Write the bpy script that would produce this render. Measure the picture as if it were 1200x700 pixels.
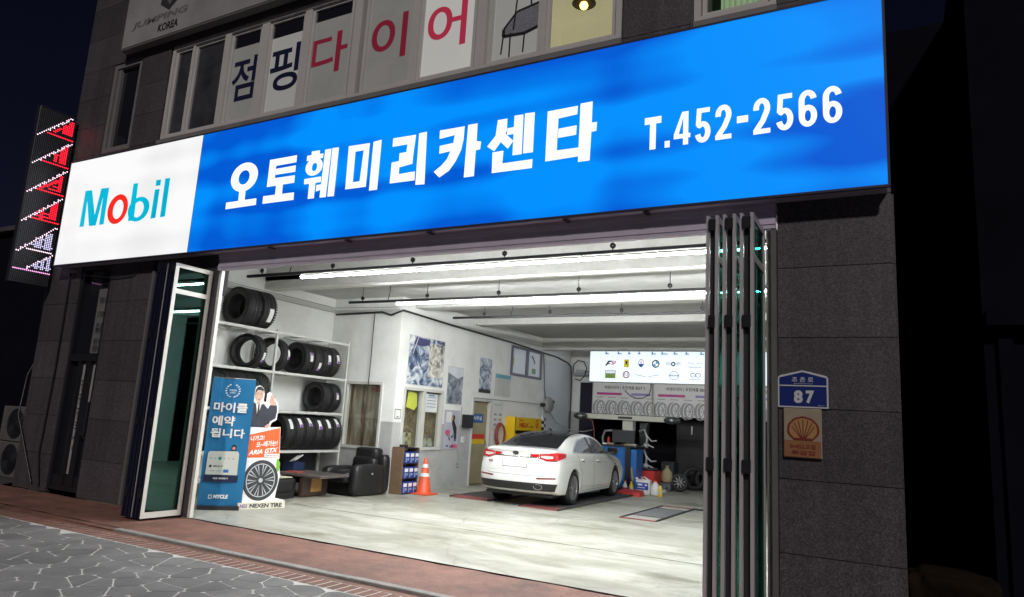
import bpy, bmesh, math, random
import numpy as np
from mathutils import Vector, Matrix
from mathutils.bvhtree import BVHTree

for o in list(bpy.data.objects):
    bpy.data.objects.remove(o, do_unlink=True)
S = bpy.context.scene
C = S.collection
rnd = random.Random(7)
PI = math.pi

# ------------------------------------------------------------------ camera
# x runs along the shop front, y into the garage, z up; the camera stands on the pavement
cam = bpy.data.cameras.new('camera')
cam.sensor_width = 36.0
cam.lens = 36.0 * 816.3 / 1200.0
cam.clip_start = 0.05
cam.clip_end = 600.0
camo = bpy.data.objects.new('camera', cam)
C.objects.link(camo)
yaw, pitch, roll = -0.506785, 0.173385, 0.0592182
fw = Vector((math.sin(yaw) * math.cos(pitch), math.cos(yaw) * math.cos(pitch), math.sin(pitch)))
rt = Vector((math.cos(yaw), -math.sin(yaw), 0))
up = rt.cross(fw)
r2 = rt * math.cos(roll) + up * math.sin(roll)
u2 = -rt * math.sin(roll) + up * math.cos(roll)
M = Matrix((r2, u2, -fw)).transposed().to_4x4()
M.translation = Vector((0, 0, 1.6))
camo.matrix_world = M
S.camera = camo

# ------------------------------------------------------------------ night sky and street light
W = bpy.data.worlds.new('World')
S.world = W
W.use_nodes = True
wn = W.node_tree.nodes
sky = wn.new('ShaderNodeTexSky')
sky.sky_type = 'NISHITA'
sky.sun_disc = False
SUN_EL, SUN_AZ = math.radians(40), math.radians(150)      # street lighting from behind the camera, a little to the right
sky.sun_elevation = SUN_EL
sky.sun_rotation = SUN_AZ
tint = wn.new('ShaderNodeMix')
tint.data_type = 'RGBA'
tint.blend_type = 'MULTIPLY'
tint.inputs[0].default_value = 1.0
tint.inputs[7].default_value = (0.95, 0.72, 1.25, 1)       # city night: violet rather than daylight blue
W.node_tree.links.new(sky.outputs[0], tint.inputs[6])
W.node_tree.links.new(tint.outputs[2], wn['Background'].inputs[0])
wn['Background'].inputs[1].default_value = 0.0020
sun = bpy.data.lights.new('sun', 'SUN')
sun.energy = 1.55
sun.angle = math.radians(3.0)
sun.color = (1.0, 0.93, 0.88)
suno = bpy.data.objects.new('sun', sun)
C.objects.link(suno)
sdir = Vector((math.sin(SUN_AZ) * math.cos(SUN_EL), math.cos(SUN_AZ) * math.cos(SUN_EL), math.sin(SUN_EL)))
suno.rotation_euler = sdir.to_track_quat('Z', 'Y').to_euler()
suno.location = sdir * 40

S.view_settings.view_transform = 'Standard'
S.view_settings.look = 'None'
S.view_settings.exposure = 0.0
S.view_settings.gamma = 1.0
S.view_settings.use_curve_mapping = False
S.render.engine = 'CYCLES'
cy = S.cycles
cy.use_denoising = True
cy.denoiser = 'OPENIMAGEDENOISE'
cy.max_bounces = 10
cy.diffuse_bounces = 8
cy.glossy_bounces = 4
cy.transmission_bounces = 6
cy.transparent_max_bounces = 8
cy.caustics_reflective = False
cy.caustics_refractive = False
cy.sample_clamp_indirect = 8.0
cy.use_light_tree = True

# ------------------------------------------------------------------ materials
MATS = {}


def lin(c):
    return tuple(((v / 255.0) / 12.92 if v / 255.0 <= 0.04045 else ((v / 255.0 + 0.055) / 1.055) ** 2.4) for v in c)


def nn(nt, kind, **kw):
    n = nt.nodes.new(kind)
    for k, v in kw.items():
        setattr(n, k, v)
    return n


def piece_tone(nt, col, amount):
    """each separate piece gets its own slightly lighter or darker tone"""
    if not amount:
        return col
    oi = nn(nt, 'ShaderNodeObjectInfo')
    mr = nn(nt, 'ShaderNodeMapRange')
    mr.inputs[3].default_value, mr.inputs[4].default_value = 1 - amount, 1 + amount
    nt.links.new(oi.outputs['Random'], mr.inputs[0])
    mx = nn(nt, 'ShaderNodeMix', data_type='RGBA', blend_type='MULTIPLY')
    mx.inputs[0].default_value = 1.0
    nt.links.new(col, mx.inputs[6])
    nt.links.new(mr.outputs[0], mx.inputs[7])
    return mx.outputs[2]


def mat(name, col, rough=0.6, metal=0.0, var=0.12, scale=3.0, bump=0.0, bscale=60.0, emit=None, estr=0.0,
        trans=0.0, coat=0.0, spec=0.5, dark=None, dscale=1.2, damt=0.5, rvar=0.0, orand=0.0):
    """Principled material: a base colour broken up by noise, optional second colour in blotches, fine bump."""
    if name in MATS:
        return MATS[name]
    m = bpy.data.materials.new(name)
    m.use_nodes = True
    nt = m.node_tree
    b = nt.nodes['Principled BSDF']
    b.inputs['Roughness'].default_value = rough
    b.inputs['Metallic'].default_value = metal
    b.inputs['Transmission Weight'].default_value = trans
    b.inputs['Coat Weight'].default_value = coat
    b.inputs['Specular IOR Level'].default_value = spec
    tc = nn(nt, 'ShaderNodeTexCoord')
    out = None
    if var > 0 or dark:
        nz = nn(nt, 'ShaderNodeTexNoise')
        nz.inputs['Scale'].default_value = scale
        nz.inputs['Detail'].default_value = 5
        nz.inputs['Roughness'].default_value = 0.65
        nt.links.new(tc.outputs['Object'], nz.inputs['Vector'])
        rp = nn(nt, 'ShaderNodeValToRGB')
        rp.color_ramp.elements[0].position = 0.3
        rp.color_ramp.elements[1].position = 0.7
        rp.color_ramp.elements[0].color = (*[max(0, c * (1 - var)) for c in col], 1)
        rp.color_ramp.elements[1].color = (*[min(1, c * (1 + var)) for c in col], 1)
        nt.links.new(nz.outputs[0], rp.inputs[0])
        out = rp.outputs[0]
        if dark:
            n2 = nn(nt, 'ShaderNodeTexNoise')
            n2.inputs['Scale'].default_value = dscale
            n2.inputs['Detail'].default_value = 8
            n2.inputs['Roughness'].default_value = 0.72
            nt.links.new(tc.outputs['Object'], n2.inputs['Vector'])
            r3 = nn(nt, 'ShaderNodeValToRGB')
            r3.color_ramp.elements[0].position = 0.48
            r3.color_ramp.elements[1].position = 0.68
            r3.color_ramp.elements[0].color = (0, 0, 0, 1)
            r3.color_ramp.elements[1].color = (damt, damt, damt, 1)
            nt.links.new(n2.outputs[0], r3.inputs[0])
            mx = nn(nt, 'ShaderNodeMix', data_type='RGBA')
            nt.links.new(r3.outputs[0], mx.inputs['Factor'])
            nt.links.new(out, mx.inputs[6])
            mx.inputs[7].default_value = (*dark, 1)
            out = mx.outputs[2]
        out = piece_tone(nt, out, orand)
        nt.links.new(out, b.inputs['Base Color'])
        if rvar:
            mr = nn(nt, 'ShaderNodeMapRange')
            mr.inputs[3].default_value = max(0.02, rough - rvar)
            mr.inputs[4].default_value = min(1, rough + rvar)
            nt.links.new(nz.outputs[0], mr.inputs[0])
            nt.links.new(mr.outputs[0], b.inputs['Roughness'])
    else:
        b.inputs['Base Color'].default_value = (*col, 1)
    if bump > 0:
        n3 = nn(nt, 'ShaderNodeTexNoise')
        n3.inputs['Scale'].default_value = bscale
        n3.inputs['Detail'].default_value = 4
        nt.links.new(tc.outputs['Object'], n3.inputs['Vector'])
        bp = nn(nt, 'ShaderNodeBump')
        bp.inputs['Strength'].default_value = bump
        bp.inputs['Distance'].default_value = 0.02
        nt.links.new(n3.outputs[0], bp.inputs['Height'])
        nt.links.new(bp.outputs[0], b.inputs['Normal'])
    if emit:
        b.inputs['Emission Color'].default_value = (*emit, 1)
        b.inputs['Emission Strength'].default_value = estr
    MATS[name] = m
    return m


def lightbox_mat(name, c0, c1, strength, sx, sz, contrast=(0.35, 0.7), bands=14.0):
    """Backlit sign film: the colour is uneven because of the rows of lamps behind it."""
    m = bpy.data.materials.new(name)
    m.use_nodes = True
    nt = m.node_tree
    b = nt.nodes['Principled BSDF']
    b.inputs['Roughness'].default_value = 0.35
    tc = nn(nt, 'ShaderNodeTexCoord')
    mp = nn(nt, 'ShaderNodeMapping')
    mp.inputs['Scale'].default_value = (sx, 1, sz)
    nt.links.new(tc.outputs['Object'], mp.inputs['Vector'])
    nz = nn(nt, 'ShaderNodeTexNoise')
    nz.inputs['Scale'].default_value = 1.0
    nz.inputs['Detail'].default_value = 0.6
    nz.inputs['Roughness'].default_value = 0.3
    nt.links.new(mp.outputs[0], nz.inputs['Vector'])
    wv = nn(nt, 'ShaderNodeTexWave', wave_type='BANDS', bands_direction='Z')
    wv.inputs['Scale'].default_value = bands / 6.283
    wv.inputs['Distortion'].default_value = 0.3
    wv.inputs['Detail'].default_value = 1
    wv.inputs['Detail Scale'].default_value = 0.4
    nt.links.new(tc.outputs['Object'], wv.inputs['Vector'])
    mp2 = nn(nt, 'ShaderNodeMapping')
    mp2.inputs['Location'].default_value = (3.7, 0, 1.3)
    mp2.inputs['Scale'].default_value = (0.95, 1, 0.10)
    nt.links.new(tc.outputs['Object'], mp2.inputs['Vector'])
    nz2 = nn(nt, 'ShaderNodeTexNoise')
    nz2.inputs['Scale'].default_value = 1.0
    nz2.inputs['Detail'].default_value = 1
    nt.links.new(mp2.outputs[0], nz2.inputs['Vector'])
    mb_ = nn(nt, 'ShaderNodeMath', operation='MULTIPLY_ADD')
    mb_.inputs[1].default_value = 0.8
    nt.links.new(nz2.outputs[0], mb_.inputs[0])
    nt.links.new(nz.outputs[0], mb_.inputs[2])
    ma = nn(nt, 'ShaderNodeMath', operation='MULTIPLY_ADD')
    ma.inputs[1].default_value = 0.06
    nt.links.new(wv.outputs['Fac'], ma.inputs[0])
    nt.links.new(mb_.outputs[0], ma.inputs[2])
    rp = nn(nt, 'ShaderNodeValToRGB')
    rp.color_ramp.elements[0].position = contrast[0]
    rp.color_ramp.elements[1].position = contrast[1]
    rp.color_ramp.elements[0].color = (*c0, 1)
    rp.color_ramp.elements[1].color = (*c1, 1)
    nt.links.new(ma.outputs[0], rp.inputs[0])
    b.inputs['Base Color'].default_value = (*[v * 0.3 for v in c1], 1)
    nt.links.new(rp.outputs[0], b.inputs['Emission Color'])
    b.inputs['Emission Strength'].default_value = strength
    MATS[name] = m
    return m


def picture_mat(name, cols, scale=6.0, kind='voronoi', emit=0.0, stretch=(1, 1, 1)):
    """A printed photograph seen from too far away to read: patches of tones."""
    m = bpy.data.materials.new(name)
    m.use_nodes = True
    nt = m.node_tree
    b = nt.nodes['Principled BSDF']
    b.inputs['Roughness'].default_value = 0.4
    tc = nn(nt, 'ShaderNodeTexCoord')
    mp = nn(nt, 'ShaderNodeMapping')
    mp.inputs['Scale'].default_value = stretch
    nt.links.new(tc.outputs['Object'], mp.inputs['Vector'])
    n0 = nn(nt, 'ShaderNodeTexNoise')
    n0.inputs['Scale'].default_value = scale * 0.7
    n0.inputs['Detail'].default_value = 6
    n0.inputs['Distortion'].default_value = 1.4
    nt.links.new(mp.outputs[0], n0.inputs['Vector'])
    fac = n0.outputs[0]
    if kind == 'voronoi':
        v = nn(nt, 'ShaderNodeTexVoronoi', feature='F1')
        v.inputs['Scale'].default_value = scale
        nt.links.new(mp.outputs[0], v.inputs['Vector'])
        mx = nn(nt, 'ShaderNodeMix', data_type='FLOAT')
        mx.inputs[0].default_value = 0.45
        nt.links.new(n0.outputs[0], mx.inputs[2])
        nt.links.new(v.outputs['Distance'], mx.inputs[3])
        fac = mx.outputs[0]
    rp = nn(nt, 'ShaderNodeValToRGB')
    els = rp.color_ramp.elements
    n = len(cols)
    els[0].position, els[0].color = 0.3, (*cols[0], 1)
    els[1].position, els[1].color = 0.66, (*cols[-1], 1)
    for i in range(1, n - 1):
        e = els.new(0.3 + 0.36 * i / (n - 1))
        e.color = (*cols[i], 1)
    nt.links.new(fac, rp.inputs[0])
    nt.links.new(rp.outputs[0], b.inputs['Base Color'])
    if emit:
        nt.links.new(rp.outputs[0], b.inputs['Emission Color'])
        b.inputs['Emission Strength'].default_value = emit
    MATS[name] = m
    return m


# ------------------------------------------------------------------ mesh helpers
class MB:
    """Collects shapes and links them as ONE mesh object."""

    def __init__(s):
        s.v, s.f, s.sm = [], [], []

    def add(s, vs, fs, smooth=False):
        n = len(s.v)
        s.v += [tuple(v) for v in vs]
        s.f += [tuple(i + n for i in f) for f in fs]
        s.sm += [smooth] * len(fs)
        return s

    def box(s, x0, x1, y0, y1, z0, z1, bev=0.0):
        if bev <= 0:
            vs = [(x, y, z) for x in (x0, x1) for y in (y0, y1) for z in (z0, z1)]
            return s.add(vs, [(0, 1, 3, 2), (4, 6, 7, 5), (0, 4, 5, 1), (2, 3, 7, 6), (0, 2, 6, 4), (1, 5, 7, 3)])
        bm = bmesh.new()
        bmesh.ops.create_cube(bm, size=1.0)
        for v in bm.verts:
            v.co = Vector(((x0 + x1) / 2 + v.co.x * (x1 - x0), (y0 + y1) / 2 + v.co.y * (y1 - y0), (z0 + z1) / 2 + v.co.z * (z1 - z0)))
        bmesh.ops.bevel(bm, geom=list(bm.edges), offset=bev, segments=2 if bev > 0.012 else 1, affect='EDGES', profile=0.5)
        return s.bm(bm)

    def bm(s, bm, smooth=False):
        bm.verts.index_update()
        s.add([v.co[:] for v in bm.verts], [[v.index for v in f.verts] for f in bm.faces], smooth)
        bm.free()
        return s

    def obox(s, c, ux, uy, uz, sx, sy, sz):
        c, ux, uy, uz = Vector(c), Vector(ux).normalized(), Vector(uy).normalized(), Vector(uz).normalized()
        vs = [c + ux * (a * sx / 2) + uy * (b * sy / 2) + uz * (d * sz / 2) for a in (-1, 1) for b in (-1, 1) for d in (-1, 1)]
        return s.add(vs, [(0, 1, 3, 2), (4, 6, 7, 5), (0, 4, 5, 1), (2, 3, 7, 6), (0, 2, 6, 4), (1, 5, 7, 3)])

    def tube(s, path, r, n=8, cap=True, r2=None):
        path = [Vector(p) for p in path]
        rings, prev = [], None
        L = len(path)
        for i, p in enumerate(path):
            d = (path[min(i + 1, L - 1)] - path[max(i - 1, 0)]).normalized()
            a = Vector((0, 0, 1)) if abs(d.z) < 0.9 else Vector((1, 0, 0))
            if prev is not None:
                a = prev
            u = (a - d * a.dot(d)).normalized()
            w = d.cross(u)
            prev = u
            rr = r if r2 is None else r + (r2 - r) * i / max(1, L - 1)
            rings.append([p + u * (rr * math.cos(2 * PI * k / n)) + w * (rr * math.sin(2 * PI * k / n)) for k in range(n)])
        vs = [v for rg in rings for v in rg]
        fs = [(i * n + k, i * n + (k + 1) % n, (i + 1) * n + (k + 1) % n, (i + 1) * n + k) for i in range(L - 1) for k in range(n)]
        s.add(vs, fs, True)
        if cap:
            s.add(rings[0], [tuple(range(n))[::-1]])
            s.add(rings[-1], [tuple(range(n))])
        return s

    def lathe(s, c, axis, prof, n=32, smooth=True, a0=0.0):
        """prof: (radius, offset along axis) points"""
        c, d = Vector(c), Vector(axis).normalized()
        a = Vector((0, 0, 1)) if abs(d.z) < 0.9 else Vector((1, 0, 0))
        u = (a - d * a.dot(d)).normalized()
        w = d.cross(u)
        vs = [c + d * h + (u * math.cos(2 * PI * k / n + a0) + w * math.sin(2 * PI * k / n + a0)) * r for r, h in prof for k in range(n)]
        fs = [(i * n + k, i * n + (k + 1) % n, (i + 1) * n + (k + 1) % n, (i + 1) * n + k) for i in range(len(prof) - 1) for k in range(n)]
        return s.add(vs, fs, smooth)

    def cyl(s, c, axis, r, h, n=20):
        return s.lathe(c, axis, [(0.0005, 0), (r, 0)], n, False).lathe(c, axis, [(r, 0), (r, h)], n).lathe(c, axis, [(r, h), (0.0005, h)], n, False)

    def sphere(s, c, r, n=14, m=8, sc=(1, 1, 1)):
        vs = [(c[0] + sc[0] * r * math.sin(PI * i / m) * math.cos(2 * PI * k / n), c[1] + sc[1] * r * math.sin(PI * i / m) * math.sin(2 * PI * k / n),
               c[2] + sc[2] * r * math.cos(PI * i / m)) for i in range(m + 1) for k in range(n)]
        fs = [(i * n + k, i * n + (k + 1) % n, (i + 1) * n + (k + 1) % n, (i + 1) * n + k) for i in range(m) for k in range(n)]
        return s.add(vs, fs, True)

    def poly(s, fr, pts, off=0.0):
        """flat polygon on a frame"""
        return s.add([fr.at(p[0], p[1], off) for p in pts], [tuple(range(len(pts)))])

    def ring(s, fr, po, pi_, off=0.0):
        n = len(po)
        return s.add([fr.at(p[0], p[1], off) for p in po] + [fr.at(p[0], p[1], off) for p in pi_],
                     [(k, (k + 1) % n, n + (k + 1) % n, n + k) for k in range(n)])

    def prism(s, fr, pts, o0, o1):
        """polygon extruded along the frame normal"""
        n = len(pts)
        vs = [fr.at(p[0], p[1], o0) for p in pts] + [fr.at(p[0], p[1], o1) for p in pts]
        fs = [tuple(range(n))[::-1], tuple(range(n, 2 * n))] + [(k, (k + 1) % n, n + (k + 1) % n, n + k) for k in range(n)]
        return s.add(vs, fs)

    def rect(s, fr, u0, u1, v0, v1, off=0.0):
        return s.poly(fr, [(u0, v0), (u1, v0), (u1, v1), (u0, v1)], off)

    def slab(s, fr, u0, u1, v0, v1, o0, o1):
        return s.prism(fr, [(u0, v0), (u1, v0), (u1, v1), (u0, v1)], o0, o1)

    def frame(s, fr, u0, u1, v0, v1, w, o0, o1):
        s.slab(fr, u0, u0 + w, v0, v1, o0, o1).slab(fr, u1 - w, u1, v0, v1, o0, o1)
        return s.slab(fr, u0 + w, u1 - w, v0, v0 + w, o0, o1).slab(fr, u0 + w, u1 - w, v1 - w, v1, o0, o1)

    def disc(s, fr, u, v, ru, rv=None, off=0.0, n=20):
        rv = ru if rv is None else rv
        return s.poly(fr, circ(u, v, ru, rv, n), off)

    def build(s, name, m, parent=None, loc=None, **props):
        org = Vector(loc) if loc is not None else Vector((0, 0, 0))
        if parent is not None and parent.get('_org') is not None:
            org = Vector(parent['_org'])
        me = bpy.data.meshes.new(name)
        me.from_pydata([tuple(Vector(v) - org) for v in s.v], [], s.f)
        me.polygons.foreach_set('use_smooth', s.sm)
        bm = bmesh.new()
        bm.from_mesh(me)
        bmesh.ops.recalc_face_normals(bm, faces=bm.faces) if not props.pop('keep', False) else None
        bm.to_mesh(me)
        bm.free()
        me.materials.append(m)
        o = bpy.data.objects.new(name, me)
        C.objects.link(o)
        if parent is not None:
            o.parent = parent
            o['_org'] = list(org) if parent.get('_org') is not None else [0, 0, 0]
        else:
            o.location = org
            o['_org'] = list(org)
        for k, v in props.items():
            o[k] = v
        return o


def circ(u, v, ru, rv=None, n=20, a0=0.0, a1=2 * PI):
    rv = ru if rv is None else rv
    full = abs(a1 - a0 - 2 * PI) < 1e-6
    return [(u + ru * math.cos(a0 + (a1 - a0) * k / (n if full else n - 1)), v + rv * math.sin(a0 + (a1 - a0) * k / (n if full else n - 1))) for k in range(n)]


class Fr:
    """A plane in the place: origin, two directions and the normal that faces the viewer."""

    def __init__(s, o, u, v):
        s.o, s.u, s.v = Vector(o), Vector(u).normalized(), Vector(v).normalized()
        s.n = s.u.cross(s.v)

    def at(s, a, b, off=0.0):
        return s.o + s.u * a + s.v * b + s.n * off


TXT = {}


def text(mb, fr, s, u0, u1, v0, v1, off=0.002, bold=0.0, shear=0.0, res=3):
    """Writing fitted into a box on a frame, as flat print."""
    key = (s, bold, shear)
    if key not in TXT:
        c = bpy.data.curves.new('writing', 'FONT')
        c.body = s
        c.offset = bold
        c.shear = shear
        c.resolution_u = res
        o = bpy.data.objects.new('writing', c)
        C.objects.link(o)
        bpy.context.view_layer.update()
        me = bpy.data.meshes.new_from_object(o.evaluated_get(bpy.context.evaluated_depsgraph_get()))
        vs = np.array([v.co[:2] for v in me.vertices])
        fs = [tuple(p.vertices) for p in me.polygons]
        bpy.data.objects.remove(o)
        bpy.data.curves.remove(c)
        bpy.data.meshes.remove(me)
        vs = (vs - vs.min(0)) / np.maximum(1e-6, vs.max(0) - vs.min(0))
        TXT[key] = (vs, fs)
    vs, fs = TXT[key]
    return mb.add([fr.at(u0 + a * (u1 - u0), v0 + b * (v1 - v0), off) for a, b in vs], fs)


def thing(name, label, cat, loc=(0, 0, 0), group=None, rz=0.0, local=False):
    """An Empty at the thing's base. Parts are given in world coordinates unless local."""
    o = bpy.data.objects.new(name, None)
    C.objects.link(o)
    o.empty_display_size = 0.1
    o.location = loc
    o.rotation_euler = (0, 0, rz)
    o['label'] = label
    o['category'] = cat
    if group:
        o['group'] = group
    o['_org'] = [0, 0, 0] if local else list(loc)
    return o


def tag(o, label, cat, group=None):
    o['label'] = label
    o['category'] = cat
    if group:
        o['group'] = group
    return o


def struct(o):
    o['kind'] = 'structure'
    return o


def copy_tree(o, parent=None):
    c = o.copy()
    C.objects.link(c)
    if parent is not None:
        c.parent = parent
    for ch in list(o.children):
        copy_tree(ch, c)
    return c


# ------------------------------------------------------------------ palette
WHITE_WALL = mat('white_wall_paint', (0.84, 0.84, 0.825), 0.7, var=0.05, scale=1.2, bump=0.12, bscale=90, dark=(0.6, 0.59, 0.54), dscale=1.6, damt=0.35)
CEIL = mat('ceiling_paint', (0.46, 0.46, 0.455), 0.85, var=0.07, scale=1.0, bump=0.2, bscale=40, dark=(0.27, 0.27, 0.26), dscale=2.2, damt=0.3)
DADO = mat('grey_dado_paint', (0.47, 0.47, 0.465), 0.6, var=0.06, scale=2, bump=0.1, bscale=80, dark=(0.27, 0.26, 0.25), dscale=2.5, damt=0.5)
CONC = mat('garage_concrete', (0.45, 0.445, 0.385), 0.42, var=0.0, bump=0.12, bscale=35)
GRAN = mat('granite', (0.10, 0.093, 0.098), 0.55, var=0.0)
ALU = mat('aluminium_frame', (0.48, 0.45, 0.47), 0.42, 0.25, var=0.06, scale=4)
ALU_D = mat('dark_track_metal', (0.52, 0.47, 0.58), 0.5, 0.1, var=0.1, scale=3)
WHITE_FR = mat('ivory_frame', (0.62, 0.61, 0.57), 0.4, var=0.04, scale=5)
BLACKM = mat('black_metal', (0.012, 0.012, 0.016), 0.4, var=0.15, scale=8)
NAVY = mat('navy_edge', (0.012, 0.014, 0.035), 0.4, 0.2, var=0.15, scale=5)
RUB = mat('tyre_rubber', (0.013, 0.013, 0.014), 0.62, var=0.25, scale=14, bump=0.15, bscale=120)
WHITE_P = mat('white_paper', (0.78, 0.78, 0.77), 0.55, var=0.04, scale=4)
DARKPL = mat('dark_plastic', (0.02, 0.02, 0.024), 0.45, var=0.2, scale=9)
STEEL = mat('steel', (0.5, 0.5, 0.5), 0.32, 0.9, var=0.08, scale=12)
RED = mat('red_paint', (0.5, 0.025, 0.02), 0.42, var=0.12, scale=8)
INK = mat('black_ink', (0.015, 0.015, 0.018), 0.5, var=0.05)
SHELF = mat('shelf_paint', (0.60, 0.60, 0.57), 0.5, var=0.08, scale=5)


def granite_nodes():
    nt = GRAN.node_tree
    b = nt.nodes['Principled BSDF']
    tc = nn(nt, 'ShaderNodeTexCoord')
    v = nn(nt, 'ShaderNodeTexVoronoi', feature='F1')
    v.inputs['Scale'].default_value = 95
    nt.links.new(tc.outputs['Object'], v.inputs['Vector'])
    r = nn(nt, 'ShaderNodeValToRGB')
    e = r.color_ramp.elements
    e[0].position, e[0].color = 0.0, (0.024, 0.0215, 0.025, 1)
    e[1].position, e[1].color = 1.0, (0.118, 0.107, 0.118, 1)
    k = e.new(0.45)
    k.color = (0.056, 0.0505, 0.057, 1)
    nt.links.new(v.outputs['Color'], r.inputs[0])
    n2 = nn(nt, 'ShaderNodeTexNoise')
    n2.inputs['Scale'].default_value = 0.9
    n2.inputs['Detail'].default_value = 4
    nt.links.new(tc.outputs['Object'], n2.inputs['Vector'])
    mr = nn(nt, 'ShaderNodeMapRange')
    mr.inputs[3].default_value = 0.7
    mr.inputs[4].default_value = 1.3
    nt.links.new(n2.outputs[0], mr.inputs[0])
    mx = nn(nt, 'ShaderNodeMix', data_type='RGBA', blend_type='MULTIPLY')
    mx.inputs[0].default_value = 1.0
    nt.links.new(r.outputs[0], mx.inputs[6])
    nt.links.new(mr.outputs[0], mx.inputs[7])
    tone = piece_tone(nt, mx.outputs[2], 0.16)
    mp = nn(nt, 'ShaderNodeMapping')
    mp.inputs['Scale'].default_value = (6, 6, .35)
    nt.links.new(tc.outputs['Object'], mp.inputs['Vector'])
    n3 = nn(nt, 'ShaderNodeTexNoise')
    n3.inputs['Scale'].default_value = 1.0
    n3.inputs['Detail'].default_value = 6
    nt.links.new(mp.outputs[0], n3.inputs['Vector'])
    ms = nn(nt, 'ShaderNodeMapRange')            # water streaks running down
    ms.inputs[1].default_value, ms.inputs[2].default_value = .45, .75
    ms.inputs[3].default_value, ms.inputs[4].default_value = 1.0, .68
    nt.links.new(n3.outputs[0], ms.inputs[0])
    m4 = nn(nt, 'ShaderNodeMix', data_type='RGBA', blend_type='MULTIPLY')
    m4.inputs[0].default_value = 1.0
    nt.links.new(tone, m4.inputs[6])
    nt.links.new(ms.outputs[0], m4.inputs[7])
    nt.links.new(m4.outputs[2], b.inputs['Base Color'])


granite_nodes()


def concrete_nodes():
    """worn workshop floor: sweeps of dust, damp and oil stains, small dark spots"""
    nt = CONC.node_tree
    b = nt.nodes['Principled BSDF']
    tc = nn(nt, 'ShaderNodeTexCoord')

    def noise(sc, stretch, det, lo, hi, dist=0.0):
        mp = nn(nt, 'ShaderNodeMapping')
        mp.inputs['Scale'].default_value = stretch
        mp.inputs['Rotation'].default_value = (0, 0, 0.35)
        nt.links.new(tc.outputs['Object'], mp.inputs['Vector'])
        z = nn(nt, 'ShaderNodeTexNoise')
        z.inputs['Scale'].default_value = sc
        z.inputs['Detail'].default_value = det
        z.inputs['Roughness'].default_value = 0.68
        z.inputs['Distortion'].default_value = dist
        nt.links.new(mp.outputs[0], z.inputs['Vector'])
        m = nn(nt, 'ShaderNodeMapRange')
        m.inputs[1].default_value, m.inputs[2].default_value = lo, hi
        nt.links.new(z.outputs[0], m.inputs[0])
        return m.outputs[0]

    def mix(fac, a, c, amt):
        mu = nn(nt, 'ShaderNodeMath', operation='MULTIPLY')
        mu.inputs[1].default_value = amt
        nt.links.new(fac, mu.inputs[0])
        mx = nn(nt, 'ShaderNodeMix', data_type='RGBA')
        nt.links.new(mu.outputs[0], mx.inputs['Factor'])
        if isinstance(a, tuple):
            mx.inputs[6].default_value = (*a, 1)
        else:
            nt.links.new(a, mx.inputs[6])
        mx.inputs[7].default_value = (*c, 1)
        return mx.outputs[2]

    c = mix(noise(0.55, (1, 1, 1), 9, .42, .62), (0.375, 0.375, 0.325), (0.26, 0.256, 0.20), 1.0)
    c = mix(noise(1.1, (.45, 1.9, 1), 10, .47, .64, .8), c, (0.50, 0.50, 0.46), .7)
    c = mix(noise(0.8, (.7, 1.5, 1), 11, .53, .68, .5), c, (0.16, 0.148, 0.10), .8)
    c = mix(noise(5.0, (1, 1, 1), 8, .60, .70), c, (0.19, 0.175, 0.14), .55)
    c = mix(noise(16, (1, 1, 1), 3, .70, .76), c, (0.09, 0.085, 0.075), .8)
    nt.links.new(c, b.inputs['Base Color'])
    # a few hairline cracks
    wz = nn(nt, 'ShaderNodeTexNoise')
    wz.inputs['Scale'].default_value = 1.3
    wz.inputs['Detail'].default_value = 6
    nt.links.new(tc.outputs['Object'], wz.inputs['Vector'])
    va = nn(nt, 'ShaderNodeMix', data_type='RGBA', blend_type='ADD')
    va.inputs[0].default_value = 0.9
    nt.links.new(tc.outputs['Object'], va.inputs[6])
    nt.links.new(wz.outputs['Color'], va.inputs[7])
    vo = nn(nt, 'ShaderNodeTexVoronoi', feature='DISTANCE_TO_EDGE')
    vo.inputs['Scale'].default_value = 0.33
    nt.links.new(va.outputs[2], vo.inputs['Vector'])
    vm = nn(nt, 'ShaderNodeMapRange')
    vm.inputs[1].default_value, vm.inputs[2].default_value = .0, .006
    vm.inputs[3].default_value, vm.inputs[4].default_value = 1, 0
    nt.links.new(vo.outputs['Distance'], vm.inputs[0])
    c = mix(vm.outputs[0], c, (.13, .12, .10), .55)
    nt.links.new(c, b.inputs['Base Color'])
    r = nn(nt, 'ShaderNodeMapRange')
    r.inputs[3].default_value, r.inputs[4].default_value = .28, .6
    nt.links.new(noise(0.9, (1, 1.6, 1), 6, .4, .65), r.inputs[0])
    nt.links.new(r.outputs[0], b.inputs['Roughness'])


concrete_nodes()


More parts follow.
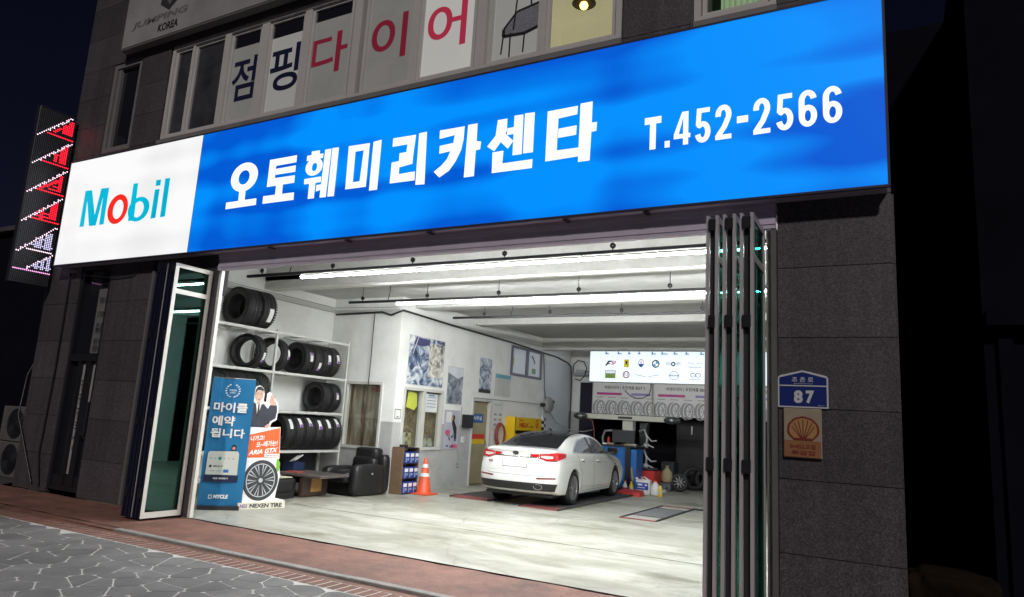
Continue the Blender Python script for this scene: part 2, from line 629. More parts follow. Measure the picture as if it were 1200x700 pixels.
def thin_glass(name, tint, amount=0.12, rough=0.02, sheen=(0.95, 1, 0.98)):
    """thin pane: lets light straight through, with a mirror-like sheen"""
    m = bpy.data.materials.new(name)
    m.use_nodes = True
    nt = m.node_tree
    nt.nodes.remove(nt.nodes['Principled BSDF'])
    tr = nn(nt, 'ShaderNodeBsdfTransparent')
    tr.inputs['Color'].default_value = (*tint, 1)
    gl = nn(nt, 'ShaderNodeBsdfGlossy')
    gl.inputs['Roughness'].default_value = rough
    gl.inputs['Color'].default_value = (*sheen, 1)
    fr = nn(nt, 'ShaderNodeLayerWeight')
    pw = nn(nt, 'ShaderNodeMath', operation='POWER')
    pw.inputs[1].default_value = 4.0
    nt.links.new(fr.outputs['Facing'], pw.inputs[0])
    ad = nn(nt, 'ShaderNodeMath', operation='MULTIPLY_ADD')
    ad.use_clamp = True
    ad.inputs[1].default_value = 0.6
    ad.inputs[2].default_value = amount
    nt.links.new(pw.outputs[0], ad.inputs[0])
    mx = nn(nt, 'ShaderNodeMixShader')
    nt.links.new(ad.outputs[0], mx.inputs[0])
    nt.links.new(tr.outputs[0], mx.inputs[1])
    nt.links.new(gl.outputs[0], mx.inputs[2])
    nt.links.new(mx.outputs[0], nt.nodes['Material Output'].inputs['Surface'])
    MATS[name] = m
    return m
GLYPHS = {
    '오': [
        ('r', (-8.244, 4.873, 0.282, 0.222), (-8.247, 4.869, 0.115, 0.110)),
        ('p', [(-8.312, 4.670), (-8.180, 4.665), (-8.172, 4.504), (-8.308, 4.510)]),
        ('p', [(-8.563, 4.515), (-7.929, 4.517), (-7.924, 4.418), (-8.561, 4.413)]),
    ],
    '토': [
        ('p', [(-7.746, 5.069), (-7.219, 5.070), (-7.214, 4.966), (-7.608, 4.963), (-7.602, 4.664), (-7.745, 4.663)]),
        ('p', [(-7.604, 4.916), (-7.218, 4.921), (-7.215, 4.826), (-7.598, 4.828)]),
        ('p', [(-7.605, 4.779), (-7.215, 4.775), (-7.209, 4.667), (-7.602, 4.664)]),
        ('p', [(-7.560, 4.664), (-7.426, 4.666), (-7.424, 4.512), (-7.558, 4.512)]),
        ('p', [(-7.793, 4.532), (-7.191, 4.524), (-7.185, 4.416), (-7.790, 4.419)]),
    ],
    '훼': [
        ('p', [(-6.942, 5.085), (-6.790, 5.081), (-6.790, 5.030), (-6.938, 5.031)]),
        ('p', [(-7.018, 5.033), (-6.718, 5.026), (-6.720, 4.962), (-7.017, 4.954)]),
        ('r', (-6.866, 4.854, 0.157, 0.127), (-6.857, 4.849, 0.048, 0.060)),
        ('p', [(-7.022, 4.695), (-6.714, 4.697), (-6.710, 4.617), (-7.018, 4.619)]),
        ('p', [(-6.921, 4.622), (-6.806, 4.622), (-6.803, 4.399), (-6.917, 4.400)]),
        ('p', [(-6.783, 4.581), (-6.660, 4.583), (-6.660, 4.512), (-6.780, 4.490)]),
        ('p', [(-6.690, 5.075), (-6.577, 5.073), (-6.588, 4.392), (-6.700, 4.396)]),
        ('p', [(-6.560, 5.079), (-6.445, 5.074), (-6.443, 4.390), (-6.560, 4.395)]),
    ],
    '미': [
        ('p', [(-6.273, 5.065), (-5.913, 5.057), (-5.913, 4.973), (-6.147, 4.971), (-6.140, 4.547), (-6.259, 4.462)]),
        ('p', [(-6.005, 4.975), (-5.913, 4.973), (-5.909, 4.460), (-6.024, 4.547)]),
        ('p', [(-6.140, 4.547), (-6.024, 4.547), (-5.909, 4.460), (-6.259, 4.462)]),
        ('p', [(-5.852, 5.064), (-5.718, 5.073), (-5.716, 4.399), (-5.850, 4.400)]),
    ],
    '리': [
        ('p', [(-5.530, 5.064), (-5.170, 5.059), (-5.191, 4.734), (-5.403, 4.724), (-5.407, 4.846), (-5.300, 4.847), (-5.292, 4.950), (-5.530, 4.950)]),
        ('p', [(-5.519, 4.737), (-5.187, 4.749), (-5.189, 4.678), (-5.390, 4.657), (-5.389, 4.567), (-5.139, 4.572), (-5.133, 4.455), (-5.522, 4.459)]),
        ('p', [(-5.123, 5.070), (-5.004, 5.072), (-4.976, 4.386), (-5.115, 4.394)]),
    ],
    '카': [
        ('p', [(-4.809, 5.058), (-4.448, 5.057), (-4.451, 4.888), (-4.476, 4.756), (-4.540, 4.629), (-4.628, 4.517), (-4.764, 4.447), (-4.852, 4.530), (-4.749, 4.594), (-4.670, 4.671), (-4.628, 4.765), (-4.792, 4.755), (-4.793, 4.856), (-4.597, 4.865), (-4.583, 4.965), (-4.804, 4.948)]),
        ('p', [(-4.399, 5.066), (-4.267, 5.065), (-4.263, 4.838), (-4.200, 4.826), (-4.206, 4.730), (-4.265, 4.726), (-4.267, 4.404), (-4.408, 4.404)]),
    ],
    '센': [
        ('p', [(-3.988, 5.059), (-3.860, 5.059), (-3.858, 4.912), (-3.874, 4.874), (-3.764, 4.769), (-3.830, 4.683), (-3.929, 4.779), (-4.011, 4.678), (-4.111, 4.748), (-4.004, 4.869)]),
        ('p', [(-3.852, 4.935), (-3.765, 4.938), (-3.764, 4.854), (-3.851, 4.853)]),
        ('p', [(-3.766, 5.077), (-3.649, 5.074), (-3.643, 4.591), (-3.762, 4.593)]),
        ('p', [(-3.629, 5.081), (-3.503, 5.076), (-3.499, 4.594), (-3.626, 4.598)]),
        ('p', [(-4.031, 4.664), (-3.885, 4.665), (-3.890, 4.511), (-3.499, 4.511), (-3.500, 4.407), (-4.023, 4.410)]),
    ],
    '타': [
        ('p', [(-3.339, 5.057), (-2.970, 5.061), (-2.973, 4.963), (-3.201, 4.950), (-3.203, 4.573), (-2.925, 4.570), (-2.927, 4.470), (-3.338, 4.462)]),
        ('p', [(-3.194, 4.827), (-2.974, 4.833), (-2.976, 4.724), (-3.194, 4.718)]),
        ('p', [(-2.938, 5.080), (-2.796, 5.082), (-2.797, 4.834), (-2.736, 4.833), (-2.739, 4.732), (-2.797, 4.730), (-2.804, 4.404), (-2.940, 4.404)]),
    ],
    'M': [
        ('p', [(-12.273, 5.106), (-12.075, 5.099), (-11.875, 4.634), (-11.809, 5.096), (-11.583, 5.089), (-11.570, 4.443), (-11.698, 4.444), (-11.717, 4.931), (-11.793, 4.444), (-11.991, 4.447), (-12.170, 4.915), (-12.144, 4.452), (-12.274, 4.456)]),
    ],
    'o': [
        ('r', (-11.244, 4.677, 0.276, 0.257), (-11.228, 4.671, 0.140, 0.165)),
    ],
    'b': [
        ('p', [(-10.911, 5.080), (-10.789, 5.077), (-10.752, 4.436), (-10.906, 4.439)]),
        ('r', (-10.671, 4.621, 0.280, 0.208), (-10.678, 4.618, 0.142, 0.136)),
    ],
    'i': [
        ('p', [(-10.315, 5.071), (-10.194, 5.067), (-10.193, 4.969), (-10.314, 4.973)]),
        ('p', [(-10.315, 4.910), (-10.195, 4.911), (-10.193, 4.431), (-10.318, 4.428)]),
    ],
    'l': [
        ('p', [(-10.092, 5.072), (-9.968, 5.067), (-9.958, 4.433), (-10.080, 4.430)]),
    ],
}

# ================================================================== GROUND
ASPH = mat('asphalt', (0.045, 0.045, 0.047), 0.85, var=0.2, scale=6, bump=0.3, bscale=120)
JOINT = mat('pale_mortar', (0.52, 0.51, 0.48), 0.85, var=0.15, scale=7, bump=0.2, bscale=90)
STONE = mat('grey_paving_stone', (0.158, 0.155, 0.153), 0.8, var=0.22, scale=2.3, bump=0.35, bscale=70, dark=(0.085, 0.083, 0.082), dscale=1.1, damt=0.6, orand=0.14)
BRICK = mat('red_brick', (0.18, 0.08, 0.058), 0.8, var=0.25, scale=3.5, bump=0.3, bscale=80, dark=(0.10, 0.05, 0.04), dscale=3, damt=0.6, orand=0.22)
APRON = mat('red_tinted_concrete', (0.195, 0.092, 0.068), 0.75, var=0.3, scale=3.0, bump=0.45, bscale=45, dark=(0.085, 0.047, 0.038), dscale=1.3, damt=0.9)
KERB = mat('concrete_edging', (0.27, 0.265, 0.25), 0.8, var=0.18, scale=6, bump=0.3, bscale=60, dark=(0.13, 0.12, 0.11), dscale=4, damt=0.6)

struct(MB().box(-150, 150, -150, 150, -0.30, -0.16).build('ground', ASPH))
pave = struct(MB().box(-11.2, -2.6, 2.85, 5.175, -0.28, -0.0145).build('pavement', JOINT))
FARP = mat('far_paving', (0.15, 0.15, 0.153), 0.85, var=0.3, scale=2.6, bump=0.3, bscale=50, dark=(0.3, 0.29, 0.28), dscale=4.0, damt=0.4)
struct(MB().box(-60, -11.205, -2.2, 5.175, -0.28, -0.014).box(-2.595, 40, -2.2, 5.175, -0.28, -0.014).box(-11.2, -2.6, -2.2, 2.845, -0.28, -0.014).build('pavement', FARP))


def clip(poly, p, n):
    """keep the side of the line through p with normal n pointing in"""
    out = []
    for i in range(len(poly)):
        a, b = poly[i], poly[(i + 1) % len(poly)]
        da, db = (a[0] - p[0]) * n[0] + (a[1] - p[1]) * n[1], (b[0] - p[0]) * n[0] + (b[1] - p[1]) * n[1]
        if da >= 0:
            out.append(a)
        if (da >= 0) != (db >= 0):
            t = da / (da - db)
            out.append((a[0] + (b[0] - a[0]) * t, a[1] + (b[1] - a[1]) * t))
    return out


seeds = []
cw, chh = 0.345, 0.265
for j in range(-1, 10):
    for i in range(-1, 27):
        seeds.append((-11.3 + (i + 0.5 * (j % 2) + rnd.uniform(-.36, .36)) * cw, 5.175 - (j + 0.5 + rnd.uniform(-.36, .36)) * chh))
nst = 0
for k, sd in enumerate(seeds):
    if not (-11.15 < sd[0] < -2.65 and 2.9 < sd[1] < 5.17):
        continue
    poly = [(-11.19, 2.86), (-2.61, 2.86), (-2.61, 5.160), (-11.19, 5.160)]
    for q in seeds:
        if q is sd or abs(q[0] - sd[0]) > 1.7 or abs(q[1] - sd[1]) > 1.7:
            continue
        dx, dy = sd[0] - q[0], sd[1] - q[1]
        L = math.hypot(dx, dy)
        n = (dx / L, dy / L)
        mid = ((sd[0] + q[0]) / 2 + n[0] * 0.0068, (sd[1] + q[1]) / 2 + n[1] * 0.0068)
        poly = clip(poly, mid, n)
        if len(poly) < 3:
            break
    if len(poly) < 3 or nst >= 298:
        continue
    # trim the corners so that the joints widen where they meet
    out = []
    for i in range(len(poly)):
        a, b, c = poly[i - 1], poly[i], poly[(i + 1) % len(poly)]
        for q in (a, c):
            L = math.hypot(q[0] - b[0], q[1] - b[1])
            t = min(0.022 / max(L, 1e-5), 0.33)
            out.append((b[0] + (q[0] - b[0]) * t, b[1] + (q[1] - b[1]) * t))
    h = rnd.uniform(-0.0007, 0.0007)
    fr = Fr((0, 0, -0.012 + h), (1, 0, 0), (0, 1, 0))
    MB().prism(fr, out, -0.012, 0.0).build('paving_stone', STONE, pave)
    nst += 1

border = struct(MB().box(-14.2, 0.4, 5.18, 5.425, -0.28, -0.0145).build('brick_border', JOINT))
bx = -14.1
first = None
while bx < 0.2:
    bw = 0.098
    h = rnd.uniform(-0.0006, 0.0006)
    if first is None:
        first = MB().box(-bw / 2, bw / 2, -0.113, 0.113, -0.03, 0.0, bev=0.0015).build('brick', BRICK, border)
        first.location = (bx + bw / 2, 5.302, -0.012 + h)
    else:
        o = first.copy()
        C.objects.link(o)
        o.location = (bx + bw / 2, 5.302 + rnd.uniform(-.002, .002), -0.012 + h)
        o.rotation_euler = (0, 0, rnd.uniform(-.02, .02))
    bx += bw + 0.02
struct(MB().box(-14.2, 0.4, 5.43, 5.585, -0.28, -0.03).build('paving_strip', APRON))
# worn concrete edging with a dark slot along it
kb = MB()
x = -8.55
while x < 0.4:
    w = rnd.uniform(1.4, 2.0)
    kb.box(x, min(x + w - 0.01, 0.4), 5.59, 5.69, -0.2, -0.002 + rnd.uniform(-.002, .002), bev=0.006)
    x += w
struct(kb.build('kerb', KERB))
struct(MB().box(-14.2, -8.56, 5.59, 5.695, -0.28, -0.014).build('paving_strip', APRON))
# the red apron, slightly uneven
ap = MB()
nx, ny = 60, 6
vs = [(-14.2 + 14.6 * i / nx, 5.70 + 1.085 * j / ny, -0.008 + 0.004 * math.sin(i * 1.7 + j) + rnd.uniform(-.0015, .0015)) for j in range(ny + 1) for i in range(nx + 1)]
ap.add(vs, [(j * (nx + 1) + i, j * (nx + 1) + i + 1, (j + 1) * (nx + 1) + i + 1, (j + 1) * (nx + 1) + i) for j in range(ny) for i in range(nx)], True)
struct(ap.build('driveway', APRON))
struct(MB().box(-11.2, -0.3, 6.80, 27.0, -0.25, 0.0).build('garage_floor', CONC))

# ================================================================== THE BUILDING
bld = thing('shop_building', 'grey granite shop building with an open lit garage and papered windows above the sign', 'building', (-6.5, 6.8, 0))
CORE = mat('dark_mortar', (0.035, 0.033, 0.035), 0.9, var=0.1)
B = lambda mb, name, m, p=bld, **k: mb.build(name, m, p, **k)
# masonry behind the cladding
YF = 6.79
core = MB()
core.box(-0.935, 0.02, YF + 0.04, 7.25, 0, 9.6)
core.box(-11.46, -8.76, YF + 0.04, 6.86, 0, 3.8)
core.box(-13.36, -12.34, YF + 0.04, 7.30, 0, 9.6)
core.box(-12.34, -0.935, YF + 0.045, 7.10, 3.80, 5.86)
core.box(-12.34, -0.935, YF + 0.045, 7.10, 7.60, 9.6)
core.box(-11.56, -10.76, YF + 0.045, 7.12, 5.86, 7.60)
core.box(-2.56, -1.76, YF + 0.045, 7.12, 5.86, 7.60)
B(core, 'wall_core', CORE)
B(MB().box(-13.30, 0.0, 7.31, 8.9, 9.3, 9.6).box(-13.3, -13.1, 7.31, 16, 0, 9.3), 'rear_wall', CORE)


def panels(xs, zs, y=YF):
    for a, b in zip(xs[:-1], xs[1:]):
        for c, d in zip(zs[:-1], zs[1:]):
            B(MB().box(a + .0035, b - .0035, y + rnd.uniform(0, .002), y + .038, c + .0035, d - .0035), 'granite_panel', GRAN)


zl = [0.0, 0.60, 1.235, 1.86, 2.50, 3.155, 3.80]
panels([-0.935, 0.03], zl)
panels([-11.46, -10.36], zl)
panels([-10.27, -9.5, -8.74], zl)
panels([-13.36, -12.34], zl)
panels([-13.36, -12.40], [3.80, 4.5, 5.2, 5.88, 6.45, 7.02, 7.60, 8.25, 8.9, 9.6])
panels([-11.56, -10.76], [5.88, 6.45, 7.02, 7.60])
panels([-2.56, -1.76], [5.88, 6.45, 7.02, 7.60])
panels([-0.92, 0.03], [5.88, 6.45, 7.02, 7.60])
panels([-12.40, -11.2, -10.0, -8.8, -7.6, -6.4, -5.2, -4.0, -2.8, -1.6, -0.8, 0.03], [7.60, 8.25, 8.9, 9.6])
panels([-12.40, -10.76, -9.0, -7.2, -5.4, -3.6, -1.8, 0.03], [3.80, 4.5, 5.2, 5.88])
# side of the right-hand pillar
for c, d in zip(zl[:-1], zl[1:]):
    B(MB().box(0.021, 0.045, YF + 0.045, 7.25, c + .003, d - .003), 'granite_panel', GRAN)
B(MB().box(-10.335, -10.285, 6.77, 6.83, 0.0, 3.62), 'corner_trim', mat('dull_trim', (0.14, 0.135, 0.135), 0.5))
# sill course under the upper windows
B(MB().box(-10.76, -2.56, 6.76, 6.86, 5.80, 5.885).box(-1.76, -0.92, 6.77, 6.86, 5.80, 5.885), 'sill', mat('window_sill', (0.17, 0.165, 0.17), 0.6))

# ---- upper windows: frames, panes, the film on them and the lettering
FX = Fr((0, 6.86, 0), (1, 0, 0), (0, 0, 1))
DGLASS = mat('dark_window_glass', (0.012, 0.013, 0.018), 0.06, var=0.0, spec=0.7)
CLEAR = thin_glass('clear_window_glass', (0.93, 0.95, 0.93), 0.03)
CURT = mat('curtained_dark_glass', (0.05, 0.05, 0.058), 0.12, var=0.5, scale=1.6, spec=0.6)
FILM = [mat('window_film_%s' % n, (0.24, 0.24, 0.235), 0.35, var=0.14, scale=1.4, emit=(1, 0.98, 0.93), estr=e, dark=(0.2, 0.2, 0.2), dscale=1.3, damt=0.5)
        for n, e in (('dim', 0.05), ('grey', 0.075), ('pale', 0.16), ('bright', 0.32))]  # film glows in place of room light behind it, differing by pane
NAVYINK = mat('navy_lettering', (0.012, 0.014, 0.05), 0.4, var=0)
PINKINK = mat('crimson_lettering', (0.42, 0.03, 0.075), 0.4, var=0)
PINKLIT = mat('crimson_lettering_backlit', (0.42, 0.03, 0.075), 0.4, var=0, emit=(0.6, 0.04, 0.09), estr=0.3)
FRAMEW = mat('window_frame_paint', (0.50, 0.49, 0.48), 0.45, var=0.05)
Z0, Z1 = 5.885, 7.60


def window(u0, u1, panes, w=0.07):
    """panes: (u0, u1, pane material, letter, letter box, ink)"""
    f = MB()
    f.frame(FX, u0, u1, Z0, Z1, w, -0.06, 0.05)
    cuts = [p[0] for p in panes] + [panes[-1][1]]
    for a, b in zip(panes[:-1], panes[1:]):
        f.slab(FX, a[1], b[0], Z0 + w, Z1 - w, -0.05, 0.04)
    win = B(f, 'window', FRAMEW)
    for p in panes:
        a, b = p[0], p[1]
        s = MB()
        s.frame(FX, a + .002, b - .002, Z0 + w + .002, Z1 - w - .002, 0.045, -0.03, 0.015)
        s.build('sash', FRAMEW, win)
        g = MB()
        zt = Z1 - w - .05
        if p[2] is not DGLASS and len(p) > 3 and p[3] != 'sport':
            zt = p[6] if len(p) > 6 else zt
        if zt < Z1 - w - .06:
            MB().slab(FX, a + .05, b - .05, zt, Z1 - w - .05, -0.02, -0.012).build('pane', DGLASS, win)
        g.slab(FX, a + .05, b - .05, Z0 + w + .05, zt, -0.02, -0.012)
        g.build('pane', p[2], win)
        if len(p) > 3 and p[3] and p[3] != 'sport':
            l = MB()
            text(l, FX, p[3], *p[4], off=-0.009, bold=0.016, res=10)
            l.build('letter', p[5], win)
    return win


window(-10.74, -9.34, [(-10.67, -10.22, CURT), (-10.16, -9.41, CURT)])
window(-9.34, -6.56, [(-9.27, -8.57, FILM[1], '점', (-9.19, -8.65, 6.32, 7.06), NAVYINK, 7.26), (-8.40, -7.64, FILM[2], '핑', (-8.33, -7.715, 6.32, 7.07), NAVYINK, 7.24),
                      (-7.50, -6.68, FILM[1], '다', (-7.47, -6.77, 6.42, 7.06), PINKINK, 7.30)])
window(-6.56, -4.46, [(-6.44, -5.56, FILM[1], '이', (-6.32, -5.70, 6.40, 7.07), PINKINK), (-5.46, -4.56, FILM[3], '어', (-5.35, -4.73, 6.36, 7.03), PINKLIT)])
lastw = window(-4.46, -2.58, [(-4.36, -3.62, FILM[2], 'sport'), (-3.55, -2.66, mat('clear_window_glass', (0.9, 0.93, 0.9)))])
GREENC = mat('pale_green_curtain', (0.30, 0.40, 0.26), 0.8, var=0.15, scale=3, emit=(0.55, 0.75, 0.45), estr=0.25)  # curtain has its own glow, as if lit from the room
gw = window(-1.76, -0.92, [(-1.68, -1.0, mat('clear_window_glass', (0.9, 0.93, 0.9), 0.02))])
cu = MB()
n = 40
cu.add([(-1.52 + 0.5 * i / n, 7.02 + 0.025 * math.sin(i * 1.3) + rnd.uniform(-.006, .006), z) for z in (5.9, 7.55) for i in range(n + 1)],
       [(i, i + 1, n + 2 + i, n + 1 + i) for i in range(n)], True)
cu.build('curtain', GREENC, gw, keep=True)
B(MB().box(-2.54, 0.0, 7.30, 7.33, 5.7, 7.62), 'upstairs_partition', mat('dim_room_wall', (0.1, 0.11, 0.1), 0.8))
# the lit room behind the clear pane; its walls glow in place of lamplight
ROOM = mat('lit_room_wall', (0.55, 0.52, 0.42), 0.8, var=0.06, emit=(0.75, 0.68, 0.45), estr=0.32)
B(MB().box(-4.4, -2.58, 8.9, 8.95, 5.7, 7.9).box(-4.4, -2.58, 7.12, 8.9, 7.66, 7.7).box(-2.62, -2.58, 7.12, 8.9, 5.7, 7.7).box(-4.4, -4.36, 7.12, 8.9, 5.7, 7.7), 'upstairs_room', ROOM)
B(MB().box(-10.8, -4.42, 7.14, 7.2, 5.7, 7.65), 'upstairs_partition', CORE)
LX, LZ = -3.45, 7.06
MB().tube([(LX, 7.7, 7.66), (LX, 7.7, LZ + .16)], 0.012).lathe((LX, 7.7, LZ + .16), (0, 0, -1), [(0.02, 0), (0.11, 0.06), (0.16, 0.13)], 20).build('pendant_lamp', BLACKM, lastw)
MB().sphere((LX, 7.7, LZ), 0.055).build('bulb', mat('warm_bulb', (1, 0.8, 0.4), 0.5, var=0, emit=(1, 0.58, 0.14), estr=7), lastw)
MB().tube([(-3.1, 8.3, 7.6), (-2.66, 7.2, 6.15)], 0.05, 10).build('shade_line', mat('room_shade_line', (0.25, 0.23, 0.2), 0.5), lastw)  # diagonal bar stands in for a line of shade in the room
# printed trampoline on the film, with the jumper's foot above it
sp, net, leg = MB(), MB(), MB()
hexa = [(-4.16, 6.42), (-3.98, 6.62), (-3.64, 6.68), (-3.64, 6.36), (-3.86, 6.30), (-4.16, 6.32)]
net.poly(FX, hexa, -0.0095)


def stroke(mb, fr, pts, w, off):
    for a, b in zip(pts[:-1], pts[1:]):
        dx, dy = b[0] - a[0], b[1] - a[1]
        L = math.hypot(dx, dy)
        px_, py_ = -dy / L * w / 2, dx / L * w / 2
        mb.poly(fr, [(a[0] + px_, a[1] + py_), (b[0] + px_, b[1] + py_), (b[0] - px_, b[1] - py_), (a[0] - px_, a[1] - py_)], off)
    return mb


stroke(sp, FX, hexa[:3], 0.03, -0.0085)
stroke(sp, FX, hexa[3:] + hexa[:1], 0.045, -0.0085)
for a, b in (((-4.16, 6.32), (-4.18, 6.08)), ((-3.86, 6.30), (-3.87, 6.05)), ((-4.06, 6.35), (-4.06, 6.02)), ((-4.02, 6.38), (-3.97, 7.06)), ((-4.08, 7.06), (-3.86, 7.10)), ((-3.78, 6.66), (-3.82, 6.95))):
    stroke(sp, FX, [a, b], 0.022, -0.0078)
stroke(leg, FX, [(-3.66, 7.18), (-3.74, 7.05), (-3.82, 6.98)], 0.06, -0.0085)
SKINP = mat('printed_skin', (0.30, 0.17, 0.15), 0.5)
leg.build('printed_leg', SKINP, lastw)
MB().poly(FX, [(-3.80, 7.02), (-3.77, 6.84), (-3.72, 6.80), (-3.71, 6.86), (-3.75, 6.99)], -0.0082).build('printed_shoe', INK, lastw)
net.build('printed_mat', mat('printed_net', (0.22, 0.22, 0.26), 0.5, var=0.35, scale=40), lastw)
sp.build('printed_trampoline', INK, lastw)
# narrow window on the left
nw = MB().frame(FX, -12.40, -11.56, Z0, Z1, 0.09, -0.06, 0.05).slab(FX, -12.29, -12.20, Z0 + .09, Z1 - .09, -0.03, 0.03)
nw = B(nw, 'window', mat('grey_window_frame', (0.17, 0.165, 0.17), 0.5))
MB().slab(FX, -12.2, -11.65, Z0 + .09, Z1 - .09, -0.03, -0.02).slab(FX, -12.31, -12.29, Z0 + .09, Z1 - .09, -0.03, -0.02).build('pane', DGLASS, nw)

# ---- the dark shopfront left of the garage
SF = Fr((0, 6.86, 0), (1, 0, 0), (0, 0, 1))
sf = MB().frame(SF, -12.34, -11.46, 0.06, 3.8, 0.07, -0.05, 0.05).slab(SF, -12.27, -11.53, 2.16, 2.28, -0.05, 0.06).slab(SF, -12.02, -11.94, 0.13, 2.16, -0.04, 0.05)
sf.slab(SF, -11.80, -11.66, 0.13, 2.16, -0.04, 0.05).slab(SF, -12.28, -11.50, 0.06, 0.30, -0.02, 0.03)
sf = B(sf, 'shopfront', BLACKM)
MB().slab(SF, -12.27, -11.53, 0.2, 3.73, -0.03, -0.02).build('pane', DGLASS, sf)
DIMW = mat('dull_white_vinyl', (0.30, 0.29, 0.28), 0.6, var=0.12, scale=4)
v = MB().slab(SF, -11.94, -11.86, 0.32, 2.14, -0.018, 0.004).slab(SF, -11.66, -11.56, 0.9, 2.14, -0.018, 0.004)
v.build('vinyl_strip', DIMW, sf)
t = MB()
FV = Fr((-11.865, 6.855, 0.7), (0, 0, 1), (-1, 0, 0))
text(t, FV, 'o  2  10 oH oH oH', 0.0, 1.15, 0.0, 0.06, off=0.0, bold=0.02)
t.build('vinyl_letters', INK, sf, keep=True)
MB().slab(SF, -11.86, -11.53, 2.30, 3.40, -0.018, -0.010).build('notice_sheet', mat('dim_notice_sheet', (0.13, 0.127, 0.13), 0.6, var=0.2, scale=5), sf)
t = MB()
for z, s_ in ((3.22, '영업시간'), (2.98, '17:00~'), (2.78, '전 화'), (2.70, '예약문의'), (2.52, '배달가능'), (2.40, '환영합니다')):
    text(t, SF, s_, -11.80, -11.58, z - .07, z + .035, off=-0.008, bold=0.02)
t.build('notice_text', INK, sf)
B(MB().box(-12.34, -11.46, 7.1, 7.14, 0, 3.8), 'shop_back', CORE)
B(MB().box(-11.62, -11.50, 6.77, 6.83, 0.95, 1.5, bev=.01), 'door_closer_box', BLACKM)
B(MB().box(-11.46, -8.76, 6.885, 6.95, 3.2, 3.8), 'lintel', CORE)

# ---- header over the garage opening and door track
hd = MB()
hd.box(-8.74, -0.94, 6.73, 6.80, 3.71, 3.795).box(-8.74, -0.94, 6.742, 6.80, 3.62, 3.71).box(-8.74, -0.94, 6.73, 6.80, 3.535, 3.62)
hd.box(-8.74, -0.94, 6.722, 6.73, 3.575, 3.585).box(-8.74, -0.94, 6.722, 6.73, 3.755, 3.765)
hd = B(hd, 'door_header', ALU_D)
for x in (-7.6, -6.2, -4.9, -3.1, -2.2):
    MB().box(x, x + .05, 6.60, 6.71, 3.768, 3.779).build('bracket', BLACKM, hd)
jm = MB().box(-8.755, -8.70, 6.78, 6.835, 0, 3.54)
B(jm, 'door_jamb', WHITE_FR)
jm = MB().box(-0.985, -0.938, 6.74, 6.9, 0, 3.54).box(-1.035, -0.99, 6.80, 6.95, 0, 3.54)
B(jm, 'door_jamb', mat('grey_jamb', (0.13, 0.125, 0.13), 0.5, 0.2))
B(MB().box(-8.69, -1.04, 6.787, 6.80, -0.03, 0.004), 'floor_track', BLACKM)

TEAL = thin_glass('tinted_glass', (0.035, 0.13, 0.11), 0.075, sheen=(0.45, 0.95, 0.82))


def door(xc, fm, edge, th=0.044, y0=6.15, y1=6.765, z0=0.025, z1=3.53):
    f = MB()
    w = 0.055
    x0, x1 = xc - th / 2, xc + th / 2
    f.box(x0, x1, y0, y0 + w, z0, z1).box(x0, x1, y1 - w, y1, z0, z1)
    for a, b in ((z0, z0 + .075), (3.10, 3.165), (z1 - .06, z1)):
        f.box(x0 + .001, x1 - .001, y0 + w, y1 - w, a, b)
    d = B(f, 'folding_door', fm)
    MB().box(xc - .006, xc + .006, y0 + w, y1 - w, z0 + .075, 3.10).build('pane', TEAL, d)
    MB().box(xc - .006, xc + .006, y0 + w, y1 - w, 3.165, z1 - .06).build('pane', TEAL, d)
    if edge is not None:
        MB().box(x0 + .004, x1 - .004, y0 - .006, y0 - .001, z0, z1).build('edge_seal', edge, d)
    return d


SEAL = mat('door_edge_seal', (0.02, 0.02, 0.026), 0.5)
xr = [-1.437, -1.357, -1.29, -1.206, -1.143, -1.055]
for k, xc in enumerate(xr):
    d = door(xc, ALU, None, th=0.028)
    if k % 2 == 0:
        x2 = xr[k + 1]
        for z in (0.10, 1.34, 2.56, 3.44):
            MB().box(xc + .008, x2 - .008, 6.128, 6.149, z - .055, z + .055, bev=.006).build('hinge', BLACKM, d)
        MB().box(xc + .018, x2 - .018, 6.19, 6.20, 0.05, 3.5).build('edge_seal', SEAL, d)
xl_ = [-8.895, -8.968, -9.041, -9.114, -9.187, -9.260]
for k, xc in enumerate(xl_):
    d = door(xc, WHITE_FR if k == 0 else NAVY, NAVY, th=0.046 if k == 0 else 0.05)
    if k % 2 == 0:
        for z in (0.35, 1.30, 2.50, 3.46):
            MB().box(xl_[k + 1] + .003, xc - .003, 6.13, 6.149, z - .06, z + .06).build('hinge', BLACKM, d)
    if k < 5:
        MB().box(xl_[k + 1] + .026, xc - .026, 6.17, 6.18, 0.03, 3.52).build('edge_seal', NAVY, d)
    if k == 2:
        MB().box(xc - .006, xc + .006, 6.135, 6.143, 0.03, 3.52).build('edge_trim', ALU, d)

# ================================================================== SIGNS OUTSIDE
SG = Fr((0, 6.59, 0), (1, 0, 0), (0, 0, 1))
LBW = lightbox_mat('backlit_white', (0.75, 0.76, 0.76), (0.88, 0.89, 0.89), 1.0, 0.25, 2.2, (0.6, 1.1), 6)
LBB = lightbox_mat('backlit_blue', (0.0, 0.082, 0.58), (0.0, 0.255, 0.92), 1.0, 0.2, 2.3, (0.76, 1.10), 6)
LBL = mat('backlit_letter', (0.5, 0.5, 0.5), 0.4, var=0, emit=(0.93, 0.95, 0.97), estr=1.0)
LBC = lightbox_mat('backlit_cyan', (0.0, 0.30, 0.50), (0.0, 0.46, 0.66), 1.0, 1.2, 1.5, (0.4, 0.9), 6)
LBR = mat('backlit_red', (0.4, 0.02, 0.01), 0.4, var=0, emit=(0.80, 0.02, 0.012), estr=1.0)
sign = thing('shop_sign', 'long backlit blue and white sign across the shop front with white Korean lettering', 'sign', (-6.4, 6.6, 3.785))
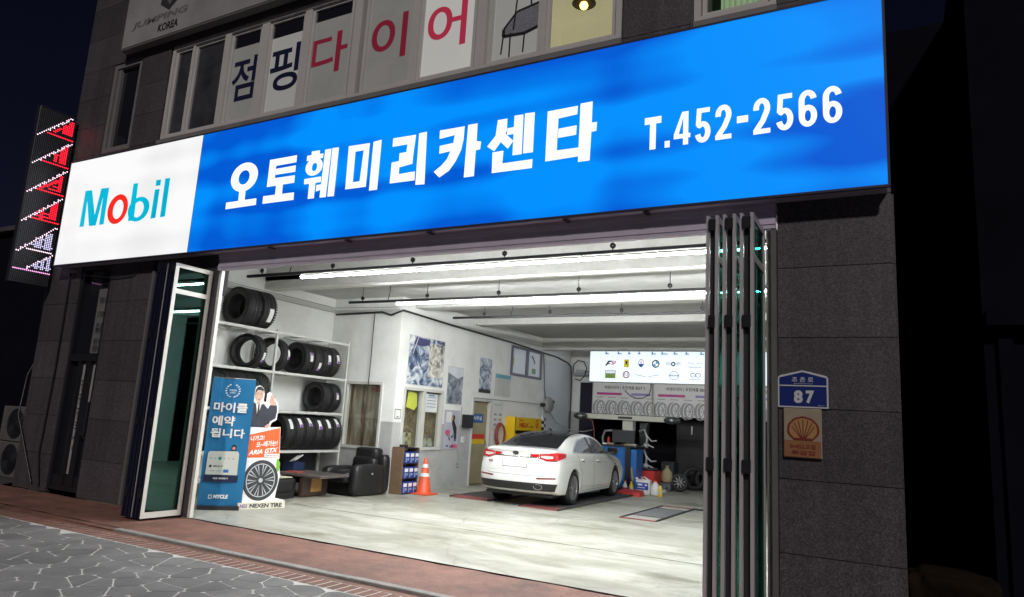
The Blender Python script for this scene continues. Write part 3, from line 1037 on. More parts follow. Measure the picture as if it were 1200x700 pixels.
SX0, SXS, SX1, SZ0, SZ1 = -12.885, -9.30, 0.028, 3.79, 5.708
c = MB().box(SX0 + .03, SX1 - .03, 6.61, 6.785, SZ0 + .005, SZ1 - .03)
c.build('casing', ALU_D, sign)
c = MB().frame(SG, SX0, SX1, SZ0, SZ1, 0.022, -0.03, 0.006)
c.build('rim', mat('sign_rim', (0.05, 0.05, 0.08), 0.4, 0.3, var=0.05), sign)
MB().slab(SG, SX0 + .022, SXS - .004, SZ0 + .022, SZ1 - .022, -0.02, 0.0).build('white_panel', LBW, sign)
MB().slab(SG, SXS + .004, SX1 - .022, SZ0 + .022, SZ1 - .022, -0.02, 0.0).build('blue_panel', LBB, sign)
MB().slab(SG, SXS - .004, SXS + .004, SZ0 + .022, SZ1 - .022, -0.02, 0.002).build('seam', mat('panel_seam', (0.3, 0.3, 0.35), 0.5), sign)
for ch, strokes in GLYPHS.items():
    mb = MB()
    for k, st in enumerate(strokes):
        off = 0.0025 + 0.0005 * k
        if st[0] == 'p':
            mb.poly(SG, st[1], off)
        else:
            mb.ring(SG, circ(*st[1], 36), circ(*st[2], 36), off)
    mb.build('letter', LBR if ch == 'o' else (LBC if ch in 'Mbil' else LBL), sign)


def ribbon(mb, fr, pts, w, off):
    """one continuous band of even width along a centre line"""
    vs = []
    for i, p in enumerate(pts):
        a, b = pts[max(i - 1, 0)], pts[min(i + 1, len(pts) - 1)]
        t = Vector((b[0] - a[0], b[1] - a[1])).normalized()
        n = Vector((-t.y, t.x))
        k = 1.0
        if 0 < i < len(pts) - 1:
            d = Vector((p[0] - a[0], p[1] - a[1])).normalized()
            k = min(1.6, 1 / max(.4, d.dot(t)))
        vs += [fr.at(p[0] + n.x * w / 2 * k, p[1] + n.y * w / 2 * k, off), fr.at(p[0] - n.x * w / 2 * k, p[1] - n.y * w / 2 * k, off)]
    return mb.add(vs, [(2 * i, 2 * i + 1, 2 * i + 3, 2 * i + 2) for i in range(len(pts) - 1)])


def digit(mb, fr, ch, u0, u1, v0, v1, off):
    """heavy grotesque numerals of the telephone number"""
    w, h, t = u1 - u0, v1 - v0, .052
    l, r_, b, tp = u0 + t / 2, u1 - t / 2, v0 + t / 2, v1 - t / 2
    cx_, rx = (u0 + u1) / 2, (w - t) / 2
    arc = lambda cy, ry, a0, a1, n=14: [(cx_ + rx * math.cos(math.radians(a0 + (a1 - a0) * i / n)), cy + ry * math.sin(math.radians(a0 + (a1 - a0) * i / n))) for i in range(n + 1)]
    if ch == '2':
        cy_ = tp - h * .22
        ribbon(mb, fr, arc(cy_, h * .22, 190, -25) + [(cx_ + .01, v0 + h * .36), (l + .012, b + .03), (l, b)], t, off)
        mb.rect(fr, u0, u1, v0, v0 + t * .95, off + .0005)
    elif ch == '5':
        mb.rect(fr, u0 + .018, u1 - .008, v1 - t * .95, v1, off + .0005)
        ribbon(mb, fr, [(l + .016, v1), (l + .006, v0 + h * .50)], t * .92, off)
        cy_ = b + h * .235
        ribbon(mb, fr, [(l + .004, v0 + h * .53)] + arc(cy_, h * .235, 125, -165, 18), t, off + .001)
    elif ch == '6':
        cy_ = b + h * .225
        mb.ring(fr, circ(cx_, cy_, w / 2, h * .225 + t / 2, 28), circ(cx_, cy_, w / 2 - t, h * .225 - t / 2, 28), off)
        cy2 = tp - h * .22
        ribbon(mb, fr, arc(cy2, h * .22, 12, 180, 12) + [(l, cy_ + .02), (l, cy_)], t, off + .0007)
    else:
        x_ = u0 + w * .72
        mb.rect(fr, x_ - t / 2, x_ + t / 2, v0, v1, off)
        mb.rect(fr, u0, u1, v0 + h * .20, v0 + h * .20 + t * .9, off + .0005)
        mb.poly(fr, [(u0, v0 + h * .20 + t * .9), (u0 + .05, v0 + h * .20 + t * .9), (x_ - t / 2 + .002, v1 - .05), (x_ - t / 2 + .002, v1), (x_ - t / 2 - .012, v1)], off + .0009)


for ch, a, b, z1, z0 in (('T', -2.199, -2.023, 4.785, 4.43), ('.', -1.983, -1.931, 4.50, 4.43), ('4', -1.89, -1.722, 4.79, 4.435), ('5', -1.676, -1.522, 4.797, 4.43),
                         ('2', -1.475, -1.320, 4.797, 4.435), ('-', -1.268, -1.163, 4.65, 4.58), ('2', -1.115, -0.96, 4.802, 4.437), ('5', -0.908, -0.755, 4.806, 4.44),
                         ('6', -0.707, -0.549, 4.808, 4.444), ('6', -0.499, -0.338, 4.808, 4.446)):
    mb = MB()
    if ch in '.-':
        mb.rect(SG, a, b, z0, z1, 0.003)
    elif ch == 'T':
        mb.rect(SG, a, b, z1 - .075, z1, 0.003).rect(SG, -2.142, -2.078, z0, z1 - .07, 0.0035)
    else:
        digit(mb, SG, ch, a, b, z0, z1, 0.003)
    mb.build('digit' if ch.isdigit() else 'letter', LBL, sign)

# ---- old signboard of the gym upstairs
JS = Fr((0, 6.62, 0), (1, 0, 0), (0, 0, 1))
js = thing('gym_signboard', 'unlit pale signboard above the upstairs windows with a grey emblem and the word KOREA', 'sign', (-8, 6.7, 7.7))
MB().box(-12.0, -3.6, 6.63, 6.77, 7.70, 9.9, bev=.01).build('casing', mat('signboard_edge', (0.16, 0.155, 0.16), 0.5), js)
MB().slab(JS, -11.97, -3.63, 7.74, 9.86, -0.012, 0.0).build('face', mat('weathered_sign_face', (0.30, 0.295, 0.30), 0.5, var=0.12, scale=1.0, dark=(0.2, 0.19, 0.19), dscale=1.4, damt=0.6), js)
t = MB()
text(t, JS, 'JUMPING', -11.75, -10.22, 8.02, 8.18, 0.002, bold=0.03, shear=0.15)
t.build('lettering', mat('silver_lettering', (0.14, 0.14, 0.15), 0.45), js)
t = MB()
text(t, JS, 'KOREA', -10.98, -10.44, 7.83, 7.98, 0.002, bold=0.035, shear=0.1)
t.build('lettering', INK, js)
t = MB()
t.poly(JS, [(-11.0, 8.36), (-10.74, 8.20), (-10.47, 8.40), (-10.45, 8.75), (-11.0, 8.75)], 0.002)
t.build('emblem', mat('emblem_grey', (0.035, 0.035, 0.04), 0.5), js)
MB().poly(JS, [(-10.92, 8.52), (-10.74, 8.30), (-10.56, 8.54), (-10.74, 8.46)], 0.004).build('emblem_mark', mat('silver_lettering', (0.14, 0.14, 0.15)), js)
t = MB()
for a, b in ((-9.25, -8.55), (-8.2, -7.6), (-7.2, -6.5)):
    t.rect(JS, a, b, 8.02, 8.16, 0.002)
t.build('lettering', INK, js)

# ---- blade sign of light-emitting dots at the left corner
led = thing('led_sign', 'vertical dot matrix blade sign with red and white slanted strokes left of the white panel', 'sign', (-13.25, 6.4, 3.44))
MB().box(-13.32, -13.2, 6.085, 6.725, 3.44, 6.66, bev=.012).build('casing', mat('sign_casing', (0.014, 0.014, 0.022), 0.5), led)
MB().box(-13.30, -13.22, 6.725, 6.80, 4.0, 4.08).box(-13.30, -13.22, 6.725, 6.80, 6.0, 6.08).build('bracket', BLACKM, led)
LF = Fr((-13.198, 6.105, 3.46), (0, 1, 0), (0, 0, 1))
pit = 0.031
ncol, nrow = 20, 102
grid = {}


def led_line(u0, z0, u1, z1, col):
    n = int(max(abs(u1 - u0), abs(z1 - z0)) / pit * 1.5) + 1
    for i in range(n + 1):
        u, z = u0 + (u1 - u0) * i / n, z0 + (z1 - z0) * i / n
        c, r = int(round((u - 0.012) / pit)), int(round((z - 3.472) / pit))
        for dc in ((0, 1) if col in 'RV' else (0,)):
            if 0 <= c + dc < ncol and 0 <= r < nrow:
                grid[(c + dc, r)] = col


for k, zb in enumerate((6.12, 5.59, 5.06, 4.53, 3.99)):
    c = 'R' if k < 4 else 'V'
    led_line(0.17, zb + .08, 0.56, zb + .08, 'R' if k < 4 else 'W')
    if k == 0:
        for u in (.40, .45, .50, .55):
            led_line(u, zb + .16, u, zb + .16 + (u - .25) * 0.9, c)
        led_line(.26, zb + .14, .36, zb + .24, c)
    elif k == 1:
        led_line(.36, zb + .14, .36, zb + .26, c); led_line(.46, zb + .14, .46, zb + .40, c); led_line(.52, zb + .14, .52, zb + .44, c); led_line(.36, zb + .26, .52, zb + .26, c)
    elif k == 2:
        led_line(.20, zb + .12, .50, zb + .36, c); led_line(.34, zb + .14, .50, zb + .14, c); led_line(.52, zb + .14, .52, zb + .42, c); led_line(.40, zb + .2, .5, zb + .2, c)
    elif k == 3:
        for dz in (.15, .22):
            led_line(.22, zb + dz, .52, zb + dz, c)
        led_line(.45, zb + .15, .45, zb + .4, c); led_line(.52, zb + .15, .52, zb + .45, c); led_line(.28, zb + .1, .28, zb + .26, c)
    else:
        for u in (.30, .36, .46, .52):
            led_line(u, zb + .12, u, zb + .12 + (u - .15) * .8, c)
        led_line(.22, zb + .16, .54, zb + .16, c); led_line(.30, zb + .3, .52, zb + .3, c)
    led_line(0.02, zb, 0.595, zb + .55, 'W')
led_line(0.0, 3.69, .60, 3.69, 'P')
led_line(.22, 3.72, .595, 4.03, 'W')
for u in (.36, .44, .54):
    led_line(u, 3.74, u, 3.74 + (u - .24) * .8, 'V')
led_line(.30, 3.78, .56, 3.78, 'V')
dots = {k: MB() for k in 'RWVPO'}
for r in range(nrow):
    for c in range(ncol):
        k = grid.get((c, r), 'O')
        u, z = 0.012 + c * pit, 0.012 + r * pit
        s_ = 0.0075 if k == 'O' else 0.0135
        dots[k].poly(LF, [(u - s_, z), (u, z - s_), (u + s_, z), (u, z + s_)], 0.003)
for k, nm, e, st in (('R', 'red_dots', (1, 0.012, 0.03), 3.0), ('W', 'white_dots', (1, 0.72, 0.86), 2.2), ('V', 'blue_white_dots', (0.72, 0.68, 1.0), 1.5), ('P', 'pink_dots', (1.0, 0.42, 0.85), 1.7), ('O', 'unlit_dots', None, 0)):
    m = mat('led_' + nm, (0.22, 0.22, 0.25), 0.5, var=0) if e is None else mat('led_' + nm, tuple(v * .3 for v in e), 0.5, var=0, emit=e, estr=st)
    dots[k].build(nm, m, led, keep=True, kind='stuff')

# ---- address plate and oil company plate on the pillar
PF = Fr((0, 6.772, 0), (1, 0, 0), (0, 0, 1))
ad = thing('address_plate', 'dark blue house number plate reading 87 with a pointed top on the granite pillar', 'plate', (-0.725, 6.78, 1.86))
outl = [(-0.935, 1.865), (-0.515, 1.865), (-0.515, 2.135), (-0.53, 2.152), (-0.725, 2.20), (-0.92, 2.152), (-0.935, 2.135)]
inl = [(-0.922, 1.878), (-0.528, 1.878), (-0.528, 2.132), (-0.725, 2.184), (-0.922, 2.132)]
PLW = mat('plate_reflective_white', (0.55, 0.56, 0.6), 0.4, var=0)
MB().prism(PF, outl, -0.012, 0.0).build('rim', PLW, ad)
MB().prism(PF, inl, -0.004, 0.002).build('face', mat('plate_blue', (0.012, 0.025, 0.16), 0.35, var=0.05), ad)
t = MB().rect(PF, -0.922, -0.528, 2.056, 2.066, 0.0035)
text(t, PF, '8', -0.80, -0.725, 1.905, 2.02, 0.0035, bold=0.05)
text(t, PF, '7', -0.70, -0.63, 1.905, 2.02, 0.0035, bold=0.05)
text(t, PF, '조 촌 로', -0.815, -0.635, 2.095, 2.14, 0.0035, bold=0.012)
text(t, PF, 'Jochon-ro', -0.80, -0.645, 2.072, 2.088, 0.0035)
text(t, PF, '87', -0.60, -0.545, 1.884, 1.892, 0.0035)
t.build('writing', PLW, ad)
sh = thing('shell_plate', 'cream plate with an orange scallop shell emblem under the blue house number plate', 'plate', (-0.73, 6.78, 1.42))
MB().box(-0.888, -0.572, 6.758, 6.786, 1.425, 1.858, bev=.006).build('board', mat('plate_cream', (0.30, 0.25, 0.185), 0.5, var=0.12, scale=12), sh)
SP = Fr((0, 6.757, 0), (1, 0, 0), (0, 0, 1))
OR_ = mat('faded_orange', (0.26, 0.115, 0.05), 0.5, var=0.1, scale=12)
RD_ = mat('faded_red', (0.16, 0.02, 0.012), 0.5, var=0.1)
YL_ = mat('faded_yellow', (0.36, 0.20, 0.085), 0.5, var=0.1)
MB().rect(SP, -0.88, -0.58, 1.433, 1.575, 0.001).build('lower_band', OR_, sh)
cx, cz = -0.725, 1.655


def scallop(r, n=48, k=7):
    pts = []
    for i in range(n + 1):
        a = math.radians(-28 + 236 * i / n)
        rr = r * (1 + 0.035 * abs(math.sin((i / n) * PI * k)))
        pts.append((cx + rr * 1.04 * math.cos(a), cz + 0.015 + rr * 0.92 * math.sin(a)))
    return pts + [(cx - r * .62, cz - r * .62), (cx + r * .62, cz - r * .62)]


MB().poly(SP, scallop(0.125), 0.001).build('shell_outline', RD_, sh)
MB().poly(SP, scallop(0.108), 0.002).build('shell_fill', YL_, sh)
t = MB()
for i in range(7):
    a = math.radians(18 + 144 * i / 6)
    stroke(t, SP, [(cx + .02 * math.cos(a), cz - .055), (cx + .10 * math.cos(a), cz + .02 + .085 * math.sin(a))], 0.008, 0.003)
t.rect(SP, cx - .07, cx + .07, cz - .075, cz - .055, 0.003)
t.build('shell_ribs', RD_, sh)
t = MB()
text(t, SP, 'SHELL오일', -0.835, -0.625, 1.505, 1.545, 0.002, bold=0.03)
text(t, SP, '취급점', -0.825, -0.63, 1.45, 1.49, 0.002, bold=0.04)
t.build('writing', RD_, sh)

# ================================================================== NEIGHBOURS, DARK SIDES
VOID = mat('unlit_dark_wall', (0.006, 0.006, 0.010), 0.95, var=0.2, scale=1.0, spec=0.02)  # near-black colour stands in for night darkness on these walls
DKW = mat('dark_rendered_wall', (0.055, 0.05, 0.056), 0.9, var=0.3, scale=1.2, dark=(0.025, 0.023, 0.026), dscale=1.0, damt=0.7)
nb = thing('neighbour_building', 'dark low building beyond the alley at the far left edge', 'building', (-20, 9, 0))
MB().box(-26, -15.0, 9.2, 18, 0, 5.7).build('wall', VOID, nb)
MB().box(-26.1, -14.9, 9.05, 18, 5.7, 5.82).build('roof_edge', DKW, nb)
MB().box(-18.0, -16.2, 9.15, 9.22, 0.1, 2.3).build('door', BLACKM, nb)
MB().box(-18.0, -16.2, 9.13, 9.22, 3.0, 4.4).build('window', DGLASS, nb)
nb = thing('neighbour_building', 'added black block that keeps the night dark right of the granite pillar', 'building', (4, 12, 0))
MB().box(0.9, 9, 9.4, 16, 0, 8.5).box(-0.6, 1.2, 12.5, 16, 0, 8.5).build('wall', VOID, nb)  # block added so lit ground does not show right of the pillar
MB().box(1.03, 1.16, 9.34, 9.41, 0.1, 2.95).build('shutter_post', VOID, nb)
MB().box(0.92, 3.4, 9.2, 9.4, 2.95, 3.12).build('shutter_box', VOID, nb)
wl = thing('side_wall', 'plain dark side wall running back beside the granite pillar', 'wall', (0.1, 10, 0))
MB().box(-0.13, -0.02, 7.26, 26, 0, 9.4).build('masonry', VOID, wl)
al = thing('alley_wall', 'dark alley wall behind the stacked air conditioners', 'wall', (-14.5, 8.4, 0))
MB().box(-15.2, -13.32, 8.3, 8.5, 0, 4.5).build('masonry', DKW, al)
# dim tarpaulin heap right of the pillar
tp = MB()
bm = bmesh.new()
bmesh.ops.create_icosphere(bm, subdivisions=4, radius=1)
for v in bm.verts:
    c_ = v.co
    q = lambda a: math.copysign(abs(a) ** 0.34, a)
    s_ = 1 + 0.05 * math.sin(7 * c_.x + 3 * c_.z) + 0.05 * math.sin(9 * c_.y - 5 * c_.z)
    v.co = Vector((q(c_.x) * 0.36 * s_, q(c_.y) * 0.34 * s_, 0.28 + 0.30 * q(c_.z) * s_))
    if v.co.z < 0:
        v.co.z = 0
tp.bm(bm, True)
o = tp.build('covered_heap', mat('brown_tarpaulin', (0.012, 0.008, 0.005), 0.9, spec=0.05, var=0.3, scale=5, bump=0.4, bscale=14))
o.location = (0.42, 8.2, -0.16)
tag(o, 'dim brown tarpaulin heap on the ground at the lower right corner', 'tarpaulin')

# ---- air conditioner outdoor units stacked in the alley
acs = None
for k in range(2):
    if acs is None:
        acs = thing('air_conditioner', 'upper of the two dark air conditioner units stacked in the alley', 'air conditioner', (-14.45, 7.35, 0.68), group='air conditioners in the alley')
        z = 0.68
        MB().box(-14.9, -13.98, 7.2, 7.52, z, z + .64, bev=.012).build('cabinet', mat('weathered_cabinet', (0.10, 0.097, 0.095), 0.6, var=0.2, scale=4), acs)
        AF = Fr((-14.40, 7.195, z + .33), (1, 0, 0), (0, 0, 1))
        MB().disc(AF, 0, 0, .27, off=.002, n=32).build('fan_opening', BLACKM, acs)
        g = MB()
        for r in (.07, .12, .17, .22, .27):
            pts = circ(0, 0, r, r, 25)
            g.tube([AF.at(a, b, .012) for a, b in pts + pts[:1]], .004, 4, False)
        g.build('fan_grille', DARKPL, acs)
        fb = MB()
        for i in range(3):
            a = 2 * PI * i / 3
            fb.poly(AF, [(0.03 * math.cos(a - .5), 0.03 * math.sin(a - .5)), (.22 * math.cos(a - .35), .22 * math.sin(a - .35)), (.24 * math.cos(a + .3), .24 * math.sin(a + .3)), (.04 * math.cos(a + .8), .04 * math.sin(a + .8))], .006)
        fb.build('fan_blade', DARKPL, acs)
    else:
        c = copy_tree(acs)
        c.location = (-14.45, 7.35, 0.03)
        c['label'] = 'lower of the two dark air conditioner units, standing on the alley floor'
cb = MB().tube([(-13.9, 7.25, 2.6), (-13.7, 6.9, 1.9), (-13.45, 6.74, 1.2), (-13.1, 6.74, 0.7), (-12.72, 6.75, 0.12)], 0.014)
tag(cb.build('cable', BLACKM), 'black cable hanging down the left granite pillar beside the alley', 'cable')
cb = MB().tube([(-12.62, 6.765, 3.7), (-12.60, 6.765, 2.0), (-12.66, 6.765, 0.6), (-12.5, 6.75, 0.1)], 0.016)
tag(cb.build('downpipe_cable', BLACKM), 'second dark cable running straight down the left granite pillar', 'cable')
cb = MB()
pts = [(-12.4 + 2.2 * i / 14, 6.76, 3.68 - 0.12 * math.sin(PI * i / 14) + (0.06 if i > 10 else 0)) for i in range(15)]
tag(cb.tube(pts, 0.01).build('sagging_cable', BLACKM), 'thin cable sagging under the white panel of the sign', 'cable')

# ================================================================== GARAGE SHELL
WCX, WPY, WOX = -11.0, 11.65, -9.1          # left wall, partition facing the street, office wall
ZC, ZC0 = 4.06, 4.55
w = MB().box(WCX - .15, WCX, 6.955, 11.8, 0, ZC0)
B(w, 'interior_wall', WHITE_WALL)
DZ = 1.43                                   # height of the grey dado


def holed(mb, fr, u0, u1, v0, v1, holes, o0, o1):
    """wall panel with rectangular holes, as butted strips"""
    us = sorted({u0, u1, *[h[0] for h in holes], *[h[1] for h in holes]})
    for a, b in zip(us[:-1], us[1:]):
        cuts = sorted([(h[2], h[3]) for h in holes if h[0] <= a + 1e-6 and h[1] >= b - 1e-6])
        z = v0
        for c, d in cuts:
            c, d = max(c, v0), min(d, v1)
            if d <= v0 or c >= v1:
                continue
            if c > z + 1e-6:
                mb.slab(fr, a, b, z, c, o0, o1)
            z = max(z, d)
        if z < v1 - 1e-6:
            mb.slab(fr, a, b, z, v1, o0, o1)
    return mb


PW = Fr((0, WPY, 0), (1, 0, 0), (0, 0, 1))          # partition, normal to the street
OW = Fr((WOX, 0, 0), (0, 1, 0), (0, 0, 1))          # office wall, normal into the garage (+x)
ph = [(-10.44, -9.42, 0.84, 2.24)]
B(holed(MB(), PW, WCX, WOX - .12, DZ, ZC, ph, -.12, 0), 'interior_wall', WHITE_WALL)
B(holed(MB(), PW, WCX, WOX - .12, 0, DZ, ph, -.12, 0), 'interior_wall', DADO)
oh = [(11.92, 13.40, 0.86, 2.18), (14.76, 15.58, 0.0, 2.03)]
B(holed(MB(), OW, WPY, 20.5, DZ, ZC, oh, -.12, 0), 'interior_wall', WHITE_WALL)
B(holed(MB(), OW, WPY, 14.76, 0, DZ, oh, -.12, 0), 'interior_wall', DADO)
B(holed(MB(), OW, 15.58, 20.5, 0, DZ, [], -.12, 0), 'interior_wall', WHITE_WALL)
B(MB().box(-0.55, -0.40, 6.955, 20.6, 0, ZC0), 'interior_wall', WHITE_WALL)
# tall panel where the wall ends; its cool tint stands in for lightbox light
B(MB().slab(OW, 18.62, 20.46, 0.02, 3.46, 0.003, 0.02), 'wall_panel', mat('lightbox_tinted_panel', (0.66, 0.70, 0.74), 0.5, var=0.04))
# back wall over the opening to the store
BW = Fr((0, 20.6, 0), (1, 0, 0), (0, 0, 1))
B(MB().box(-9.22, -0.55, 20.60, 20.75, 2.0, ZC), 'interior_wall', WHITE_WALL)
B(MB().box(-9.22, -8.72, 20.60, 20.75, 0, 2.0), 'interior_wall', DADO)
DKROOM = mat('store_dark_wall', (0.016, 0.016, 0.022), 0.9, var=0.3, scale=1.5)  # dark colour stands in for the missing light in the store
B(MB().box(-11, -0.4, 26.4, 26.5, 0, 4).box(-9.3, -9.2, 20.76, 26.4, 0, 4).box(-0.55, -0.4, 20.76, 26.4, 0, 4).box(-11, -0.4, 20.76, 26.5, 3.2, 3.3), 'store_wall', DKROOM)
# ceiling and beams
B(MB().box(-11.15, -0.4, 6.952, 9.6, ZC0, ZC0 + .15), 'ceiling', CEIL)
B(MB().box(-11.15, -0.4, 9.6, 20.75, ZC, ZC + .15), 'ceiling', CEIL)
BEAM = mat('beam_paint', (0.60, 0.595, 0.57), 0.75, var=0.06, scale=1.5, bump=0.12, bscale=60, dark=(0.42, 0.41, 0.38), dscale=2.0, damt=0.4)
for y, zb, w_ in ((9.6, 3.90, .3), (12.1, 3.89, .35), (14.6, 3.89, .35), (18.4, 3.71, .35)):
    B(MB().box(-11.0, -0.55, y, y + w_, zb, (ZC0 if y < 10 else ZC) - .002, bev=.012), 'beam', BEAM)
B(MB().box(-8.74, -0.55, 6.87, 6.95, 3.64, ZC0 + .1).box(-11.15, -9.02, 6.87, 6.95, 0, ZC0 + .1).box(-9.02, -8.74, 6.87, 6.95, 3.62, ZC0 + .1), 'front_lintel', WHITE_WALL)
# surface wiring duct along the wall tops
MB_ = MB().slab(Fr((WCX, 0, 0), (0, 1, 0), (0, 0, 1)), 7.2, 11.64, 3.76, 3.84, 0, .035).slab(PW, -10.96, -9.15, 3.74, 3.80, 0, .03)
B(MB_, 'wiring_duct', mat('duct_plastic', (0.5, 0.5, 0.48), 0.5, var=.04))

# ---- window in the partition with brown boards behind it
PBROWN = picture_mat('brown_boards', [(0.12, 0.07, 0.045), (0.30, 0.19, 0.12), (0.42, 0.31, 0.22), (0.55, 0.48, 0.38)], 2.0, 'noise', stretch=(6, 1, .7))
GLASS = thin_glass('window_pane', (0.90, 0.93, 0.92), 0.05)
f = MB().frame(PW, -10.44, -9.42, 0.84, 2.24, .055, -.1, .03)
pwn = B(f, 'window', WHITE_FR)
MB().slab(PW, -10.385, -9.475, .895, 2.185, -.05, -.042).build('pane', GLASS, pwn)
MB().slab(PW, -10.5, -9.36, .8, 2.3, -.17, -.13).build('board', PBROWN, pwn)
MB().slab(PW, -9.62, -9.50, .9, 2.0, -.125, -.07).build('cabinet_edge', mat('beige_cabinet', (.3, .27, .22), .6), pwn)
t = MB()
text(t, PW, 'WELL', -9.78, -9.50, 2.04, 2.14, -.038, bold=.03)
t.build('lettering', mat('faded_maroon', (.16, .05, .04), .5), pwn)
# ---- office window with brown blinds behind
OSB = picture_mat('brown_blind', [(0.14, 0.09, 0.05), (0.30, 0.21, 0.12), (0.42, 0.32, 0.2)], 9.0, 'noise')
f = MB().frame(OW, 11.92, 13.40, .86, 2.18, .06, -.1, .035).slab(OW, 12.60, 12.72, .92, 2.12, -.09, .03)
owin = B(f, 'window', WHITE_FR)
for a, b in ((11.98, 12.60), (12.72, 13.34)):
    MB().slab(OW, a, b, .92, 2.12, -.05, -.042).build('pane', GLASS, owin)
MB().slab(OW, 11.86, 13.46, .8, 2.26, -.20, -.16).build('blind', OSB, owin)
MB().slab(OW, 12.05, 12.40, .93, 1.22, -.15, -.06).slab(OW, 12.78, 13.2, .93, 1.10, -.15, -.06).build('desk_clutter', picture_mat('clutter', [(.03, .03, .04), (.5, .35, .05), (.6, .58, .5), (.7, .7, .66)], 9, 'voronoi'), owin)
mb = MB().poly(OW, [(12.10, 1.76), (12.16, 2.10), (12.46, 2.06), (12.50, 1.80), (12.40, 1.70)], .004 - .045)
mb.build('yellow_sticker', mat('yellow_green_sticker', (.55, .58, .08), .5, var=.1), owin)
MB().rect(OW, 12.80, 13.26, 1.68, 2.08, -.04).build('paper', WHITE_P, owin)
t = MB()
for z in (2.0, 1.93, 1.86, 1.79):
    t.rect(OW, 12.86, 13.2, z, z + .012, -.037)
t.rect(OW, 12.9, 13.15, 2.035, 2.06, -.037)
t.build('paper_text', mat('blue_ink', (.05, .15, .35), .5), owin)

# ---- open office door with coloured notices
f = MB().slab(OW, 14.70, 14.765, 0, 2.09, -.12, .02).slab(OW, 15.575, 15.64, 0, 2.09, -.12, .02).slab(OW, 14.765, 15.575, 2.03, 2.09, -.12, .02)
od = B(f, 'office_door', WHITE_FR)
MB().slab(OW, 14.77, 15.57, .02, 2.03, -.11, -.07).build('leaf', mat('khaki_door_film', (.33, .29, .17), .5, var=.15, scale=2), od)
MB().rect(OW, 14.85, 15.38, 1.50, 1.72, -.066).build('door_sign', mat('blue_sign', (.02, .12, .36), .4), od)
t = MB()
text(t, OW, '사무실', 14.92, 15.30, 1.56, 1.67, -.063, bold=.03)
t.build('writing', WHITE_P, od)
MB().rect(OW, 14.80, 15.50, .98, 1.10, -.066).build('yellow_notice', mat('notice_yellow', (.75, .5, .02), .5), od)
MB().rect(OW, 14.80, 15.50, 1.105, 1.22, -.066).build('red_notice', mat('notice_red', (.6, .03, .02), .5), od)
MB().slab(OW, 15.47, 15.52, .95, 1.05, -.068, -.02).build('handle', STEEL, od)

# ================================================================== CEILING LIGHTS
TUBE = mat('lit_tube', (1, 1, 1), 0.4, var=0, emit=(0.97, 1.0, 1.0), estr=195)
TUBE2 = mat('lit_tube_slim', (1, 1, 1), 0.4, var=0, emit=(0.97, 1.0, 1.0), estr=510)
TUBE_OFF = mat('unlit_tube', (0.55, 0.55, 0.54), 0.4, var=0.03)
HX = [-8.95, -7.43, -5.93, -4.44, -2.94, -1.44]


def light_row(y, x0, label, lit, zt, hooks, tx0, z=3.70, tr=.024):
    r = thing('ceiling_light', label, 'light', (-5, y, z), group='rows of tube lights hung under the garage ceiling')
    MB().box(x0, -0.9, y - .022, y + .022, z - .045, z, bev=.004).build('rail', BLACKM, r)
    x = tx0
    if lit:
        while x < -1.0:
            x1 = min(x + 2.36, -1.0)
            tb = MB()
            half = [(tr * math.cos(PI + PI * q / 8), tr * math.sin(PI + PI * q / 8)) for q in range(9)]      # diffuser below, blind heat sink above
            tb.prism(Fr((x, y, z - .062 - tr), (0, 1, 0), (0, 0, 1)), half, 0, x1 - x)
            MB().box(x, x1, y - tr, y + tr, z - .061 - tr, z - .059).build('heat_sink', WHITE_FR, r)
            tb.build('tube', TUBE if tr > .02 else TUBE2, r)
            MB().box(x + .01, x1 - .01, y - .05, y + .05, z - .058, z - .047).build('reflector', WHITE_FR, r)
            x = x1 + .006
    for h in hooks:
        hk = MB().tube([(h, y, z), (h, y, z + .05)], .008, 6).lathe((h, y - .014, z + .055), (0, 1, 0), [(.012, 0), (.035, 0), (.035, .028), (.012, .028)], 12)
        hk.build('hook', BLACKM, r)
        MB().tube([(h, y, z + .07), (h, y, zt)], .006, 6).build('hanger_rod', BLACKM, r)
    MB().tube([(hooks[0] + .62, y, z), (hooks[0] + .66, y, z + .15), (hooks[0] + .64, y, zt)], .009, 6).build('supply_cable', BLACKM, r)
    return r


light_row(7.73, -9.28, 'first row of brightly lit tubes nearest the open front, on a black rail', True, ZC0, HX, -8.06)
light_row(10.2, -9.28, 'second row of lit tubes on a black rail, behind the first beam', True, ZC, HX, -8.10, tr=.016)
light_row(12.25, -8.2, 'third and farthest rail of the ceiling, with no lit tubes', False, ZC - .17, HX[1:], -8)

# ================================================================== BACK OF THE GARAGE
LB = Fr((0, 20.3, 0), (1, 0, 0), (0, 0, 1))
lb = thing('brand_lightbox', 'white backlit lightbox of car emblems high on the back wall', 'lightbox', (-4.6, 20.4, 2.94))
MB().box(-8.36, -0.8, 20.31, 20.59, 2.94, 3.90).build('casing', WHITE_FR, lb)
MB().slab(LB, -8.34, -0.82, 2.955, 3.885, -.008, 0).build('face', mat('backlit_cool_white', (.3, .3, .3), .4, var=0, emit=(.80, .90, 1.0), estr=1.05), lb)
EB = {k: mat('emblem_' + k, c, .4, var=0, emit=c, estr=.35) for k, c in dict(black=(.02, .02, .025), red=(.6, .04, .05), yellow=(.75, .62, .03), blue=(.03, .09, .42), green=(.20, .32, .06), grey=(.38, .42, .47), sky=(.12, .42, .72), plum=(.42, .14, .22)).items()}


def emb(shapes):
    for k, fn in shapes:
        m_ = MB()
        fn(m_)
        m_.build('emblem', EB[k], lb)


o1, o2, o3 = .002, .004, .006
r1, r2_ = 3.52, 3.18          # the two rows


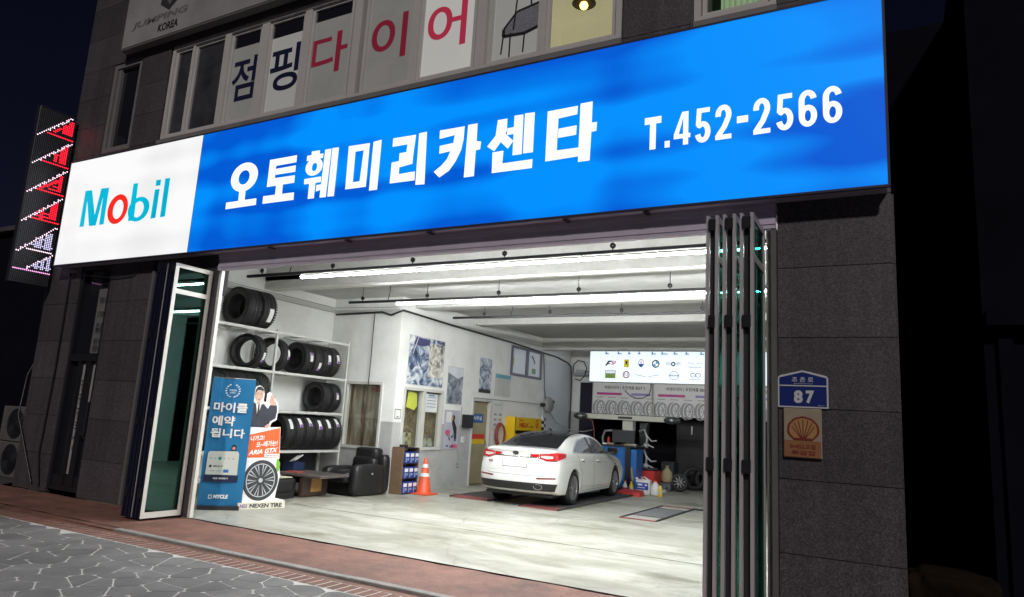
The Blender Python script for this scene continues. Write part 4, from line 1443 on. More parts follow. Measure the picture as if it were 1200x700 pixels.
class Sub:
    """a small drawing area centred on one emblem"""

    def __init__(s, x, z, k):
        s.x, s.z, s.k = x, z, k

    def at(s, a, b, off=0.0):
        return LB.at(s.x + a * s.k, s.z + b * s.k, off)


e1, e2, e3, e4, e5, e6 = [Sub(x, r1, .8) for x in (-7.68, -7.15, -6.69, -6.24, -5.71, -5.07)]
f1, f2, f3, f4, f5 = [Sub(x, r2_, .8) for x in (-7.66, -7.15, -6.50, -5.68, -5.05)]
emb([('black', lambda m_: m_.poly(e1, [(-.20, -.10), (-.08, .10), (.10, .10), (.06, .05), (-.04, .04), (-.06, 0), (.03, 0), (0, -.04), (-.09, -.04), (-.13, -.10)], o1)),
     ('red', lambda m_: [m_.poly(e1, [(.05 + .06 * i, -.07 + .02 * i), (.10 + .06 * i, .10), (.13 + .06 * i, .10), (.09 + .06 * i, -.07 + .02 * i)], o1) for i in range(3)]),
     ('yellow', lambda m_: m_.rect(e2, -.10, .10, -.15, .15, o1)),
     ('black', lambda m_: m_.poly(e2, [(-.04, -.09), (-.02, 0), (-.05, .04), (-.01, .10), (.04, .06), (.03, -.02), (.05, -.10), (.01, -.03)], o2)),
     ('grey', lambda m_: m_.ring(e3, circ(0, .02, .11, .15), circ(0, .02, .095, .13), o1)), ('blue', lambda m_: m_.poly(e3, circ(0, -.01, .095, .11, 12, PI, 2 * PI), o2)),
     ('red', lambda m_: stroke(m_, e3, [(0, 0), (0, .11)], .03, o3)),
     ('black', lambda m_: m_.ring(e4, circ(0, 0, .15), circ(0, 0, .105), o1)), ('sky', lambda m_: m_.poly(e4, [(0, 0)] + circ(0, 0, .10, .10, 6, 0, PI / 2), o1).poly(e4, [(0, 0)] + circ(0, 0, .10, .10, 6, PI, 1.5 * PI), o1)),
     ('black', lambda m_: m_.ring(e5, circ(0, 0, .085), circ(0, 0, .04), o1)), ('grey', lambda m_: [stroke(m_, e5, [(s * .10, d), (s * .28, d * 1.8 + .03)], .012, o1) for s in (-1, 1) for d in (-.03, 0, .03)]),
     ('grey', lambda m_: [stroke(m_, e6, [(s * .03, 0), (s * .2, .06), (s * .25, .02)], .014, o1) for s in (-1, 1)]),
     ('grey', lambda m_: text(m_, e6, 'GENESIS', -.24, .24, -.14, -.09, o1)),
     ('green', lambda m_: m_.rect(f1, -.21, .21, -.15, .02, o1)), ('grey', lambda m_: m_.frame(f1, -.21, .21, .025, .15, .02, .0005, o1)),
     ('green', lambda m_: text(m_, f1, 'LAND ROVER', -.17, .17, .06, .12, o2)),
     ('plum', lambda m_: m_.ring(f2, circ(0, 0, .14), circ(0, 0, .095), o1)), ('red', lambda m_: stroke(m_, f2, [(-.05, -.05), (-.05, .06)], .03, o1)), ('sky', lambda m_: stroke(m_, f2, [(.04, -.05), (.04, .06)], .03, o1)),
     ('grey', lambda m_: [stroke(m_, f3, [(s * .05, -.06), (s * .40, 0), (s * .46, .03)], .014, o1) for s in (-1, 1)]),
     ('grey', lambda m_: m_.ring(f4, circ(0, 0, .17, .16), circ(0, 0, .155, .145), o1)), ('grey', lambda m_: text(m_, f4, 'NISSAN', -.19, .19, -.03, .03, o2, bold=.02)),
     ('grey', lambda m_: [m_.ring(f5, circ(s * .09, .03, .10, .08), circ(s * .09, .03, .08, .06), o1) for s in (-1, 1)]),
     ('grey', lambda m_: text(m_, f5, 'INFINITI', -.2, .2, -.15, -.10, o1))])
t = MB()
for i in range(12):
    x = -7.85 + i * .36 + rnd.uniform(-.05, .05)
    t.rect(LB, x, x + rnd.uniform(.08, .22), 3.80, 3.83, o1).rect(LB, x + .02, x + .06, 3.83, 3.88, o1)
t.build('heading', EB['sky'], lb, kind='stuff')
# tyre posters under the lightbox
TPG = Fr((0, 20.44, 0), (1, 0, 0), (0, 0, 1))
PGRY = mat('tyre_print', (.36, .36, .37), .5, var=.1)
PINK = mat('magenta_print', (.55, .05, .28), .5, var=.03)
LILAC = mat('lilac_print', (.35, .30, .62), .5, var=.03)
for k, (a, b) in enumerate(((-8.27, -6.37), (-6.33, -4.43), (-4.39, -2.5))):
    p = thing('tyre_poster', ['left tyre poster under the car emblem lightbox, crossed by a hanging black cable', 'tyre poster under the lightbox, cut off by the folded doors at its right',
                              'tyre poster at the far right of the back wall'][k], 'poster', ((a + b) / 2, 20.5, 1.98), group='tyre posters on the back wall')
    MB().box(a, b, 20.442, 20.455, 1.99, 2.93).build('sheet', mat('poster_paper', (.84, .82, .825), .5, var=.05), p)
    MB().slab(TPG, a - .006, a + .02, 1.98, 2.935, 0, .012).slab(TPG, b - .02, b + .006, 1.98, 2.935, 0, .012).build('frame_strip', WHITE_FR, p)
    t = MB()
    text(t, TPG, '넥센타이어 | 추천제품 BEST 5', a + .38, b - .22, 2.72, 2.84, .003, bold=.012)
    t.build('heading', INK, p)
    MB().rect(TPG, a + .14, a + .95, 2.56, 2.63, .003).build('pink_bar', PINK, p)
    MB().rect(TPG, a + 1.25, b - .05, 2.56, 2.63, .003).build('lilac_bar', LILAC, p)
    for i in range(5):
        x = a + .22 + i * .40
        t = MB().ring(TPG, circ(x + .06, 2.16, .16, .23, 20), circ(x + .08, 2.16, .115, .18, 20), .003)
        t.ring(TPG, circ(x - .03, 2.16, .17, .25, 20), circ(x + .02, 2.16, .15, .24, 20), .0025)
        for q in range(6):
            an = q * PI / 3
            stroke(t, TPG, [(x + .08, 2.16), (x + .08 + .1 * math.cos(an), 2.16 + .155 * math.sin(an))], .02, .0035)
        t.build('printed_tyre', PGRY, p)
        t = MB()
        t.rect(TPG, x - .1, x + .14, 2.47, 2.49, .003)
        t.build('caption', PGRY, p)
# bracket with a device, bundle of cables, dark curtain
cu = MB()
n = 28
cu.add([(-8.72 + .44 * i / n, 20.5 + .03 * math.sin(i * 1.6), z) for z in (0.02, 2.92) for i in range(n + 1)], [(i, i + 1, n + 2 + i, n + 1 + i) for i in range(n)], True)
tag(cu.build('dark_curtain', mat('purple_black_curtain', (.02, .016, .035), .8, var=.2), keep=True), 'narrow dark curtain at the back wall left of the tyre posters', 'curtain')
wb = thing('wall_bracket', 'grey wall shelf with a looped cable left of the lightbox', 'bracket', (-8.7, 20.4, 3.1))
MB().box(-8.9, -8.40, 20.2, 20.6, 3.12, 3.2).build('shelf', mat('grey_bracket', (.3, .31, .33), .5), wb)
MB().box(-8.80, -8.50, 20.26, 20.5, 3.2, 3.30, bev=.01).build('device', STEEL, wb)
tag(MB().tube([(-8.86, 20.2, 3.2), (-8.84, 20.18, 3.45), (-8.70, 20.18, 3.58), (-8.5, 20.18, 3.55), (-8.4, 20.18, 3.35), (-8.45, 20.18, 3.12), (-8.6, 20.18, 2.95), (-8.78, 20.2, 3.0)], .018).build('looped_cable', BLACKM), 'black cable looped round the grey wall shelf', 'cable')
tag(MB().tube([(-7.22, 20.41, 2.72), (-7.05, 20.40, 2.56), (-6.85, 20.40, 2.48), (-6.62, 20.40, 2.50), (-6.45, 20.40, 2.62), (-6.40, 20.40, 2.78), (-6.40, 20.40, 2.93)], .012).build('hanging_cable', BLACKM), 'black cable drooping across the left tyre poster', 'cable')

# ---- wheel alignment camera beam on its post
CREAM = mat('cream_enamel', (.58, .57, .50), .4, var=.06, scale=3)
ab = thing('alignment_beam', 'cream wheel alignment post with a wide horizontal camera beam', 'alignment machine', (-6.45, 18.6, 0))
MB().box(-6.60, -6.30, 18.55, 18.8, 0, 1.80, bev=.015).build('post', CREAM, ab)
MB().box(-7.80, -5.2, 18.42, 18.62, 1.79, 1.93, bev=.02).build('crossbeam', CREAM, ab)
MB().box(-6.68, -6.28, 18.405, 18.42, 1.83, 1.885).build('badge', DARKPL, ab)
for x in (-7.80, -5.2):
    hd_ = MB().sphere((x, 18.45, 1.85), .2, 16, 10, (1.15, .6, .5)).build('camera_head', mat('camera_pod', (.05, .05, .055), .35, var=.1), ab)
    MB().sphere((x + .02, 18.34, 1.85), .07, 12, 8, (1, .6, .7)).build('lens', STEEL, hd_)

# ---- blue tool console with its monitor
BLUE = mat('workshop_blue', (.015, .13, .42), .38, var=.1, scale=4)
cs = thing('tool_console', 'blue workshop console with drawers in front of the parked car', 'cabinet', (-6.35, 17.75, 0))
MB().box(-6.78, -6.16, 17.6, 18.15, .08, 1.10, bev=.012).build('body', BLUE, cs)
MB().box(-6.16, -6.02, 17.59, 18.15, .05, 1.10).build('side_column', BLACKM, cs)
MB().box(-6.02, -5.86, 17.62, 18.15, .05, 1.06, bev=.01).build('body', BLUE, cs)
MB().box(-6.85, -5.82, 17.55, 18.2, 1.10, 1.14, bev=.01).build('top', DARKPL, cs)
for z in (.14, .38, .62, .86):
    d = MB().box(-6.74, -6.20, 17.578, 17.6, z, z + .21, bev=.006).build('drawer', BLUE, cs)
    MB().box(-6.60, -6.34, 17.562, 17.577, z + .155, z + .185).build('handle', STEEL, d)
mt = thing('monitor', 'black monitor standing on the blue console', 'monitor', (-6.3, 17.9, 1.14))
MB().box(-6.60, -5.98, 17.78, 17.86, 1.20, 1.53, bev=.012).build('screen', DARKPL, mt)
MB().box(-6.57, -6.01, 17.86, 17.93, 1.23, 1.50, bev=.01).build('back', BLACKM, mt)
MB().box(-6.34, -6.24, 17.80, 17.92, 1.14, 1.21).box(-6.42, -6.16, 17.72, 17.98, 1.14, 1.155).build('stand', BLACKM, mt)
for k, (x, y, s_, m_) in enumerate(((-6.70, 17.66, .1, WHITE_P), (-6.55, 17.63, .07, mat('brown_card', (.3, .19, .1), .7)), (-6.1, 17.66, .09, WHITE_P), (-5.95, 17.7, .06, STEEL))):
    o = MB().box(x - s_, x + s_, y - .05, y + .05, 1.141, 1.141 + .03 + .02 * (k % 2), bev=.004).build(['paper_stack', 'card_box', 'paper_stack', 'metal_part'][k], m_)
    tag(o, ['white papers at the left end of the blue console top', 'small brown card box on the blue console top', 'white papers on the blue console below the monitor', 'small metal part at the right end of the console top'][k], ['papers', 'box', 'papers', 'part'][k])

# ---- tyre changer with its arms, and floor clutter in front
tc_ = thing('tyre_changer', 'red tyre changer with grey jointed arms right of the blue console', 'tyre changer', (-5.5, 18.5, 0))
MB().box(-5.98, -5.56, 18.2, 18.8, .06, .52, bev=.02).build('body', RED, tc_)
MB().box(-6.1, -5.9, 18.5, 18.75, .5, 1.75, bev=.02).build('column', DARKPL, tc_)
GREYA = mat('cast_grey', (.38, .38, .37), .4, .5, var=.1)
for z in (1.40, .88):
    k = 0.3
    a = MB().tube([(-6.02, 18.3, z + .12), (-5.86, 18.2, z + .17), (-5.78, 18.2, z - .02), (-5.80, 18.2, z - .26)], .035, 10, True, .022)
    a.tube([(-6.06, 18.22, z - .32), (-5.92, 18.2, z - .28), (-5.78, 18.18, z - .20), (-5.60, 18.2, z - .28)], .032, 10, True, .018).sphere((-5.80, 18.2, z - .24), .075)
    a.tube([(-5.78, 18.2, z - .0), (-5.66, 18.2, z - .12), (-5.52, 18.2, z - .10)], .022, 8)
    a.build('arm', GREYA, tc_)
MB().lathe((-5.77, 18.45, .52), (0, 0, 1), [(.001, .0), (.22, 0), (.24, .03), (.22, .06), (.001, .06)], 24).build('turntable', DARKPL, tc_)
bl = thing('wheel_balancer', 'dark wheel balancer with a pale shaft left of the monitor', 'balancer', (-7.0, 18.6, 0))
MB().box(-7.35, -6.8, 18.5, 19.0, 0, .95, bev=.03).build('cabinet', mat('balancer_grey', (.10, .10, .105), .5), bl)
MB().tube([(-7.08, 18.45, .95), (-7.10, 18.4, 1.3), (-7.02, 18.35, 1.48), (-6.82, 18.35, 1.50)], .03, 10).build('arm', GREYA, bl)
jug = thing('oil_jug', 'large white jug with a blue label on the floor before the blue console', 'jug', (-5.52, 17.2, 0))
MB().box(-5.70, -5.34, 17.1, 17.3, 0, .36, bev=.03).build('body', mat('white_plastic', (.72, .72, .70), .4, var=.05), jug)
MB().box(-5.68, -5.37, 17.088, 17.098, .12, .29).build('label', mat('blue_label', (.02, .06, .38), .4, var=.1), jug)
t = MB().slab(Fr((0, 17.087, 0), (1, 0, 0), (0, 0, 1)), -5.64, -5.52, .22, .26, 0, .001).slab(Fr((0, 17.087, 0), (1, 0, 0), (0, 0, 1)), -5.46, -5.40, .22, .25, 0, .001)
t.slab(Fr((0, 17.087, 0), (1, 0, 0), (0, 0, 1)), -5.64, -5.45, .16, .18, 0, .001).build('label_print', WHITE_P, jug)
MB().cyl((-5.7, 17.2, .36), (0, 0, 1), .035, .035).build('cap', WHITE_P, jug)
MB().tube([(-5.52, 17.2, .35), (-5.6, 17.2, .42), (-5.5, 17.2, .42), (-5.37, 17.2, .34)], .016).build('handle', WHITE_P, jug)
j2 = thing('oil_jug', 'plain white jug just right of the blue labelled jug', 'jug', (-5.23, 17.22, 0))
MB().lathe((-5.23, 17.22, 0), (0, 0, 1), [(.001, 0), (.10, 0), (.115, .03), (.115, .2), (.05, .3), (.03, .31), (.03, .34), (.001, .34)], 20).build('body', mat('white_plastic', (.72, .72, .70)), j2)
MB().cyl((-5.23, 17.22, .34), (0, 0, 1), .035, .03).build('cap', RED, j2)
YEL = mat('yellow_plastic', (.72, .52, .02), .4, var=.08)
for k, (x, y, h, m_, lb_) in enumerate(((-5.82, 17.15, .30, YEL, 'yellow bottle standing left of the white jugs'), (-5.08, 17.15, .26, YEL, 'yellow bottle at the right end of the row of jugs'), (-5.95, 17.05, .28, mat('white_plastic', (.7, .7, .7)), 'slim white and red bottle between the car wheel and the yellow bottle'))):
    bt = thing('bottle', lb_, 'bottle', (x, y, 0), group='bottles on the workshop floor')
    MB().lathe((x, y, 0), (0, 0, 1), [(.001, 0), (.052, 0), (.056, .02), (.056, h * .62), (.022, h * .86), (.02, h), (.001, h)], 16).build('body', m_, bt)
    MB().cyl((x, y, h), (0, 0, 1), .022, .035, 12).build('cap', RED if k == 2 else BLACKM, bt)
    MB().lathe((x, y, h * .2), (0, 0, 1), [(.057, 0), (.057, h * .3)], 16).build('label', RED if k == 2 else mat('cream_label', (.6, .55, .35), .5), bt)
fu = MB().tube([(-5.84, 17.3, .3), (-5.88, 17.3, .62)], .035, 10, True, .02)
tag(fu.build('broom_handle', mat('tan_wood', (.4, .28, .12), .6)), 'short tan handle leaning up behind the yellow bottle', 'handle')
rr = MB().add([(-5.95, 16.45, 0), (-5.36, 16.45, 0), (-5.36, 16.8, 0), (-5.95, 16.8, 0), (-5.92, 16.47, .09), (-5.39, 16.47, .09), (-5.39, 16.8, .13), (-5.92, 16.8, .13)],
              [(0, 1, 5, 4), (1, 2, 6, 5), (2, 3, 7, 6), (3, 0, 4, 7), (4, 5, 6, 7), (3, 2, 1, 0)])
tag(rr.build('wheel_chock', RED), 'red steel wheel chock in front of the front wheel of the car', 'chock')
sk = MB().lathe((-5.43, 18.9, .22), (0, 0, 1), [(.001, 0), (.12, .0), (.15, .05), (.155, .16), (.13, .27), (.05, .36), (.03, .40), (.06, .43), (.001, .42)], 14)
tag(sk.build('sack', mat('beige_sack', (.36, .30, .17), .8, var=.15, scale=6, bump=.4, bscale=14)), 'beige bulging sack right of the red tyre changer', 'sack')
bxx = MB().box(-5.62, -5.26, 18.7, 19.1, .18, .21, bev=.006).box(-5.60, -5.28, 18.72, 19.08, 0, .18, bev=.01)
tag(bxx.build('parts_crate', mat('grey_crate', (.12, .125, .14), .5, var=.15)), 'grey parts crate on the floor below the beige sack', 'crate')
for k in range(2):
    o = MB().box(-5.62, -5.3, 18.35, 18.55, .0 + .07 * k, .065 + .07 * k, bev=.005).build('flat_box', [mat('pale_box', (.5, .5, .5), .6), mat('slate_box', (.10, .13, .2), .5)][k])
    tag(o, ['pale flat box lying on the floor at the foot of the grey crate', 'slate flat box on top of the pale flat box'][k], 'box', 'flat boxes')
# dark store: racks with parts, a wheel on the floor
st = thing('storage_rack', 'dark shelving unit in the unlit store at the back', 'shelf', (-5.2, 23.2, 0))
for x in (-6.2, -4.95):
    MB().box(x, x + .05, 22.9, 22.95, 0, 2.2).box(x, x + .05, 23.4, 23.45, 0, 2.2).build('post', DARKPL, st)
for z in (.4, .95, 1.5, 2.05):
    MB().box(-6.2, -4.9, 22.9, 23.45, z, z + .03).build('shelf', DARKPL, st)
DKS = [mat('dark_goods_%d' % i, c, .7, var=.2) for i, c in enumerate(((.03, .03, .035), (.05, .045, .04), (.035, .045, .06), (.07, .06, .05)))]
i = 0
for z in (.43, .98, 1.53):
    x = -6.1
    while x < -5.1:
        w_ = rnd.uniform(.16, .34)
        o = MB().box(x, x + w_, 22.95, 23.35, z, z + rnd.uniform(.16, .4), bev=.008).build('stored_box', DKS[i % 4])
        tag(o, 'dark box on the unlit storage shelves at the back', 'box', 'dark boxes on the storage shelves')
        x += w_ + .03
        i += 1
pt = thing('store_partition', 'dark board partition standing in the store behind the tyre changer', 'partition', (-5.0, 21.6, 0))
MB().box(-5.9, -4.75, 21.5, 21.56, 0, 1.9).build('board', mat('charcoal_board', (.035, .032, .034), .7, var=.15), pt)
MB().box(-5.45, -5.42, 21.47, 21.5, 1.5, 1.75).build('handle', STEEL, pt)
for k, (x, y) in enumerate(((-4.72, 20.6), (-4.2, 23.6), (-3.4, 23.9))):
    e = thing('engine_block', ['dark machine part with a pale cover on the floor in front of the store', 'dark engine on the store floor, left of another', 'dark engine farthest right on the store floor'][k], 'machine part', (x, y, 0), group='dark machine parts')
    MB().box(x - .25, x + .25, y - .2, y + .25, .1, .55, bev=.04).box(x - .18, x + .12, y - .26, y - .2, .2, .45, bev=.02).build('block', DKS[0], e)
    MB().cyl((x - .1, y - .3, .35), (0, 1, 0), .12, .06).cyl((x + .16, y - .26, .25), (0, 1, 0), .09, .06).build('pulley', DARKPL, e)
    MB().box(x - .2, x + .16, y - .2, y + .1, .55, .64, bev=.03).build('cover', STEEL if k == 0 else DKS[3], e)
    MB().box(x - .22, x + .22, y - .18, y + .2, 0, .1).build('pallet', DKS[1], e)

# a loose alloy wheel and more things lying in the dark by the store
lw = thing('loose_wheel', 'loose alloy wheel standing on the floor at the right of the grey crate', 'wheel', (-5.12, 19.0, 0))
MB().lathe((-5.12, 19.0, .24), (.25, -1, .12), [(.15, -.08), (.2, -.09), (.235, -.06), (.24, 0), (.235, .06), (.2, .09), (.16, .085), (.15, .03)], 32).build('tyre', RUB, lw)
m_ = MB().lathe((-5.12, 19.0, .24), (.25, -1, .12), [(.155, .075), (.145, .05), (.14, -.05)], 28).lathe((-5.12, 19.0, .24), (.25, -1, .12), [(.04, .03), (.04, .06), (.001, .065)], 14)
ax = Vector((.25, -1, .12)).normalized()
ua = (Vector((0, 0, 1)) - ax * ax.z).normalized()
wa = ax.cross(ua)
for k in range(9):
    a_ = 2 * PI * k / 9
    d_ = ua * math.cos(a_) + wa * math.sin(a_)
    m_.obox(Vector((-5.12, 19.0, .24)) + d_ * .09 + ax * .05, d_, ax, d_.cross(ax), .13, .016, .016)
m_.build('rim', mat('grey_alloy', (.2, .2, .21), .35, .6), lw)
clutter = [('cable_drum', 'dark cable drum left of the store partition', 'drum', lambda: MB().cyl((-5.3, 20.4, 0), (0, 0, 1), .22, .04).cyl((-5.3, 20.4, .04), (0, 0, 1), .12, .3).cyl((-5.3, 20.4, .34), (0, 0, 1), .22, .04), DKS[1]),
           ('tool_chest', 'low dark tool chest behind the tyre changer', 'chest', lambda: MB().box(-5.8, -5.45, 19.6, 20.1, 0, .72, bev=.015).box(-5.78, -5.47, 19.585, 19.6, .1, .3).box(-5.78, -5.47, 19.585, 19.6, .36, .56), DKS[0]),
           ('pressure_tank', 'dark pressure tank lying in front of the store', 'tank', lambda: MB().lathe((-4.9, 21.2, .3), (1, 0, 0), [(.001, 0), (.12, .02), (.18, .08), (.18, .5), (.12, .56), (.001, .58)], 20).box(-4.8, -4.72, 21.05, 21.35, 0, .14).box(-4.5, -4.42, 21.05, 21.35, 0, .14), DKS[2])]
for nm, lb_, ct, fn, m2 in clutter:
    tag(fn().build(nm, m2), lb_, ct)

# ================================================================== TYRE RACK AND TYRES
RXF, RXB = -10.37, -10.93
SZ = [3.03, 2.27, 1.54, 0.78]
rack = thing('tyre_rack', 'tall pale steel rack along the left wall loaded with black tyres', 'rack', (-10.65, 9.5, 0))
for y in (7.55, 9.50, 11.52):
    for x in (RXF, RXB):
        MB().box(x - .022, x + .022, y - .022, y + .022, 0, 3.06, bev=.004).build('post', SHELF, rack)
for z in SZ + [.30]:
    for a, b in ((7.572, 9.478), (9.522, 11.498)):
        s_ = MB()
        for x in (RXF, RXB):
            s_.box(x - .02, x + .02, a, b, z - .05, z, bev=.004)
        n = 3
        for i in range(n + 1):
            y = a + .02 + (b - a - .04) * i / n
            s_.box(RXB + .02, RXF - .02, y - .015, y + .015, z - .045, z - .01)
        if z in (SZ[1], SZ[2], SZ[3], .30):
            s_.box(RXB + .022, RXF - .022, a + .005, b - .005, z - .010, z - .004)
        s_.build('shelf', SHELF, rack)
LABW = mat('tyre_sticker', (.78, .77, .76), .5, var=.06, scale=20)
LABP = mat('sticker_purple', (.22, .08, .36), .5, var=.05)


def tyre_profile(R, ri, w):
    h = w / 2
    pr = [(ri, -h + .02), (ri + .012, -h + .005), (ri + .05, -h - .004), (R - .06, -h - .006), (R - .02, -h + .008), (R - .004, -h + .026)]
    for g in (-.28, 0.0, .28):
        c = g * w
        pr += [(R, c - .009), (R - .009, c - .006), (R - .009, c + .006), (R, c + .009)]
    pr += [(R - .004, h - .026), (R - .02, h - .008), (R - .06, h + .006), (ri + .05, h + .004), (ri + .012, h - .005), (ri, h - .02), (ri + .01, 0), (ri, -h + .02)]
    return pr


PROT = {}


def tyre(x, y, zb, label, group, R=.322, ri=.205, w=.225, tilt=0.0, yawr=0.0, stick=None, purple=True, axis='Y'):
    """a loose tyre standing on its tread, axle along the wall"""
    key = (R, ri, w)
    t = bpy.data.objects.new('tyre', None)
    C.objects.link(t)
    t.empty_display_size = .1
    t['_org'] = [0, 0, 0]
    tag(t, label, 'tyre', group)
    if key not in PROT:
        o = MB().lathe((0, 0, 0), (0, 1, 0), tyre_profile(R, ri, w), 44).build('carcass', RUB, t)
        mb = MB()
        n = 44
        for s in (-1, 1):        # shoulder blocks
            for k in range(n):
                a = 2 * PI * (k + (.25 if s > 0 else 0)) / n
                u, v = math.cos(a), math.sin(a)
                mb.obox((u * (R - .006), s * (w / 2 - .022), v * (R - .006)), (u, 0, v), (0, 1, 0), (-v, 0, u), .016, .05, .030)
        tr = mb.build('tread_blocks', RUB, t, kind='stuff')
        PROT[key] = (o, tr)
    else:
        for src in PROT[key]:
            c = src.copy()
            C.objects.link(c)
            c.parent = t
    if stick is not None:
        a0, a1, h0, h1 = stick
        mb = MB()
        n = 8
        vs = []
        for i in range(n + 1):
            a = math.radians(a0 + (a1 - a0) * i / n)
            for hh in (h0, h1):
                vs.append(((R + .004) * math.cos(a), hh, (R + .004) * math.sin(a)))
        mb.add(vs, [(2 * i, 2 * i + 1, 2 * i + 3, 2 * i + 2) for i in range(n)], True)
        mb.build('sticker', LABW, t, keep=True)
        if purple:
            mb = MB()
            b0, b1 = (a0, a0 + (a1 - a0) * .3) if rnd.random() < .6 else (a1 - (a1 - a0) * .3, a1)
            vs = []
            for i in range(5):
                a = math.radians(b0 + (b1 - b0) * i / 4)
                for hh in (h0 + .012, h1 - .006):
                    vs.append(((R + .006) * math.cos(a), hh, (R + .006) * math.sin(a)))
            mb.add(vs, [(2 * i, 2 * i + 1, 2 * i + 3, 2 * i + 2) for i in range(4)], True)
            mb.build('sticker_mark', LABP, t, keep=True)
    t.location = (x, y, zb + R)
    t.rotation_euler = (tilt, 0, yawr)
    return t


ORD = ['first', 'second', 'third', 'fourth', 'fifth', 'sixth', 'seventh', 'eighth', 'ninth']
TX = -10.62
g_ = 'tyres stored on the rack'
tyre(TX, 8.82, SZ[0], 'large wide tyre standing in front of the pair on the top shelf', g_, R=.36, ri=.23, w=.30)
tyre(TX + .02, 9.16, SZ[0], 'wide tyre with a white sticker, behind the other on the top shelf', g_, R=.36, ri=.23, w=.30, stick=(-40, 2, -.02, .08), purple=False)
tyre(TX, 9.08, SZ[1], 'narrow tyre seen through its hole, leftmost on the second shelf', g_, w=.22, ri=.225, yawr=.30, stick=(-36, -2, .0, .075))
tyre(TX, 9.66, SZ[1], 'tyre behind the middle upright of the rack on the second shelf', g_, w=.22, ri=.225, yawr=.30, stick=(-14, 20, .02, .095))
for k in range(4):
    tyre(TX, 10.36 + .255 * k, SZ[1], '%s from the left of the four tyres in the right bay of the second shelf' % ORD[k], g_, w=.235, yawr=.03 * (k % 2), stick=((-10, 22, .0, .075), (-42, -10, .0, .075), (-12, 22, .0, .075), (-4, 28, .0, .075))[k])
for k in range(6):
    tyre(TX + .02, 8.0 + .255 * k, SZ[2], '%s from the left of the row of tyres above the blue banner' % ORD[k], g_, w=.235, R=.34, ri=.215)
tyre(TX, 11.0, SZ[2], 'left tyre of the pair at the right end of the third shelf', g_, w=.235, R=.31, ri=.2)
tyre(TX, 11.27, SZ[2], 'right tyre of the pair at the right end of the third shelf', g_, w=.235, R=.31, ri=.2, stick=(-5, 20, -.03, .03))
for k in range(6):
    tyre(TX + .03, 10.02 + .262 * k, SZ[3], '%s from the left of the six stickered tyres on the lower right shelf' % ORD[k], g_, w=.245, R=.345, ri=.215, stick=(12 + (k % 3) * 5, 46 + (k % 3) * 5, -.035, .045), purple=k in (1, 2, 3, 5))
for k in range(5):
    tyre(TX, 8.2 + .26 * k, SZ[3], '%s from the left of the tyres on the lower left shelf behind the banner' % ORD[k], g_, w=.235, R=.335, ri=.215)

# ---- bottom of the rack: a dark board and odds and ends
bo = MB().box(-10.98, -10.955, 9.55, 11.5, .03, .74)
tag(bo.build('dark_board', mat('navy_board', (.02, .02, .03), .6, var=.15)), 'dark board leaning behind the low shelf of the tyre rack', 'board')
odd = [('red_box', 'small red box on the low shelf of the tyre rack', 'box', (-10.55, -10.37, 9.55, 9.80, .30, .58), RED),
       ('paper_stack', 'heap of white papers on the low rack shelf right of the red box', 'papers', (-10.60, -10.38, 9.86, 10.25, .30, .37), WHITE_P),
       ('tool_case', 'blue black tool case on the low rack shelf right of the papers', 'case', (-10.70, -10.38, 10.30, 10.60, .30, .55), mat('case_blue', (.02, .035, .09), .4)),
       ('red_tray', 'flat red tray on the low rack shelf near the armchair', 'tray', (-10.6, -10.38, 10.70, 11.1, .30, .345), RED)]
for nm, lb_, ct, bx_, m_ in odd:
    tag(MB().box(*bx_, bev=.012).build(nm, m_), lb_, ct)
tag(MB().obox((-10.40, 10.38, .63), (1, 0, .2), (0, 1, .5), (0, -.5, 1), .16, .22, .015).build('open_manual', WHITE_P), 'open white booklet leaning on the dark tool case', 'booklet')
for k, (z, y0, m_) in enumerate(((.02, 9.6, WHITE_P), (.10, 9.65, mat('grey_carton', (.3, .29, .27), .7)), (.17, 9.62, WHITE_P))):
    tag(MB().box(-10.75, -10.38, y0, y0 + .9, z, z + .06, bev=.005).build('flat_carton', m_), ['lowest pale carton lying on the floor under the tyre rack', 'grey carton between two white ones under the tyre rack', 'topmost white carton of the pile under the tyre rack'][k], 'carton', 'flat cartons under the rack')

# ================================================================== ARMCHAIR, TABLE, STOOL, SHELF, CONE
LEA = mat('black_leather', (.012, .012, .013), .38, var=.2, scale=6, bump=.12, bscale=40)


def cushion(mb, x0, x1, y0, y1, z0, z1, r=.06, puff=.02):
    bm = bmesh.new()
    bmesh.ops.create_cube(bm, size=1)
    bmesh.ops.subdivide_edges(bm, edges=bm.edges[:], cuts=4, use_grid_fill=True)
    for v in bm.verts:
        c_ = v.co * 2
        p = Vector((c_.x, c_.y, c_.z))
        # round the box into a soft cushion
        L = (abs(p.x) ** 6 + abs(p.y) ** 6 + abs(p.z) ** 6) ** (1 / 6)
        p = p / max(L, 1e-6)
        v.co = Vector(((x0 + x1) / 2 + p.x * (x1 - x0) / 2, (y0 + y1) / 2 + p.y * (y1 - y0) / 2, (z0 + z1) / 2 + p.z * (z1 - z0) / 2))
    return mb.bm(bm, True)


